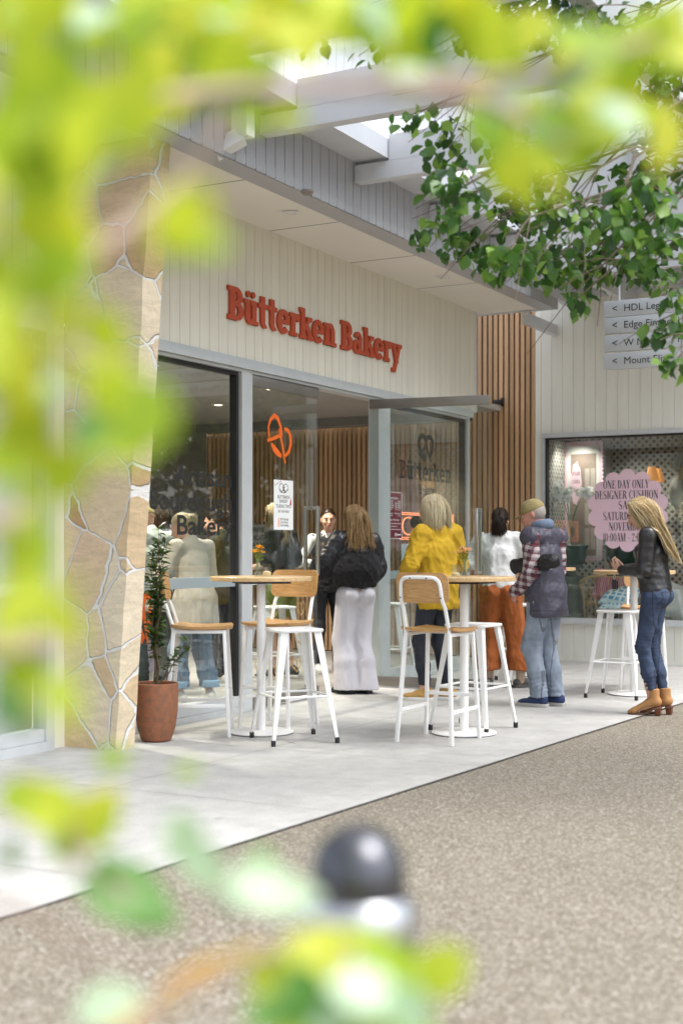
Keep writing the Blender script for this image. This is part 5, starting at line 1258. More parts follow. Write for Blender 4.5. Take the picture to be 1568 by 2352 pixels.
def pockets(m, cx=.078, cz=.865, hx=.052, hz=.062, light=1.45, side=True):
    t = m.node_tree; p = t.nodes['Principled BSDF']; src = p.inputs['Base Color'].links[0].from_socket
    tc = t.nodes.new('ShaderNodeTexCoord'); sp = t.nodes.new('ShaderNodeSeparateXYZ'); t.links.new(tc.outputs['Object'], sp.inputs[0])
    def mt(op, a, b=0.0, c=0.0):
        n = t.nodes.new('ShaderNodeMath'); n.operation = op
        for k, v in enumerate((a, b, c)):
            if isinstance(v, (int, float)): n.inputs[k].default_value = v
            else: t.links.new(v, n.inputs[k])
        return n.outputs[0]
    x, y, z = sp.outputs
    ax = mt('SUBTRACT', mt('ABSOLUTE', mt('SUBTRACT', mt('ABSOLUTE', x), cx)), hx); az = mt('SUBTRACT', mt('ABSOLUTE', mt('SUBTRACT', z, cz)), hz)
    o = mt('MULTIPLY', mt('COMPARE', mt('MAXIMUM', ax, az), 0.0, .0035), mt('LESS_THAN', y, .0))
    if side: o = mt('MAXIMUM', o, mt('MULTIPLY', mt('COMPARE', mt('SUBTRACT', y, -.005), 0.0, .004), 1.0))
    o = mt('MAXIMUM', o, mt('MULTIPLY', mt('COMPARE', z, cz + .105, .003), 1.0))
    # worn lighter thighs and seat
    n = t.nodes.new('ShaderNodeTexNoise'); n.inputs['Scale'].default_value = 9; n.inputs['Detail'].default_value = 7; n.inputs['Roughness'].default_value = .75; mp = t.nodes.new('ShaderNodeMapping'); mp.inputs['Scale'].default_value = (1.6, 1.6, .7); t.links.new(tc.outputs['Object'], mp.inputs[0]); t.links.new(mp.outputs[0], n.inputs['Vector'])
    k = mt('MULTIPLY_ADD', n.outputs['Fac'], 1.1, .42)
    v = t.nodes.new('ShaderNodeVectorMath'); v.operation = 'SCALE'; t.links.new(src, v.inputs[0]); t.links.new(k, v.inputs['Scale'])
    mx = t.nodes.new('ShaderNodeMix'); mx.data_type = 'RGBA'; mx.blend_type = 'MULTIPLY'; mx.inputs[7].default_value = (light * .36, light * .34, light * .34, 1); t.links.new(o, mx.inputs['Factor']); t.links.new(v.outputs[0], mx.inputs[6]); t.links.new(mx.outputs[2], p.inputs['Base Color'])
pockets(M_denim); pockets(M_denimm, cz=.80); pockets(M_denimd, cz=.895)
def PX(px, D): return ((px - 784) / FP * D, D)
def back_col(p, extra=.0):
    k = p.k; return [(p.che + p.A((0, -.0, .02)), (.20 * k + extra, .125 * k + extra, .17 * k)), (p.sh[-1], (.09, .085, .08)), (p.sh[1], (.09, .085, .08)), (p.wai, (.17 + extra, .125 + extra, .2)), (p.nb - p.A((0, 0, .02)), (.14, .085, .06))]

# 1 ---- bomber jacket and pale wide trousers, in the doorway
p = Person('woman with loose light brown hair, black bomber jacket and pale grey trousers in the doorway', PX(816, 12.05), (-.42, .91), 1.665, lean=.03, head=(.25, -.10), feet={-1: (-.075, .02), 1: (.085, -.03)}, foot_yaw=(.3, .1), hands={-1: dict(at=(-.17, .27, 1.06), pole=(-.8, -.6, -.3), dir=(.4, .8, .1), nor=(.5, .2, -.8)), 1: dict(at=(.10, .29, 1.07), pole=(.8, -.6, -.3), dir=(-.5, .8, .1), nor=(-.5, 0, -.8))})
p.legs('trousers', M_lgrey, r=(.104, .092, .102, .128), hem=.035, seatf=.03, wr=((13, .0055, (1, 1, .2)),), folds=((V3(0, -.08, .75), .12, .003, (.3, 0, 1), .04),), seed=11, hipx=.008)
k = p.k; b = Blob(.05); A = p.A
b.ec(p.pel + A((0, -.01, .07)), p.wai + A((0, -.02, .04)), (.195, .155), (.235, .19)); b.ec(p.wai + A((0, -.02, .04)), p.che, (.235, .19), (.20, .15))
for q in (-1, 1):
    b.ec(p.elb[q] + (p.sh[q] - p.elb[q]) * .45, p.elb[q], .085, .10); b.ec(p.elb[q], p.wri[q], .10, .055)
b.clip(p.pel + A((0, 0, .035)), (0, 0, -1)); b.clip(p.che + A((0, 0, .02)), (0, .15, 1))
cloth('jacket_body', b, M_fleece, p.o, .012, ((60, .004, (1, 1, 1)), (14, .012, (1, 1, .8))), (), 12)
p.top('jacket_yoke', M_satin, loose=.045, hem=.16, sleeve=.36, r=(.086, .098, .07), collar=.03, wr=((16, .010, (1, 1, .8)), (40, .004, (1, 1, 1))), seed=13, h=.011)
p.hair(H_lbrown, .19, 1889, .03, part=.1, colliders=back_col(p, .045), seed=14, puff=.014, pull=.12)
p.shoes(M_blks, M_blks, kind='clog')

# 2 ---- staff member facing us with the paper bag
p = Person('dark haired woman facing us inside the doorway in a black vest, holding a paper bag', PX(752, 14.05), (.22, -.97), 1.70, lean=.02, head=(-.12, .06), hands={-1: dict(at=(-.09, .25, 1.11), pole=(-.8, -.5, -.5), dir=(.8, .35, .1), nor=(.35, -.8, -.1)), 1: dict(at=(.13, .23, 1.14), pole=(.8, -.5, -.5), dir=(-.85, .4, .0), nor=(-.4, -.8, -.1))}, fingers={-1: .55, 1: .55})
p.legs('trousers', M_blackc, r=(.088, .058, .055, .05), hem=.10, seed=21)
p.top('shirt', M_whitec, loose=.008, hem=-.02, sleeve=.93, r=(.052, .044, .036), seed=22, neck=.03)
vb = Blob(.03); p.top('vest', M_blackc, loose=.026, hem=-.05, sleeve=0, seed=23, neck=-.02, blob=vb, wr=((24, .006, (1, 1, 2)),))
# open front showing the shirt
p.hair(H_dark, .10, 756, .01, part=0, tie=(0, -.13, -.02), seed=24, puff=.004)
p.shoes(M_wsh, M_solew, kind='sneaker', lace=M_lace)
m = MB(); m.add([tuple(p.nb + V3(x, y, z)) for x, y, z in ((-.045, .052, -.01), (.045, .052, -.01), (.032, .098, -.11), (0, .118, -.17), (-.032, .098, -.11))], [(0, 4, 3, 2, 1)]); m.add([tuple(p.nb + V3(x, y - .012, z)) for x, y, z in ((-.045, .052, -.01), (.045, .052, -.01), (.032, .098, -.11), (0, .118, -.17), (-.032, .098, -.11))], [(0, 1, 2, 3, 4)]); m.build('shirt_front', M_whitec, p.o)
bp = Vector(p.loc); off = Vector((.02, .30, 0)); off.rotate(Matrix.Rotation(p.rz, 3, 'Z'))
BG = thing('paper_bag', 'brown paper bag held by the dark haired woman in the doorway', 'bag', bp + off + Vector((0, 0, 1.02)), p.rz - .3)
m = MB(); rings = []
for z, a, b_ in ((0, .10, .055), (.02, .103, .058), (.16, .10, .05), (.26, .098, .03), (.31, .096, .012), (.325, .095, .010)): rings.append([(x + .006 * math.sin(z * 40 + x * 60), y + .005 * math.sin(z * 55 + x * 30), z) for x, y in rrect(a, b_, .008, 2)])
loft(m, rings); m.build('bag', M_paper, BG, smooth=True, angle=25)

# 3 ---- mustard sweatshirt
p = Person('woman with a blond bob in mustard sweatshirt and navy leggings, back turned', PX(1003, 11.5), (-.62, .78), 1.735, lean=.02, head=(.30, .02), feet={-1: (-.09, .06), 1: (.10, -.03)}, foot_yaw=(.55, .5), wid=1.10, hands={-1: dict(at=(-.235, .20, 1.02), pole=(-.7, -1, -.2), dir=(.6, .7, -.1), nor=(.7, -.5, 0)), 1: dict(at=(.21, .20, .99), pole=(.8, -1, 0), dir=(-.6, .7, -.1), nor=(-.7, -.5, 0))})
p.legs('leggings', M_navyc, r=(.096, .064, .060, .045), hem=.13, seatf=.02, seed=31)
p.top('sweatshirt', M_mustard, loose=.040, hem=-.13, sleeve=.86, r=(.080, .074, .052), seed=32, waist=.012, hipw=.018, wr=((14, .012, (1, 1, .7)), (32, .005, (1, 1, .8))), folds=((p.elb[-1], .14, .010, (0, .3, 1), .05), (p.elb[1], .14, .010, (0, .3, 1), .05), (p.wai + V3(0, -.1, 0), .16, .006, (.2, 0, 1), .07)), cuff=.046)
p.hair(H_blond, .075, 2100, .014, part=-.1, colliders=[(p.nb, (.09, .085, .07))], seed=34, puff=.022, sweep=.6)
p.shoes(M_tans, M_solew, kind='sneaker', lace=M_lace)

# 4 ---- white tee and rust trousers behind the open door
p = Person('woman in a white tee and rust trousers beside the open glass door', PX(1147, 12.62), (.06, 1), 1.68, lean=.08, head=(-.15, .30), feet={-1: (-.10, .05), 1: (.19, -.05)}, foot_yaw=(.1, -1.1), wid=1.06, hands={1: dict(at=(.25, .15, 1.03), pole=(.6, -1, 0), dir=(-.3, .9, 0), nor=(-.8, 0, .3)), -1: dict(at=(-.16, .26, 1.05), pole=(-.8, -.6, -.3))})
p.legs('trousers', M_rust, r=(.118, .108, .116, .124), hem=.16, seatf=.035, hipx=.03, wr=((13, .010, (1, 1, .3)), (28, .005, (1, 1, .6))), seed=41)
p.top('tee_shirt', M_whitec, loose=.032, hem=.03, sleeve=.40, r=(.070, .078, .05), seed=42, wr=((13, .012, (1, 1, .5)), (30, .004, (1, 1, .8))))
for q in (-1, 1): b = Blob(.01); b.ec(p.ank[q] + V3(0, 0, -.03), p.ank[q] + V3(0, 0, .10), .042, .046); cloth('sock', b, M_sock, p.o, .008, ((60, .001, (1, 1, 4)),), (), 3)
p.hair(H_dark, .26, 1470, .012, part=0, tie=(0, -.125, -.06), seed=44, puff=.010)
p.shoes(M_clog, M_clog, kind='clog')
jw = Vector((p.wri[1][0], p.wri[1][1], 0)); lo_ = Vector(((p.wri[1] + p.elb[1]) / 2)); lo_.rotate(Matrix.Rotation(p.rz, 3, 'Z'))
JK = thing('draped_jacket', 'brown suede jacket draped over the arm of the woman in rust trousers', 'jacket', p.loc + lo_ + Vector((0, 0, 0)), p.rz)
b = Blob(.03); b.ec((-.01, -.02, .045), (.03, .06, .03), (.06, .05), (.06, .05)); b.ec((.03, .02, .0), (.055, .03, -.20), (.055, .10), (.035, .115), x=(1, 0, 0)); b.ec((.05, -.03, -.02), (.075, -.05, -.15), (.04, .05), (.03, .05)); b.clip((0, 0, -.19), (0.3, .2, -1))
V, Q = b.mesh(.009); V = V + vnormals(V, Q) * wrinkle(V, 5, 22, .014, (1, 1, .5))[:, None]; np_mesh('jacket_cloth', V, Q, M_suede, JK)

# 5 ---- man with the cap
p = Person('older man in khaki cap, plaid sleeves, puffer vest and pale jeans, facing left', PX(1260, 11.05), (-.72, .69), 1.70, lean=.07, head=(.42, .28), fem=False, feet={-1: (-.075, .05), 1: (.085, -.01)}, foot_yaw=(.10, -.05), skin=M_skin2, hip_shift=(0, .03), knee_out=.0, hands={-1: dict(at=(-.165, .21, .94), pole=(-.12, -1, 0), dir=(.25, .55, -.8), nor=(.8, -.3, 0)), 1: dict(at=(.15, .20, .93), pole=(.10, -1, 0), dir=(-.25, .6, -.8), nor=(-.8, -.3, 0))})
p.legs('jeans', M_denim, r=(.096, .080, .072, .073), hem=.075, seatf=.012, wr=((16, .006, (1, 1, .6)),), folds=((V3(0, -.06, .70), .1, .006, (0, .3, 1), .05),), seed=51)
p.top('flannel_shirt', M_plaid, loose=.010, hem=.02, sleeve=1.0, r=(.072, .068, .056), seed=52, wr=((20, .009, (1, 1, .8)),), cuff=.05)
vb = Blob(.035); p.top('vest', M_vest, loose=.036, hem=-.16, sleeve=0, seed=53, blob=vb, r=(.098, .08, .05), neck=.0, waist=.02, hipw=.012, depth=.012, wr=((12, .008, (1, 1, .7)), (34, .003, (1, 1, 1))), folds=((p.che, .2, .004, (1, 0, .1), .09),))
seam(M_vest, (1.335, .79))
b = Blob(.012); A = p.A
for q in np.linspace(-2.5, 2.5, 12):
    b.el(p.nb + A((math.sin(q) * .068, .012 - math.cos(q) * .068 + .0, .045 + .012 * math.cos(q))), (.032, .032, .042), k=.02)
cloth('collar', b, M_dcol, p.o, .008, ((50, .002, (1, 1, 1)),), (), 6)
# cropped grey hair and the cap
hc, Hd, k = p.hc, p.Hd, p.k; g = lambda *v: hc + Hd(np.array(v) * k); x, up = Hd((1, 0, 0)), Hd((0, 0, 1))
b = Blob(.02); b.el(g(0, -.024, .012), (.0775 * k, .090 * k, .088 * k), x, up); b.clip(g(0, .02, 0), Hd((0, 1, .1))); b.clip(g(0, 0, -.055), Hd((0, .3, -1))); cloth('hair', b, H_grey, p.o, .008, ((90, .002, (1, 1, 1)),), (), 4)
b = Blob(.015); b.el(g(0, -.010, .040), (.083 * k, .103 * k, .088 * k), x, up); b.clip(g(0, 0, .020), Hd((0, -.06, -1)))
cap = cloth('cap', b, M_khaki, p.o, .007, ((40, .002, (1, 1, 1)),), (), 5)
m = MB(); n = 12; top_ = []; 
for r_, dz in ((1.0, .0), (1.0, -.004)):
    for j in range(n + 1):
        a = math.pi * (j / n); ca, sa = math.cos(a), math.sin(a)
        top_.append(tuple(g(ca * .076, .070 + .0 * sa, .026 + dz + .006 * sa))); top_.append(tuple(g(ca * .070, .075 + sa * .088, .024 + dz - .022 * sa + .010 * (1 - abs(ca)))))
fs = []; L_ = 2 * (n + 1)
for j in range(n):
    a = 2 * j; fs += [(a, a + 1, a + 3, a + 2), (L_ + a, L_ + a + 2, L_ + a + 3, L_ + a + 1), (a + 1, L_ + a + 1, L_ + a + 3, a + 3)]
m.add(top_, fs); m.build('peak', M_khaki, cap, smooth=True, angle=60)
p.shoes(M_navs, M_soleg, kind='sneaker', lace=M_lace)
mid = (p.elb[-1] * .6 + p.sh[-1] * .4); w_ = Vector(mid + V3(.02, -.02, -.02)); w_.rotate(Matrix.Rotation(p.rz, 3, 'Z'))
UB = thing('pouch', 'black padded pouch tucked under the capped man\'s arm', 'bag', p.loc + w_ - Vector((0, 0, .06)), p.rz)
b = Blob(.02); b.ec((.0, -.17, .055), (.0, .01, .02), (.055, .060), (.035, .05)); b.ec((.0, .0, .03), (.0, .20, .01), (.03, .055), (.035, .062)); b.ec((.0, -.12, .06), (.01, -.20, .03), (.05, .05), (.03, .02)); 
V, Q = b.mesh(.008); V = V + vnormals(V, Q) * wrinkle(V, 6, 30, .010)[:, None]; np_mesh('pouch_cloth', V, Q, mat('black nylon', (.010, .010, .011), .55, bump=(50, .3, .004)), UB)

# 6 ---- black leather jacket
p = Person('long haired blond woman in black leather jacket and tan boots reading her phone', PX(1508, 10.52), (-.88, .47), 1.64, lean=.05, head=(.35, .40), feet={-1: (-.055, .03), 1: (.06, -.03)}, foot_yaw=(.12, .0), heel=.055, hip_shift=(0, .02), twist=.0, hands={-1: dict(at=(-.06, .27, 1.125), pole=(-.5, -1, -.4), dir=(.25, .75, .40), nor=(.7, -.5, .55)), 1: dict(at=(.07, .27, 1.13), pole=(.5, -1, -.4), dir=(-.25, .85, .22), nor=(-.55, -.25, .75))}, fingers={-1: .42, 1: .30})
p.nails = True; seam(M_leather, (1.02, 1.30), .3)
p.legs('jeans', M_denimd, r=(.084, .058, .056, .042), hem=.19, seatf=.012, wr=((20, .004, (1, 1, 1)),), folds=((p.kne[-1], .13, .006, (0, .1, 1), .03), (p.kne[1], .13, .006, (0, .1, 1), .03), (p.ank[-1] + V3(0, 0, .12), .1, .004, (0, .1, 1), .025)), seed=61)
p.top('leather_jacket', M_leather, loose=.022, hem=.02, sleeve=.97, r=(.066, .060, .045), seed=62, waist=.014, hipw=.004, collar=.015, wr=((14, .004, (1, 1, .8)), (36, .002, (1, 1, 1))), folds=((p.elb[-1], .11, .006, p.elb[-1] - p.sh[-1], .04), (p.elb[1], .11, .006, p.elb[1] - p.sh[1], .04)))
p.hair(H_blond2, .37, 2310, .022, part=.15, colliders=back_col(p, .02), seed=64, puff=.024, sweep=1.2, pull=.27)
p.shoes(M_boot, M_heel, kind='boot', msole=mat('dark boot sole', rgb('5a4030'), .6))
hw = Vector((p.wri[-1] + p.hdir[-1] * .095 + p.hnor[-1] * .028)); hw.rotate(Matrix.Rotation(p.rz, 3, 'Z'))
PH = thing('phone', 'black mobile phone in the hands of the leather jacket woman', 'phone', p.loc + hw, p.rz)
PH.rotation_euler = (R(38), 0, p.rz)
m = MB(); m.box(-.037, .037, -.075, .075, -.005, .005); m.build('case', M_gb, PH, bevel=.004); m = MB(); m.box(-.033, .033, -.069, .069, .0052, .006); m.build('screen', mat('phone glass', (.03, .035, .045), .08), PH)
kw = Vector((p.wri[-1] + V3(-.01, .05, -.03))); kw.rotate(Matrix.Rotation(p.rz, 3, 'Z'))
KY = thing('key_fob', 'black keys hanging from the phone hand of the leather jacket woman', 'keys', p.loc + kw - Vector((0, 0, .075)), 0)
m = MB(); m.tube([(0, 0, .07), (.012, 0, .05), (0, 0, .03), (-.012, 0, .05), (0, 0, .07)], .0025, 5); m.build('ring', M_steel, KY); m = MB(); m.box(-.018, .014, -.006, .006, -.045, .03); m.box(.016, .03, -.004, .004, -.05, .02); m.build('fob', M_rub, KY, bevel=.003)

# ---- customers inside, seen through the glass
p = Person('woman in a beige blazer and cuffed blue jeans inside the left window, head bowed', PX(447, 11.15), (-.72, .69), 1.60, lean=.10, head=(.45, .35), feet={-1: (-.11, .06), 1: (.13, -.04)}, foot_yaw=(.2, -.3), hands={-1: dict(at=(-.17, .30, 1.02), pole=(-.7, -.8, -.2), dir=(.4, .9, .2)), 1: dict(at=(.16, .30, 1.0), pole=(.7, -.8, -.2), dir=(-.5, .9, .2))})
p.legs('jeans', M_denimm, r=(.100, .088, .084, .086), hem=.15, seatf=.02, wr=((15, .007, (1, 1, .5)),), seed=71)
b = Blob(.01)
for q in (-1, 1):
    b = Blob(.01); e = p.ank[q]; b.ec(e + V3(0, -.004, .07), e + V3(0, -.004, .125), .080, .082, k=.005)
    b.clip((0, 0, .145), (0, 0, -1)); b.clip((0, 0, .205), (0, 0, 1)); cloth('jean_cuff', b, denim('pale denim cuff', '8fb0cc', '7798b8'), p.o, .009, ((40, .002, (1, 1, 1)),), (), 7)
p.top('blazer', M_beige, loose=.028, hem=-.20, sleeve=.93, r=(.070, .060, .048), seed=72, waist=-.004, hipw=.030, depth=.028, collar=.015, wr=((11, .007, (1, 1, .6)),))
p.hair(H_blond, .05, 798, .01, part=0, tie=(0, -.12, .02), seed=74, puff=.006); p.shoes(M_wsh, M_solew)
p = Person('person in a dark striped hoodie standing behind the beige blazer', PX(402, 12.35), (-.85, .5), 1.70, lean=.16, head=(.1, .3), skin=M_skin3, fem=False, hands={-1: dict(at=(-.14, .28, 1.08), pole=(-.6, -1, 0)), 1: dict(at=(.14, .28, 1.08), pole=(.6, -1, 0))})
p.legs('trousers', M_blackc, seed=81); p.top('hoodie', M_strip, loose=.035, hem=-.10, r=(.075, .068, .052), seed=82, collar=.03); p.hair(H_dark, .05, 630, .01, seed=84, puff=.01); p.shoes(M_blks, M_solew)
p = Person('person in a pale linen shirt and cap at the far left of the window', PX(352, 11.75), (-.55, .83), 1.68, lean=.08, head=(.2, .35), fem=False, hands={-1: dict(at=(-.12, .30, 1.05), pole=(-.7, -1, 0)), 1: dict(at=(.15, .30, 1.02), pole=(.7, -1, 0))})
p.legs('trousers', M_char, seed=91); p.top('shirt', M_mint, loose=.035, hem=-.14, r=(.075, .068, .05), seed=92, collar=.02); p.shoes(M_blks, M_solew)
hc, Hd, k = p.hc, p.Hd, p.k; g = lambda *v: hc + Hd(np.array(v) * k); b = Blob(.015); b.el(g(0, -.010, .040), (.083, .103, .088), Hd((1, 0, 0)), Hd((0, 0, 1))); b.ec(g(0, .08, .03), g(0, .15, .015), (.07, .008), (.05, .006), Hd((1, 0, 0))); b.clip(g(0, 0, .012), Hd((0, 0, -1))); cloth('cap', b, M_khaki, p.o, .008)
p = Person('person in lavender trousers and white sneakers bending over inside the left window', PX(366, 12.9), (-.65, -.5), 1.60, lean=1.15, head=(0, -.2), feet={-1: (-.12, .0), 1: (.12, .05)}, hands={-1: dict(at=(-.15, .62, .75), pole=(-.5, 0, 1)), 1: dict(at=(.15, .62, .75), pole=(.5, 0, 1))})
p.legs('trousers', M_lav, r=(.098, .072, .068, .066), hem=.11, seatf=.03, seed=101); p.top('top', M_teal, loose=.02, hem=.04, r=(.06, .055, .045), seed=102, hem_cut=False); p.hair(H_lbrown, .1, 546, .01, seed=104); p.shoes(M_wsh, M_solew, lace=M_lace)
p = Person('person in a charcoal tee and olive shorts seen through the closed glass door', PX(648, 13.45), (-.80, .30), 1.74, lean=.04, head=(.0, .15), fem=False, wid=1.05, feet={-1: (-.11, .05), 1: (.12, -.05)}, hands={-1: dict(at=(-.14, .26, 1.10), pole=(-.7, -1, 0)), 1: dict(at=(.20, .12, .95), pole=(.7, -1, 0))})
p.legs('shorts', M_green, r=(.112, .118, .1, .1), upto=.72, seed=111); p.top('tee_shirt', M_dtee, loose=.035, hem=-.10, sleeve=.42, r=(.078, .08, .05), seed=112); p.hair(H_blond2, .24, 756, .02, seed=114, colliders=back_col(p)); p.shoes(M_blks, M_solew)
p = Person('dark haired person in a dark green jacket inside, between the blazer and the window post', PX(512, 12.75), (-.88, .3), 1.66, lean=.04, head=(.0, .2), hands={-1: dict(at=(-.12, .28, 1.02), pole=(-.7, -1, 0)), 1: dict(at=(.14, .27, 1.0), pole=(.7, -1, 0))})
p.legs('trousers', M_blackc, seed=121); p.top('jacket', M_char, loose=.03, hem=-.10, seed=122, collar=.02); p.hair(H_dark, .10, 756, .012, tie=(0, -.12, .03), seed=124, puff=.006); p.shoes(M_wsh, M_solew)
# ================================================================== WRITING AND DISPLAYS
def rect(x0, y0, x1, y1): return [(x0, y0), (x1, y0), (x1, y1), (x0, y1)]
def ring(cx, cy, rx, ry, ix, iy, a0, a1, n=18):
    o = [(cx + rx * math.cos(R(a0 + (a1 - a0) * k / n)), cy + ry * math.sin(R(a0 + (a1 - a0) * k / n))) for k in range(n + 1)]
    i = [(cx + ix * math.cos(R(a0 + (a1 - a0) * k / n)), cy + iy * math.sin(R(a0 + (a1 - a0) * k / n))) for k in range(n + 1)]
    return ('ring', o, i)
def disc(cx, cy, rx, ry=None, n=20): ry = ry or rx; return [(cx + rx * math.cos(6.28319 * k / n), cy + ry * math.sin(6.28319 * k / n)) for k in range(n)]
def diag(x0, y0, x1, y1, w): return [(x0 - w / 2, y0), (x0 + w / 2, y0), (x1 + w / 2, y1), (x1 - w / 2, y1)]
SLAB = {
 'B': (.82, [rect(.10, .0, .34, 1), rect(0, .86, .42, 1), rect(0, 0, .42, .14), rect(.3, .44, .41, .58), ring(.40, .73, .32, .27, .08, .13, -90, 90), ring(.40, .29, .38, .29, .13, .15, -90, 90)]),
 'u': (.76, [rect(.08, .22, .30, .74), rect(0, .61, .25, .74), ring(.33, .24, .25, .25, .03, .10, 180, 330), rect(.42, .0, .64, .74), rect(.34, .61, .5, .74), rect(.5, 0, .74, .13)]),
 'ü': (.76, [rect(.08, .22, .30, .74), rect(0, .61, .25, .74), ring(.33, .24, .25, .25, .03, .10, 180, 330), rect(.42, .0, .64, .74), rect(.34, .61, .5, .74), rect(.5, 0, .74, .13), disc(.22, .91, .095), disc(.48, .91, .095)]),
 't': (.52, [rect(.12, .2, .35, .96), rect(0, .60, .50, .74), ring(.35, .22, .23, .23, .01, .10, 180, 300)]),
 'e': (.72, [ring(.35, .37, .35, .39, .12, .22, 0, 318, 26), rect(.1, .31, .68, .44)]),
 'r': (.58, [rect(.08, 0, .31, .74), rect(0, .61, .2, .74), rect(0, 0, .42, .13), ring(.43, .48, .22, .27, .10, .08, 40, 165), disc(.47, .60, .115)]),
 'k': (.78, [rect(.08, 0, .31, 1), rect(0, .87, .2, 1), rect(0, 0, .39, .13), diag(.26, .30, .56, .68, .20), rect(.42, .61, .74, .74), diag(.66, .06, .42, .46, .25), rect(.46, 0, .80, .13)]),
 'n': (.80, [rect(.08, 0, .31, .74), rect(0, .61, .2, .74), rect(0, 0, .38, .13), ring(.38, .46, .29, .30, .06, .15, 0, 150), rect(.44, 0, .67, .48), rect(.42, 0, .78, .13)]),
 'a': (.72, [rect(.38, .0, .61, .48), rect(.5, 0, .71, .13), ring(.34, .47, .27, .29, .05, .15, 0, 155), ring(.27, .23, .27, .245, .08, .10, 20, 380, 26)]),
 'y': (.76, [diag(.40, .04, .17, .68, .25), diag(.22, -.28, .60, .68, .20), rect(0, .61, .36, .74), rect(.44, .61, .78, .74), rect(.02, -.32, .30, -.17)]),
 ' ': (.30, [])}
tk, tn = .135, .038
def vst(x, w=tk, y0=0, y1=1): return [rect(x, y0, x + w, y1)] + ([rect(x - .055, 0, x + w + .055, .03)] if y0 == 0 else []) + ([rect(x - .055, .97, x + w + .055, 1)] if y1 == 1 else [])
DID = {
 'O': (.62, [ring(.29, .5, .28, .52, .15, .485, 0, 360, 28)]), 'I': (.32, vst(.09)), 'N': (.66, vst(.08, tn) + vst(.50, tn) + [diag(.53, 0, .11, 1, .15)]),
 'E': (.54, vst(.07) + [rect(.12, .965, .46, 1), rect(.12, 0, .48, .035), rect(.12, .49, .36, .525), rect(.43, .76, .46, .965), rect(.45, .035, .48, .24), rect(.34, .40, .365, .61)]),
 'D': (.62, vst(.07) + [ring(.2, .5, .35, .5, .21, .465, -90, 90)]), 'A': (.60, [diag(.08, 0, .28, 1, .04), diag(.50, 0, .29, 1, .15), rect(.15, .31, .42, .345), rect(0, 0, .17, .03), rect(.38, 0, .61, .03)]),
 'Y': (.60, [diag(.29, .42, .10, 1, .15), diag(.31, .42, .50, 1, .04), rect(.22, 0, .22 + tk, .46), rect(.15, 0, .42, .03), rect(0, .97, .24, 1), rect(.40, .97, .60, 1)]),
 'L': (.52, vst(.07) + [rect(.12, 0, .46, .035), rect(.43, .035, .46, .27)]),
 'S': (.52, [ring(.25, .74, .21, .27, .12, .235, 30, 262), ring(.25, .26, .23, .27, .11, .235, -150, 82), diag(.33, .36, .17, .64, .14)]),
 'G': (.64, [ring(.30, .5, .29, .52, .16, .485, 45, 318, 26), rect(.44, .0, .56, .42), rect(.37, .40, .62, .43)]),
 'R': (.62, vst(.07) + [ring(.2, .75, .29, .25, .15, .215, -90, 90), diag(.50, 0, .33, .5, .14), rect(.42, 0, .62, .03)]),
 'C': (.58, [ring(.30, .5, .29, .52, .16, .485, 42, 318, 26)]), 'U': (.62, [rect(.07, .3, .07 + tk, 1), rect(.02, .97, .26, 1), ring(.30, .3, .23, .31, .10, .275, 180, 360), rect(.495, .3, .53, 1), rect(.42, .97, .60, 1)]),
 'H': (.66, vst(.07) + vst(.46) + [rect(.15, .485, .5, .52)]), 'T': (.56, vst(.21) + [rect(.02, .965, .54, 1), rect(.02, .76, .045, .965), rect(.515, .76, .54, .965)]),
 'V': (.60, [diag(.29, 0, .10, 1, .15), diag(.30, 0, .50, 1, .04), rect(0, .97, .24, 1), rect(.40, .97, .60, 1)]),
 'M': (.78, vst(.07, tn) + vst(.58) + [diag(.36, 0, .11, 1, .15), diag(.36, 0, .61, 1, .04)]),
 'B': (.58, vst(.07) + [ring(.2, .75, .27, .25, .14, .215, -90, 90), ring(.2, .26, .31, .26, .17, .225, -90, 90)]), 'P': (.56, vst(.07) + [ring(.2, .73, .29, .27, .15, .235, -90, 90)]),
 '1': (.36, vst(.12)), '0': (.52, [ring(.25, .5, .23, .51, .10, .475, 0, 360, 26)]), '2': (.50, [ring(.24, .74, .20, .26, .07, .225, -10, 180), diag(.08, .03, .36, .66, .06), rect(.04, 0, .44, .10)]),
 ':': (.24, [disc(.12, .12, .06, .06, 10), disc(.12, .6, .06, .06, 10)]), '-': (.40, [rect(.08, .36, .32, .44)]), ' ': (.26, [])}
def glyph(mb, pieces, x, z, sx, sz, y0, th, slant=0.0):
    for j, pc in enumerate(pieces):
        y = y0 - .00035 * j
        if isinstance(pc, tuple):
            _, o, i = pc; n = len(o)
            for k in range(n - 1):
                mb.prism([(x + q[0] * sx, z + q[1] * sz) for q in (o[k], o[k + 1], i[k + 1], i[k])], y, y0 + th)
        else: mb.prism([(x + q[0] * sx, z + q[1] * sz) for q in pc], y, y0 + th)
def word_width(font, s): return sum(font[c][0] for c in s)
def word(font, s, x, z, w, hgt, y, th, m, parent, single=None):
    sx = w / word_width(font, s); mb = MB()
    for c in s:
        adv, pcs = font[c]
        if pcs:
            b = mb if single else MB(); glyph(b, pcs, x, z, sx, hgt, y, th)
            if not single: b.build('letter', m, parent)
        x += adv * sx
    if single: mb.build(single, m, parent)
M_red = mat('brick red sign enamel', rgb('b84a28'), .5, var=(3, .05)); M_vin = mat('black vinyl', (.016, .018, .018), .5); M_org = mat('orange vinyl', rgb('e8691c'), .5)
# ---- raised sign on the fascia
s0, s1 = s_at(527, -.03), s_at(924, -.03)
SG = thing('wall_sign', 'big brick red slab serif letters raised on the cream boards', 'sign', F(s0, -.03, 3.085), TH)
word(SLAB, 'Bütterken Bakery', 0, 0, s1 - s0, .262, .008, .020, M_red, SG)
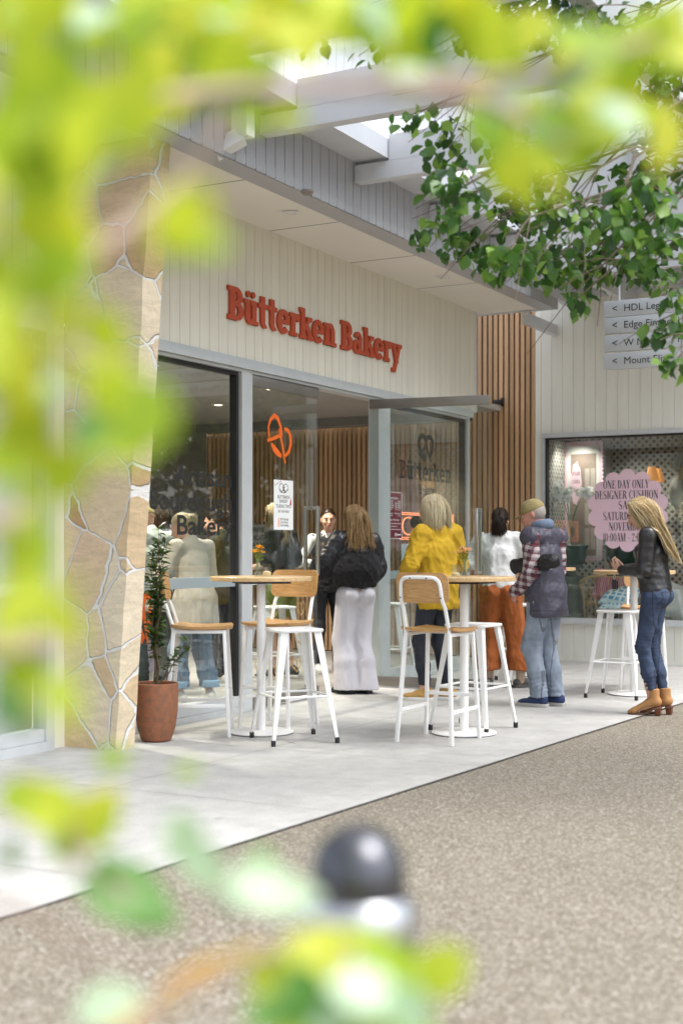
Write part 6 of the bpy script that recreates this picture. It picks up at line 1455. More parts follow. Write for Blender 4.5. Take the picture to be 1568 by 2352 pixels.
# ---- pretzel emblem: strokes with a width, on a plane facing -y
def stroke(mb, pts, ws, y, th, j=0):
    P = [Vector((a, b)) for a, b in pts]; n = len(P); L, Rr = [], []
    for k in range(n):
        d = (P[min(k + 1, n - 1)] - P[max(k - 1, 0)]).normalized(); q = Vector((-d.y, d.x)) * (ws[k] if isinstance(ws, list) else ws) / 2; L.append(P[k] + q); Rr.append(P[k] - q)
    for k in range(n - 1): mb.prism([(v.x, v.y) for v in (L[k], L[k + 1], Rr[k + 1], Rr[k])], y - .0003 * j, y + th)
def arc(cx, cy, rx, ry, a0, a1, n=14, tilt=0):
    out = []
    for k in range(n + 1):
        a = R(a0 + (a1 - a0) * k / n); x, y = rx * math.cos(a), ry * math.sin(a); c, s = math.cos(R(tilt)), math.sin(R(tilt)); out.append((cx + x * c - y * s, cy + x * s + y * c))
    return out
def pretzel(mb, x, z, sx, sz, y, th):        # unit emblem about 1 wide, 1 high, centred
    T = lambda pts: [(x + a * sx, z + b * sz) for a, b in pts]; w = .16 * (sx + sz) / 2
    stroke(mb, T(arc(-.24, .17, .24, .29, 25, 208)), w, y, th, 0)          # left lobe
    stroke(mb, T(arc(.24, .17, .24, .29, 155, -28)), w, y, th, 1)          # right lobe
    stroke(mb, T([(-.46, .05), (-.40, -.12), (-.30, -.26), (-.12, -.40), (0, -.44)]), [w * .9, w * 1.1, w * 1.5, w * 1.6, w * 1.4], y, th, 2)
    stroke(mb, T([(.46, .05), (.40, -.12), (.32, -.24), (.20, -.34)]), [w * .9, w, w, w * .8], y, th, 3)
    stroke(mb, T([(-.02, .28), (.02, .12), (.10, -.1), (.22, -.34), (.30, -.50)]), [w * .6, w * .7, w * .7, w * .6, w * .5], y, th, 5)
    stroke(mb, T([(.03, .22), (-.06, .08), (-.24, -.12), (-.46, -.30)]), [w * .5, w * .6, w * .7, w * .7], y, th, 4)
y1_, y2_ = 0.0278, 0.0278
# on the closed door
m = MB(); xd0, xd1 = s_at(610) - sD0 - .005, s_at(671) - sD0 - .005; DDc = GD / (-(N.y) - N.x * (641 - 784) / FP); zc = H + (1258 - 1008) / FP * DDc
xc = (xd0 + xd1) / 2; kx = (xd1 - xd0) / 220; kz = .415 / 415
T_ = lambda pts: [(xc + (a - 1168) * kx, zc + (805 - b) * kz) for a, b in pts]; wk = kz
for j_, (pts, ws) in enumerate((([(1080, 806), (1076, 720), (1092, 655), (1124, 618), (1152, 640), (1176, 705), (1186, 786)], [20, 24, 30, 40, 40, 34, 24]), ([(1205, 718), (1235, 722), (1258, 770), (1260, 838), (1243, 905), (1212, 942)], [30, 36, 38, 38, 36, 26]), ([(1168, 778), (1116, 808), (1066, 832)], [30, 30, 26]), ([(1098, 852), (1122, 892), (1148, 922), (1182, 950)], [24, 52, 56, 30]), ([(1160, 722), (1170, 775), (1188, 850), (1200, 930), (1212, 1004)], [20, 26, 28, 26, 18]))): stroke(m, T_(pts), [q * wk for q in ws], -.0072, .001, j_)
m.build('emblem', M_org, DOOR1)
m = MB(); M_gold = mat('gold vinyl', rgb('b08c50'), .4)
for px_, py_ in ((598, 1440), (628, 1405), (655, 1440), (690, 1400), (612, 1490), (650, 1500), (690, 1470), (630, 1545), (680, 1530), (595, 1530)):
    D_ = GD / (-(N.y) - N.x * (px_ - 784) / FP); xx, zz = s_at(px_) - sD0 - .005, H + (1258 - py_) / FP * D_
    for cx in (-.035, .035): stroke(m, [(xx + cx + .035 * math.cos(a), zz + .02 + .04 * math.sin(a)) for a in np.linspace(-.6, 5.0, 16)], .008, -.0072, .001)
    stroke(m, [(xx - .05, zz), (xx, zz - .05), (xx + .05, zz)], .008, -.0072, .001, 2)
m.build('pretzel_pattern', M_gold, DOOR1)
# part of an orange emblem low on the left-hand pane, behind the shrub
m = MB(); De = (GD + .03) / (-(N.y) - N.x * (332 - 784) / FP); pretzel(m, s_at(330, .03) - 7.10, H + (1258 - 1420) / FP * De, .16, .36, .028, .001); m.build('emblem', M_org, WIN1)
# on the right-hand pane
L0 = sM2
D9 = lambda px: (GD + .03) / (-(N.y) - N.x * (px - 784) / FP); z9 = lambda px, py: H + (1258 - py) / FP * D9(px)
m = MB(); a, b = s_at(961, .03) - L0, s_at(994, .03) - L0; pretzel(m, (a + b) / 2, z9(977, 1029), b - a, .255, .028, .001); m.build('emblem', M_vin, WIN2)
a, b = s_at(916, .03) - L0, s_at(1036, .03) - L0; word(SLAB, 'Bütterken', a, 1.985, b - a, .185, .028, .001, M_vin, WIN2, 'lettering')
a, b = s_at(961, .03) - L0, s_at(995, .03) - L0
tx = text('lettering', 'Bakery', .145, M_vin, WIN2, (a, .027, z9(977, 1136)), ext=.0005); bpy.context.view_layer.update(); tx.scale.x = (b - a) / max(tx.dimensions.x, .01)
# on the left-hand pane
for wd, py_, pl in (('Artisan', 1120, 400), ('Sourdough', 1176, 345), ('Bakery', 1229, 405)):
    e = s_at(533, .03) - 7.10; tx = text('lettering', wd, .205, M_vin, WIN1, (e, .027, z9(531, py_)), align='RIGHT', ext=.0005, bold=.0035); bpy.context.view_layer.update(); tx.scale.x = (s_at(533, .03) - s_at(pl, .03)) / max(tx.dimensions.x, .01)
# ---- poster on the closed door
M_paperw = mat('white poster paper', (.80, .81, .80), .7); M_ink = mat('black ink', (.02, .02, .022), .7)
x0, x1 = s_at(629, -.01), s_at(673, -.01); Dp = GD / (-(N.y) - N.x * (650 - 784) / FP); zt_, zb_ = H + (1258 - 1103) / FP * Dp, H + (1258 - 1217) / FP * Dp
PO = thing('poster', 'white birthday poster stuck on the closed glass door', 'poster', F(x0, -.009, zb_), TH); w_, h_ = x1 - x0, zt_ - zb_
m = MB(); m.box(0, w_, -.001, .0005, 0, h_); m.build('sheet', M_paperw, PO)
def ctext(body, size, zf, par, w, h, m_, x=.5, ext=.0003, y=-.0014, name='lettering', maxw=None, al='CENTER'):
    t_ = text(name, body, size, m_, par, (w * x, y, h * zf), align=al, ext=ext); 
    if maxw:
        bpy.context.view_layer.update(); t_.scale.x = min(1.0, maxw / max(t_.dimensions.x, 1e-3))
    return t_
m = MB()
for cx in (-.035, .035): stroke(m, [(w_ / 2 + cx + .036 * math.cos(a), h_ * .84 + .036 * math.sin(a)) for a in np.linspace(-.7, 4.9, 18)], .006, -.0014, .0008)
stroke(m, [(w_ / 2 - .062, h_ * .82), (w_ / 2 - .03, h_ * .755), (w_ / 2, h_ * .74), (w_ / 2 + .03, h_ * .755), (w_ / 2 + .062, h_ * .82)], .006, -.0014, .0008, 2); stroke(m, [(w_ / 2 - .03, h_ * .76), (w_ / 2 + .02, h_ * .87)], .006, -.0014, .0008, 3); stroke(m, [(w_ / 2 + .03, h_ * .76), (w_ / 2 - .02, h_ * .87)], .006, -.0014, .0008, 4)
m.build('emblem', M_ink, PO)
ctext('BUTTERKEN', .040, .625, PO, w_, h_, M_ink, maxw=w_ * .62); ctext('BAKERY', .040, .545, PO, w_, h_, M_ink, maxw=w_ * .42); ctext('TURNS TWO', .042, .44, PO, w_, h_, M_ink, maxw=w_ * .78); ctext('SAT 16TH NOV', .030, .345, PO, w_, h_, M_ink, maxw=w_ * .58)
for k_, b_ in enumerate(('$2 Pretzels', 'Live Music', 'Face Painting')):
    ctext(b_, .030, .19 - .06 * k_, PO, w_, h_, M_ink, x=.33, al='LEFT', maxw=w_ * .42); m = MB(); stroke(m, [(w_ * .25 + .010 * math.cos(a), h_ * (.205 - .06 * k_) + .010 * math.sin(a)) for a in np.linspace(0, 6.28, 12)], .006, -.0014, .0008); m.build('bullet', M_org, PO)
m = MB(); cols_ = []
for k_ in range(5): m.cur = k_ % 3; m.prism([(w_ * (.05 + .07 * k_), h_ * (.90 + .02 * k_)), (w_ * (.10 + .07 * k_), h_ * (.91 + .02 * k_)), (w_ * (.08 + .07 * k_), h_ * (.86 + .02 * k_))], -.0014, -.0006)
m.build('bunting', [mat('bunting blue', rgb('6aa0c8'), .7), mat('bunting red', rgb('c86058'), .7), mat('bunting green', rgb('7ab088'), .7)], PO)
m = MB(); m.prism([(w_ * .80, h_ * .50), (w_ * .93, h_ * .51), (w_ * .88, h_ * .66)], -.0015, -.0006); m.build('party_hat', mat('party hat pink', rgb('c0606c'), .7), PO)
for q in (.2, .92): m = MB(); m.ball((w_ * q, -.004, h_ * 1.02), (.014, .006, .014), 10, 6); m.build('suction_cup', M_clear, PO, smooth=True)
# ---- burgundy hours sign inside the right pane
x0, x1 = s_at(890, .02), s_at(922, .02); zt_, zb_ = z9(906, 1132), z9(906, 1236)
HS = thing('hours_sign', 'burgundy opening hours sign behind the right hand glass', 'sign', F(x0, .022, zb_), TH); w_, h_ = x1 - x0, zt_ - zb_
M_burg = mat('burgundy print', rgb('6e2434'), .4); M_wink = mat('white ink', (.75, .74, .73), .7)
m = MB(); m.box(0, w_, 0, .002, 0, h_); m.build('panel', M_burg, HS); m = MB(); m.box(-.006, 0, -.001, .003, -.006, h_ + .006); m.box(w_, w_ + .006, -.001, .003, -.006, h_ + .006); m.box(0, w_, -.001, .003, -.006, 0); m.box(0, w_, -.001, .003, h_, h_ + .006); m.build('border', M_wink, HS)
ctext('Opening Hours', .036, .86, HS, w_, h_, M_wink, y=-.0012, x=.14, al='LEFT', maxw=w_ * .6)
for k_, (d_, t_) in enumerate((('Monday', 'Closed'), ('Tuesday', '7:30am-4:00pm'), ('Wednesday', '7:30am-4:00pm'), ('Thursday', '7:30am-4:00pm'), ('Friday', '7:30am-4:00pm'), ('', ''), ('Saturday', '8:00am-2:00pm'), ('Sunday', 'Closed'))):
    if d_: ctext(d_, .022, .80 - .045 * k_, HS, w_, h_, M_wink, y=-.0012, x=.14, al='LEFT', maxw=w_ * .3); ctext(t_, .022, .80 - .045 * k_, HS, w_, h_, M_wink, y=-.0012, x=.92, al='RIGHT', maxw=w_ * .4)
ctext('Orders Welcomed', .032, .38, HS, w_, h_, M_wink, y=-.0012, x=.08, al='LEFT', maxw=w_ * .72)
for k_ in range(3): m = MB(); m.prism([(w_ * .13 + .012 * math.cos(a), h_ * (.32 - .065 * k_) + .012 * math.sin(a)) for a in np.linspace(0, 5.9, 12)], -.001, 0); m.build('icon', M_wink, HS)
for k_, f_ in enumerate((.70, .45, .70)): m = MB(); m.box(w_ * .22, w_ * (.22 + f_), -.001, 0, h_ * (.317 - .065 * k_), h_ * (.328 - .065 * k_)); m.build('fine_print', M_wink, HS)
m = MB(); pretzel(m, w_ * .58, h_ * .075, .04, .032, -.001, .0008); m.box(w_ * .66, w_ * .93, -.001, 0, h_ * .062, h_ * .09); m.build('emblem', M_wink, HS)
# ---- closed disc hanging on the open door
M_disc = mat('grey disc sign', rgb('4c4a44'), .5)
k_ = .401; cl = a0.lerp(a1, k_); cl += Vector((-.35, -.93, 0)).normalized() * .014
CL = thing('closed_sign', 'round grey sign reading closed hanging from a suction cup on the open glass door', 'sign', cl + Vector((0, 0, H + (1258 - 1200) / FP * 12.49)), math.atan2(a1.y - a0.y, a1.x - a0.x))
m = MB(); m.prism(disc(0, 0, .062, None, 32), -.004, .004); m.build('disc', M_disc, CL); ctext('CLOSED', .036, 1, CL, 0, -.012, M_vin, y=-.0046, maxw=.095)
m = MB(); m.tube([(-.035, 0, .05), (0, 0, .40)], .0012, 5); m.tube([(.035, 0, .05), (0, 0, .40)], .0012, 5); m.build('cord', M_steel, CL); m = MB(); m.ball((0, .002, .41), (.018, .008, .018), 12, 6); m.build('suction_cup', M_clear, CL, smooth=True)
# ---- neon sign
M_neon = mat('lit neon tube', (.9, .3, .15), .4, emit=((1.0, .25, .10), .9))
x0, x1 = s_at(918, .12), s_at(1040, .12); zc0, zc1 = z9(925, 1238), z9(925, 1176)
NS = thing('neon_sign', 'lit orange red neon open sign in a double outline behind the right hand glass', 'sign', F(x0, .12, zc0), TH); w_, h_ = x1 - x0, zc1 - zc0
def tube_(nm, pts, r=.006): m_ = MB(); m_.tube([(a, 0, b) for a, b in pts], r, 6); m_.build(nm, M_neon, NS, smooth=True)
for e_ in (0, .018): tube_('outline_tube', [(e_, e_), (w_ - e_, e_), (w_ - e_, h_ - e_), (e_, h_ - e_), (e_, e_)], .005)
cw = (w_ - .09) / 4; z0_, z1_ = .045, h_ - .045
def lx(k): return .045 + cw * k + .012
lw = cw - .024
tube_('letter_tube', [(lx(0) + lw / 2 + lw / 2 * math.cos(a), (z0_ + z1_) / 2 + (z1_ - z0_) / 2 * math.sin(a)) for a in np.linspace(0, 6.283, 22)])
tube_('letter_tube', [(lx(1), z0_), (lx(1), z1_), (lx(1) + lw * .7, z1_), (lx(1) + lw, z1_ - .03), (lx(1) + lw, z1_ - .07), (lx(1) + lw * .7, (z0_ + z1_) / 2), (lx(1), (z0_ + z1_) / 2)])
tube_('letter_tube', [(lx(2) + lw, z1_), (lx(2), z1_), (lx(2), (z0_ + z1_) / 2), (lx(2) + lw * .8, (z0_ + z1_) / 2 + .001), (lx(2), (z0_ + z1_) / 2 - .001), (lx(2), z0_), (lx(2) + lw, z0_)])
tube_('letter_tube', [(lx(3), z0_), (lx(3), z1_), (lx(3) + lw, z0_), (lx(3) + lw, z1_)])
m = MB(); m.box(.03, w_ - .03, .008, .016, .03, h_ - .03); m.build('backing', M_clear, NS)
NT = thing('notice', 'pale printed notice sheet behind the glass under the neon sign', 'notice', F(s_at(918, .06), .045, z9(930, 1300)), TH); m = MB(); m.box(0, .30, 0, .001, 0, .22); m.build('sheet', mat('grey notice paper', (.5, .52, .52), .6), NT)
# ---- panel sign inside
FPx = i_at(594, WS - .02); FS = thing('panel_sign', 'pale fire panel plate on the battens inside the shop', 'sign', N * (-(FPx + GD)) + U * (WS - .02) + Vector((0, 0, 1.40)), TH - R(90))
m = MB(); m.box(-.20, .20, -.004, .012, -.14, .20); m.build('plate', mat('grey plate', (.45, .46, .45), .5), FS)
for k_, b_ in enumerate(('FIRE', 'INDICATOR', 'PANEL')): t_ = text('lettering', b_, .088, M_ink, FS, (0, -.005, .10 - .10 * k_), align='CENTER', ext=.0005, bold=.001); bpy.context.view_layer.update(); t_.scale.x = min(1.25, .36 / t_.dimensions.x)

# ---- hanging direction signs
M_blade = mat('pale grey sign blade', (.50, .53, .56), .35, .2, var=(3, .04))
sB = 12.098; P0 = W(1387, 700, 12.45); aB = P0.dot(N)
# keep the left end on the sight line at the beam's own distance
tB = (1387 - 784) / FP; DB = sB / (U.x * tB + U.y); aB = DB * (N.x * tB + N.y)
zz = lambda py: H + (1258 - py) / FP * DB
for k_, (b_, py_, lb_) in enumerate((('HDL Legal and Co', 712, 'topmost of the four grey direction blades'), ('Edge Financial Pl', 750, 'second grey direction blade from the top'), ('W Metho     P', 791, 'third grey direction blade from the top'), ('Mount Eliz    dia', 832, 'lowest of the four grey direction blades'))):
    HGT = .150; z0_ = zz(py_) - HGT / 2
    S_ = thing('direction_sign', lb_, 'sign', N * aB + U * sB + Vector((0, 0, z0_)), TH - R(90), 'grey direction blades hanging from the pergola')
    m = MB(); m.box(0, 1.15, -.016, .016, 0, HGT); m.build('blade', M_blade, S_, bevel=.004)
    text('lettering', '<', .095, M_vin, S_, (.075, -.0175, .045), ext=.0005); text('lettering', b_, .092, M_vin, S_, (.185, -.0175, .045), ext=.0005)
    m = MB(); top_ = (zz((712, 712, 750, 791)[k_]) - HGT / 2 if k_ else 4.138) - z0_
    for x_ in (.14, 1.0): m.tube([(x_, 0, HGT + .0005), (x_, 0, top_ - .001)], .011, 8)
    m.build('hanger_rod', M_alu, S_, smooth=True)

# ================================================================== THE DISPLAY WINDOW
def RW(px, depth):                  # local x in the right shop's frame of a pixel on a plane that far behind the wall face
    return -(i_at(px, WS + depth) + GD) - A1
def RZ(px, py, depth): t = (px - 784) / FP; D = (WS + depth) / (U.x * t + U.y); return H + (1258 - py) / FP * D
def RP(px, py, depth): return N * (A1 + RW(px, depth)) + U * (WS + depth) + Vector((0, 0, RZ(px, py, depth)))
RR = TH - R(90)
M_lat = mat('whitewashed lattice', (.52, .51, .47), .7, var=(6, .08)); M_olive = mat('display back wall', (.15, .145, .125), .8, var=(2, .2))
m = MB(); m.box(-.02, LR, 1.46, 1.55, 0, 2.9); m.box(-.02, 0.0, .165, 1.458, 0, 2.9); m.box(LR - .1, LR, .165, 1.458, 0, 2.9); m.box(0.001, LR - .101, .165, 1.458, 2.75, 2.85); m.build('display_wall', M_olive, RS)
m = MB(); m.box(0.001, LR - .101, .165, 1.458, .30, .46); m.build('display_floor', mat('display floor', (.30, .29, .26), .7), RS)
m = MB()
def lattice(mb, w, z0, z1, T, pitch=.064, sw=.027):
    for sg in (1, -1):
        c = -(z1 - z0) if sg > 0 else 0
        u0 = (0 - (z1 - z0)) if sg > 0 else 0; u1 = w if sg > 0 else w + (z1 - z0); u = u0
        while u < u1:
            pts = []
            za, zb__ = z0, z1
            xa, xb = (u, u + (z1 - z0)) if sg > 0 else (u, u - (z1 - z0))
            # clip the strip to 0..w
            def at(z): return xa + (xb - xa) * (z - z0) / (z1 - z0)
            if sg > 0: lo_z = z0 + max(0, -u); hi_z = min(z1, z0 + (w - u))
            else: lo_z = z0 + max(0, u - w); hi_z = min(z1, z0 + u)
            if hi_z - lo_z > .05:
                a_, b_ = Vector((at(lo_z), 0 if sg > 0 else .0065, lo_z)), Vector((at(hi_z), 0 if sg > 0 else .0065, hi_z)); mb.bar(T(a_), T(b_), sw, .006, T(Vector((0, 1, 0))) - T(Vector((0, 0, 0))))
            u += pitch * 1.414
lattice(m, LR - .12, .46, 2.74, lambda v: Vector((v.x + .005, 1.445 + v.y, v.z))); m.build('lattice', M_lat, RS)
m = MB(); lattice(m, 1.25, .46, 2.74, lambda v: Vector((.012 + v.y, .19 + v.x, v.z))); m.build('side_lattice', M_lat, RS)
for x_ in (RW(1388, 1.40), RW(1252, .8)): m = MB(); m.box(x_, x_ + .07, 1.37, 1.43, .46, 2.75); m.build('pilaster', M_lat, RS)
M_pink = mat('blush pink print', rgb('e8c8d6'), .6)
# scalloped window sticker
cx_, cz_, rr_ = RW(1440, .047), RZ(1440, 1172, .047), 96 / FP * 15.15
ST = thing('window_sticker', 'blush pink scalloped sale sticker on the gift shop glass', 'sticker', N * (A1 + cx_) + U * (WS + .047) + Vector((0, 0, cz_)), RR)
pl_ = []
nS = 14
for k in range(280):
    a = 2 * math.pi * k / 280; ph = (a * nS / (2 * math.pi)) % 1 - .5; rb = rr_ * .125; R0 = rr_ * .80; an = 2 * math.pi / nS * ph; q = R0 * math.sin(an); rad2 = (rr_ * .198) ** 2 - q * q; pl_.append(((R0 * math.cos(an) + math.sqrt(max(rad2, 0))) * math.cos(a), (R0 * math.cos(an) + math.sqrt(max(rad2, 0))) * math.sin(a)))
m = MB(); m.prism(pl_, -.001, .001); m.build('disc', M_pink, ST)
for s_, pl, pr, py_ in (('ONE DAY ONLY', 1384, 1490, 1112), ('DESIGNER CUSHION', 1365, 1511, 1136), ('SALE', 1419, 1460, 1160), ('SATURDAY', 1384, 1462, 1185), ('NOVEMBER', 1397, 1480, 1209), ('10:00AM - 2:00PM', 1383, 1497, 1234)):
    x_ = RW(pl, .047) - cx_; hh_ = 19 / FP * 15.2; word(DID, s_, x_, RZ(1440, py_, .047) - cz_ - hh_ / 2, RW(pr, .047) - cx_ - x_, hh_, -.0016, .0008, M_ink, ST, 'lettering')
# framed print leaning in the window
PF = thing('framed_print', 'tall pink scalloped frame around a picture of a pale doorway', 'picture', RP(1340, 1285, .95), RR - R(12))
m = MB(); ps = []; wf, hf = .50, 1.42
for (xa, za, xb, zb_2) in ((-wf / 2, 0, wf / 2, 0), (wf / 2, 0, wf / 2, hf), (wf / 2, hf, -wf / 2, hf), (-wf / 2, hf, -wf / 2, 0)):
    L_ = math.hypot(xb - xa, zb_2 - za); nb = int(L_ / .05); dx, dz = (xb - xa) / L_, (zb_2 - za) / L_
    for k in range(nb):
        for j in range(5): f_ = (k + j / 5) / nb; bl = .016 * math.sin(math.pi * j / 5); ps.append((xa + (xb - xa) * f_ + dz * bl, za + (zb_2 - za) * f_ - dx * bl))
m.prism(ps, -.01, .01); m.build('frame', M_pink, PF)
m = MB(); m.box(-wf / 2 + .03, wf / 2 - .03, -.0125, -.0102, .03, hf - .05); m.build('mount', mat('white mount', (.7, .7, .69), .7), PF)
M_pic = mat('taupe picture', rgb('8c7c72'), .6, var=(3, .2)); m = MB(); m.box(-wf / 2 + .075, wf / 2 - .075, -.0145, -.0127, .05, hf - .14); m.build('picture', M_pic, PF)
m = MB()
for zq in (.12, .42, .72, .98):
    for xq in (.02, .10): m.box(xq, xq + .065, -.0155, -.0147, zq, zq + (.26 if zq < .9 else .12))
m.build('doorway', mat('pale doorway', rgb('b4aaa2'), .6), PF)
m = MB(); m.prism([(-.10 + .075 * math.cos(a) * (1 + .05 * math.cos(9 * a)), .92 + .26 * math.sin(a) * (1 + .05 * math.cos(9 * a))) for a in np.linspace(0, 6.2, 70)], -.0158, -.0148); m.build('pink_label', M_pink, PF)
for k, b_ in enumerate(('DESIGNER', 'CUSHION', 'SALE')): word(DID, b_, -.155, 1.02 - .10 * k, .11 if k < 2 else .05, .05, -.0163, .0004, M_ink, PF, 'lettering')
# urns, orchids
M_urn = mat('dark green glaze', rgb('123c34'), .4, var=(5, .15))
def urn(loc, label):
    u = thing('urn', label, 'urn', loc, 0, 'dark green fluted urns in the gift shop window'); m = MB(); prof = [(.001, 0), (.17, 0), (.17, .06), (.14, .08), (.135, .42), (.16, .45), (.16, .50), (.07, .52), (.055, .56), (.10, .60), (.16, .66), (.185, .74), (.18, .80), (.20, .83), (.215, .86), (.205, .87), (.0, .85)]
    n = 48; vs = []; fs = []
    for r_, z_ in prof:
        for q in range(n): a = 6.28319 * q / n; f_ = 1 + (.02 * math.cos(16 * a) if (.1 < z_ < .44 or .58 < z_ < .78) else 0); vs.append((r_ * f_ * math.cos(a), r_ * f_ * math.sin(a), z_))
    for j in range(len(prof) - 1):
        for q in range(n): fs.append((j * n + q, j * n + (q + 1) % n, (j + 1) * n + (q + 1) % n, (j + 1) * n + q))
    m.add(vs, fs); m.build('body', M_urn, u, smooth=True, angle=50); return u
pu = RP(1310, 1400, .60); pu.z = .462; urn(pu, 'dark green fluted urn under the white orchids'); pu2 = RP(1425, 1400, .95); pu2.z = .462; urn(pu2, 'dark green fluted urn behind the pink sticker')
OR = thing('orchid', 'white orchids in a tall clear vase on the dark green urn', 'plant', pu + Vector((0, 0, .862)))
m = MB(); m.lathe([(.04, .0), (.045, .01), (.042, .38), (.04, .381)], 20, closed=True); m.build('vase', M_clear, OR, smooth=True)
rng = np.random.default_rng(8); m = MB(); P = []; Dd = []; S = []; up = []; Cn = []
nv = np.array(U) * -1
for k in range(7):
    a = rng.uniform(-1, 1); side = np.array(N) * a * .34; top_ = Vector(side) + Vector((0, 0, .62 + rng.uniform(-.04, .12))); pts = [Vector((0, 0, .03)), Vector(side * .15) + Vector((0, 0, .36)), Vector(side * .5) + Vector((0, 0, .62)), top_, Vector(side * 1.45) + Vector((0, 0, top_.z - .10))]; m.tube(pts, .004, 5)
    for q in range(6):
        f_ = q / 5; b_ = pts[2].lerp(pts[3], min(1, f_ * 2)) if f_ < .5 else pts[3].lerp(pts[4], f_ * 2 - 1); c_ = np.array(b_) + rng.normal(0, .025, 3) + nv * .03; nn = nrm(nv + rng.normal(0, .35, 3)); e1 = nrm(np.cross(nn, [0, 0, 1])); e2 = np.cross(e1, nn)
        for j in range(5): an = 6.283 * j / 5 + rng.uniform(-.1, .1); d_ = e1 * math.cos(an) + e2 * math.sin(an) + nn * .12; P.append(c_); Dd.append(d_); S.append(rng.uniform(.05, .066)); up.append(nn)
        Cn.append(c_ + nn * .006)
m.build('stem', M_stem, OR, smooth=True); leaves_mesh('petals', np.array(P), np.array(Dd), np.array(S), leaf_mat('orchid white', [rgb('f2f4f2'), rgb('fafafa'), rgb('eceeec')], .2, .3, .5, (1.0, 1.0, 1)), OR, .46, rng, np.array(up), .05)
m = MB()
for c_ in Cn: m.ball(c_, .008, 6, 4)
m.build('lip', mat('orchid centre', rgb('b0a850'), .6), OR, smooth=True)
# rattan chair and cushions
M_rat = mat('rattan cane', rgb('a8895a'), .6, var=(30, .2)); pc = RP(1392, 1400, .55); pc.z = .462
RC = thing('rattan_chair', 'cane armchair holding cushions in the gift shop window', 'chair', pc, RR + R(200))
m = MB()
for k in range(15): a = R(-10 + 200 * k / 14); m.tube([(.26 * math.cos(a), .26 * math.sin(a), .02), (.27 * math.cos(a), .27 * math.sin(a), .22), (.31 * math.cos(a), .31 * math.sin(a), .42 + .10 * math.sin(max(0, a)))], .008, 6)
m.build('spindles', M_rat, RC, smooth=True); m = MB(); m.tube([(.31 * math.cos(a), .31 * math.sin(a), .42 + .10 * math.sin(max(0, a))) for a in np.linspace(R(-10), R(190), 22)], .017, 8); m.build('arm_rail', M_rat, RC, smooth=True)
m = MB(); m.lathe([(0, .17), (.25, .17), (.26, .19), (.25, .21), (0, .205)], 28); m.build('seat', M_rat, RC, smooth=True)
def cushion(name, loc, label, m_, sz, rot):
    c_ = thing(name, label, 'cushion', loc, 0, 'cushions heaped in the gift shop window'); c_.rotation_euler = rot; mb = MB(); n = 12; vs = []; fs = []
    for sg in (1, -1):
        for j in range(n + 1):
            for i in range(n + 1): u_, v_ = -1 + 2 * i / n, -1 + 2 * j / n; e_ = max(0, (1 - u_ ** 4) * (1 - v_ ** 4)) ** .5; px_ = u_ * (1 - .07 * (1 - v_ * v_)); pz_ = v_ * (1 - .07 * (1 - u_ * u_)); vs.append((px_ * sz, sg * (e_ * sz * .34 + .002), pz_ * sz))
    K_ = (n + 1) ** 2
    for j in range(n):
        for i in range(n): a = j * (n + 1) + i; fs.append((a, a + n + 1, a + n + 2, a + 1)); fs.append((K_ + a, K_ + a + 1, K_ + a + n + 2, K_ + a + n + 1))
    mb.add(vs, fs); mb.build('cover', m_, c_, smooth=True, angle=80); return c_
def patt(name, c1, c2, kind, scale):
    m_ = mat(name, rgb(c1), .9); t = m_.node_tree; p_ = t.nodes['Principled BSDF']; tc = t.nodes.new('ShaderNodeTexCoord')
    if kind == 'stripe': n_ = t.nodes.new('ShaderNodeTexWave'); n_.bands_direction = 'X'; n_.inputs['Scale'].default_value = scale; o_ = n_.outputs['Fac']
    else: n_ = t.nodes.new('ShaderNodeTexVoronoi'); n_.feature = 'DISTANCE_TO_EDGE'; n_.inputs['Scale'].default_value = scale; n_.inputs['Randomness'].default_value = .35; o_ = n_.outputs['Distance']
    t.links.new(tc.outputs['Object'], n_.inputs['Vector']); r_ = t.nodes.new('ShaderNodeValToRGB'); r_.color_ramp.elements[0].color = (*rgb(c2), 1); r_.color_ramp.elements[1].color = (*rgb(c1), 1); r_.color_ramp.elements[0].position = .12 if kind != 'stripe' else .4; r_.color_ramp.elements[1].position = .2 if kind != 'stripe' else .6
    t.links.new(o_, r_.inputs[0]); t.links.new(r_.outputs[0], p_.inputs['Base Color']); return m_
z_ = .462
cushion('cushion', RP(1400, 1345, .45), 'raspberry striped cushion upright in the cane chair', patt('raspberry stripe', '9c3450', 'c88898', 'stripe', 14), .19, (R(-12), R(10), RR + .3))
cushion('cushion', RP(1425, 1370, .38), 'blue ikat patterned cushion leaning low beside the cane chair', patt('blue ikat', '4f94b8', 'c8d8dc', 'v', 13), .21, (R(-62), R(6), RR - .1))
cushion('cushion', RP(1420, 1392, .34), 'blue and white cushion lying flat under the blue ikat one', patt('blue floral', '5f9cba', 'd0dce0', 'v', 20), .20, (R(-82), 0, RR + .1))
cushion('cushion', RP(1440, 1352, .62), 'pale pink cushion behind the blue ikat one', cm('pale pink linen', 'c8a8a4', .9), .19, (R(-10), R(-20), RR - .2))
cushion('cushion', RP(1560, 1385, .5), 'plain white cushion at the right edge of the window', cm('white linen', 'c8ccca', .9), .22, (R(-30), R(15), RR - .2))
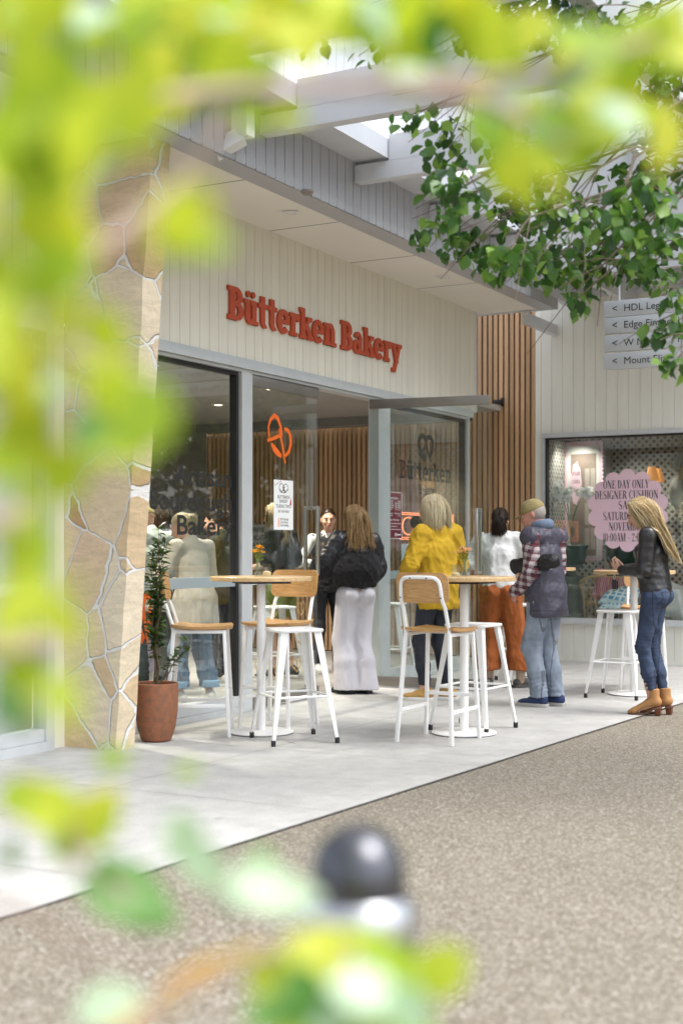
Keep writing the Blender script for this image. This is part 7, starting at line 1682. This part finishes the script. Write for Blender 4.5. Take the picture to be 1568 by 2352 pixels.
# pineapple chandelier with lit shades
M_plas = mat('white plaster', (.42, .42, .39), .6); CH = thing('chandelier', 'white plaster pineapple chandelier with lit pleated shades', 'chandelier', RP(1560, 1130, .85), RR)
m = MB(); m.ball((0, 0, 0), (.13, .13, .20), 16, 12); m.build('pineapple', M_plas, CH, smooth=True)
P = []; Dd = []; S = []
for k in range(26): a = 6.283 * k * .38; f_ = k / 26; P.append([math.cos(a) * .05, math.sin(a) * .05, .17 + .18 * f_]); Dd.append([math.cos(a) * (1.1 - f_), math.sin(a) * (1.1 - f_), .5 + f_]); S.append(.20 - .06 * f_)
leaves_mesh('fronds', np.array(P), np.array(Dd), np.array(S), M_plas, CH, .09, rng)
m = MB(); m.tube([(0, 0, .3), (0, 0, 1.03)], .008, 6); m.build('chain', M_plas, CH)
M_shade = mat('lit pleated shade', rgb('c08a58'), .8, emit=(rgb('e09048'), .22)); M_shade2 = mat('plain shade', rgb('b0a07c'), .8)
for k in range(5):
    a = 6.283 * k / 5 + 2.6; ex_, ey_ = math.cos(a) * .36, math.sin(a) * .30; m = MB(); m.tube([(0, 0, -.10), (ex_ * .5, ey_ * .5, -.16), (ex_ * .9, ey_ * .9, -.08), (ex_, ey_, .06)], .012, 7); m.build('arm', M_plas, CH, smooth=True)
    m = MB(); m.tube([(ex_, ey_, .06), (ex_, ey_, .14)], .016, 8); m.build('candle', M_plas, CH); m = MB(); n = 32; m.lathe([(.085, .13), (.045, .29)], 28, c=(ex_, ey_, 0), closed=True); m.build('shade', M_shade if k in (0, 1, 4) else M_shade2, CH, smooth=True)
for px_, py_, ax_ in ((1450, 1000, -.35), (1300, 985, .1)):
    q_ = RP(px_, py_, .55); q_.z = 2.745; SPT = thing('spotlight', 'small white track spotlight under the gift shop ceiling' + (', above the pink sticker' if px_ == 1450 else ', above the orchids'), 'lamp', q_, RR)
    m = MB(); m.tube([(0, 0, 0), (0, 0, -.05)], .010, 8); m.build('stem', M_white, SPT); m = MB(); m.tube([(0, -.02, -.04), (ax_ * .15, .05, -.13)], .03, 12); m.build('head', M_white, SPT, smooth=True)
    l = bpy.data.lights.new('display_spot', 'SPOT'); l.energy = 11; l.color = (1, .93, .82); l.spot_size = R(120); l.spot_blend = .8; l.shadow_soft_size = .04; lo = bpy.data.objects.new('display_spot', l); col.objects.link(lo); lo.parent = SPT; lo.location = (ax_ * .16, .06, -.15); lo.rotation_euler = (R(20), 0, 0)
# ---- lettering becomes plain mesh
dg = bpy.context.evaluated_depsgraph_get(); bpy.context.view_layer.update()
for o in [o for o in sc.objects if o.type == 'FONT']:
    me = bpy.data.meshes.new_from_object(o.evaluated_get(dg)); q = bpy.data.objects.new('lettering', me); col.objects.link(q)
    q.parent = o.parent; q.location = o.location; q.rotation_euler = o.rotation_euler; q.scale = o.scale; bpy.data.objects.remove(o)
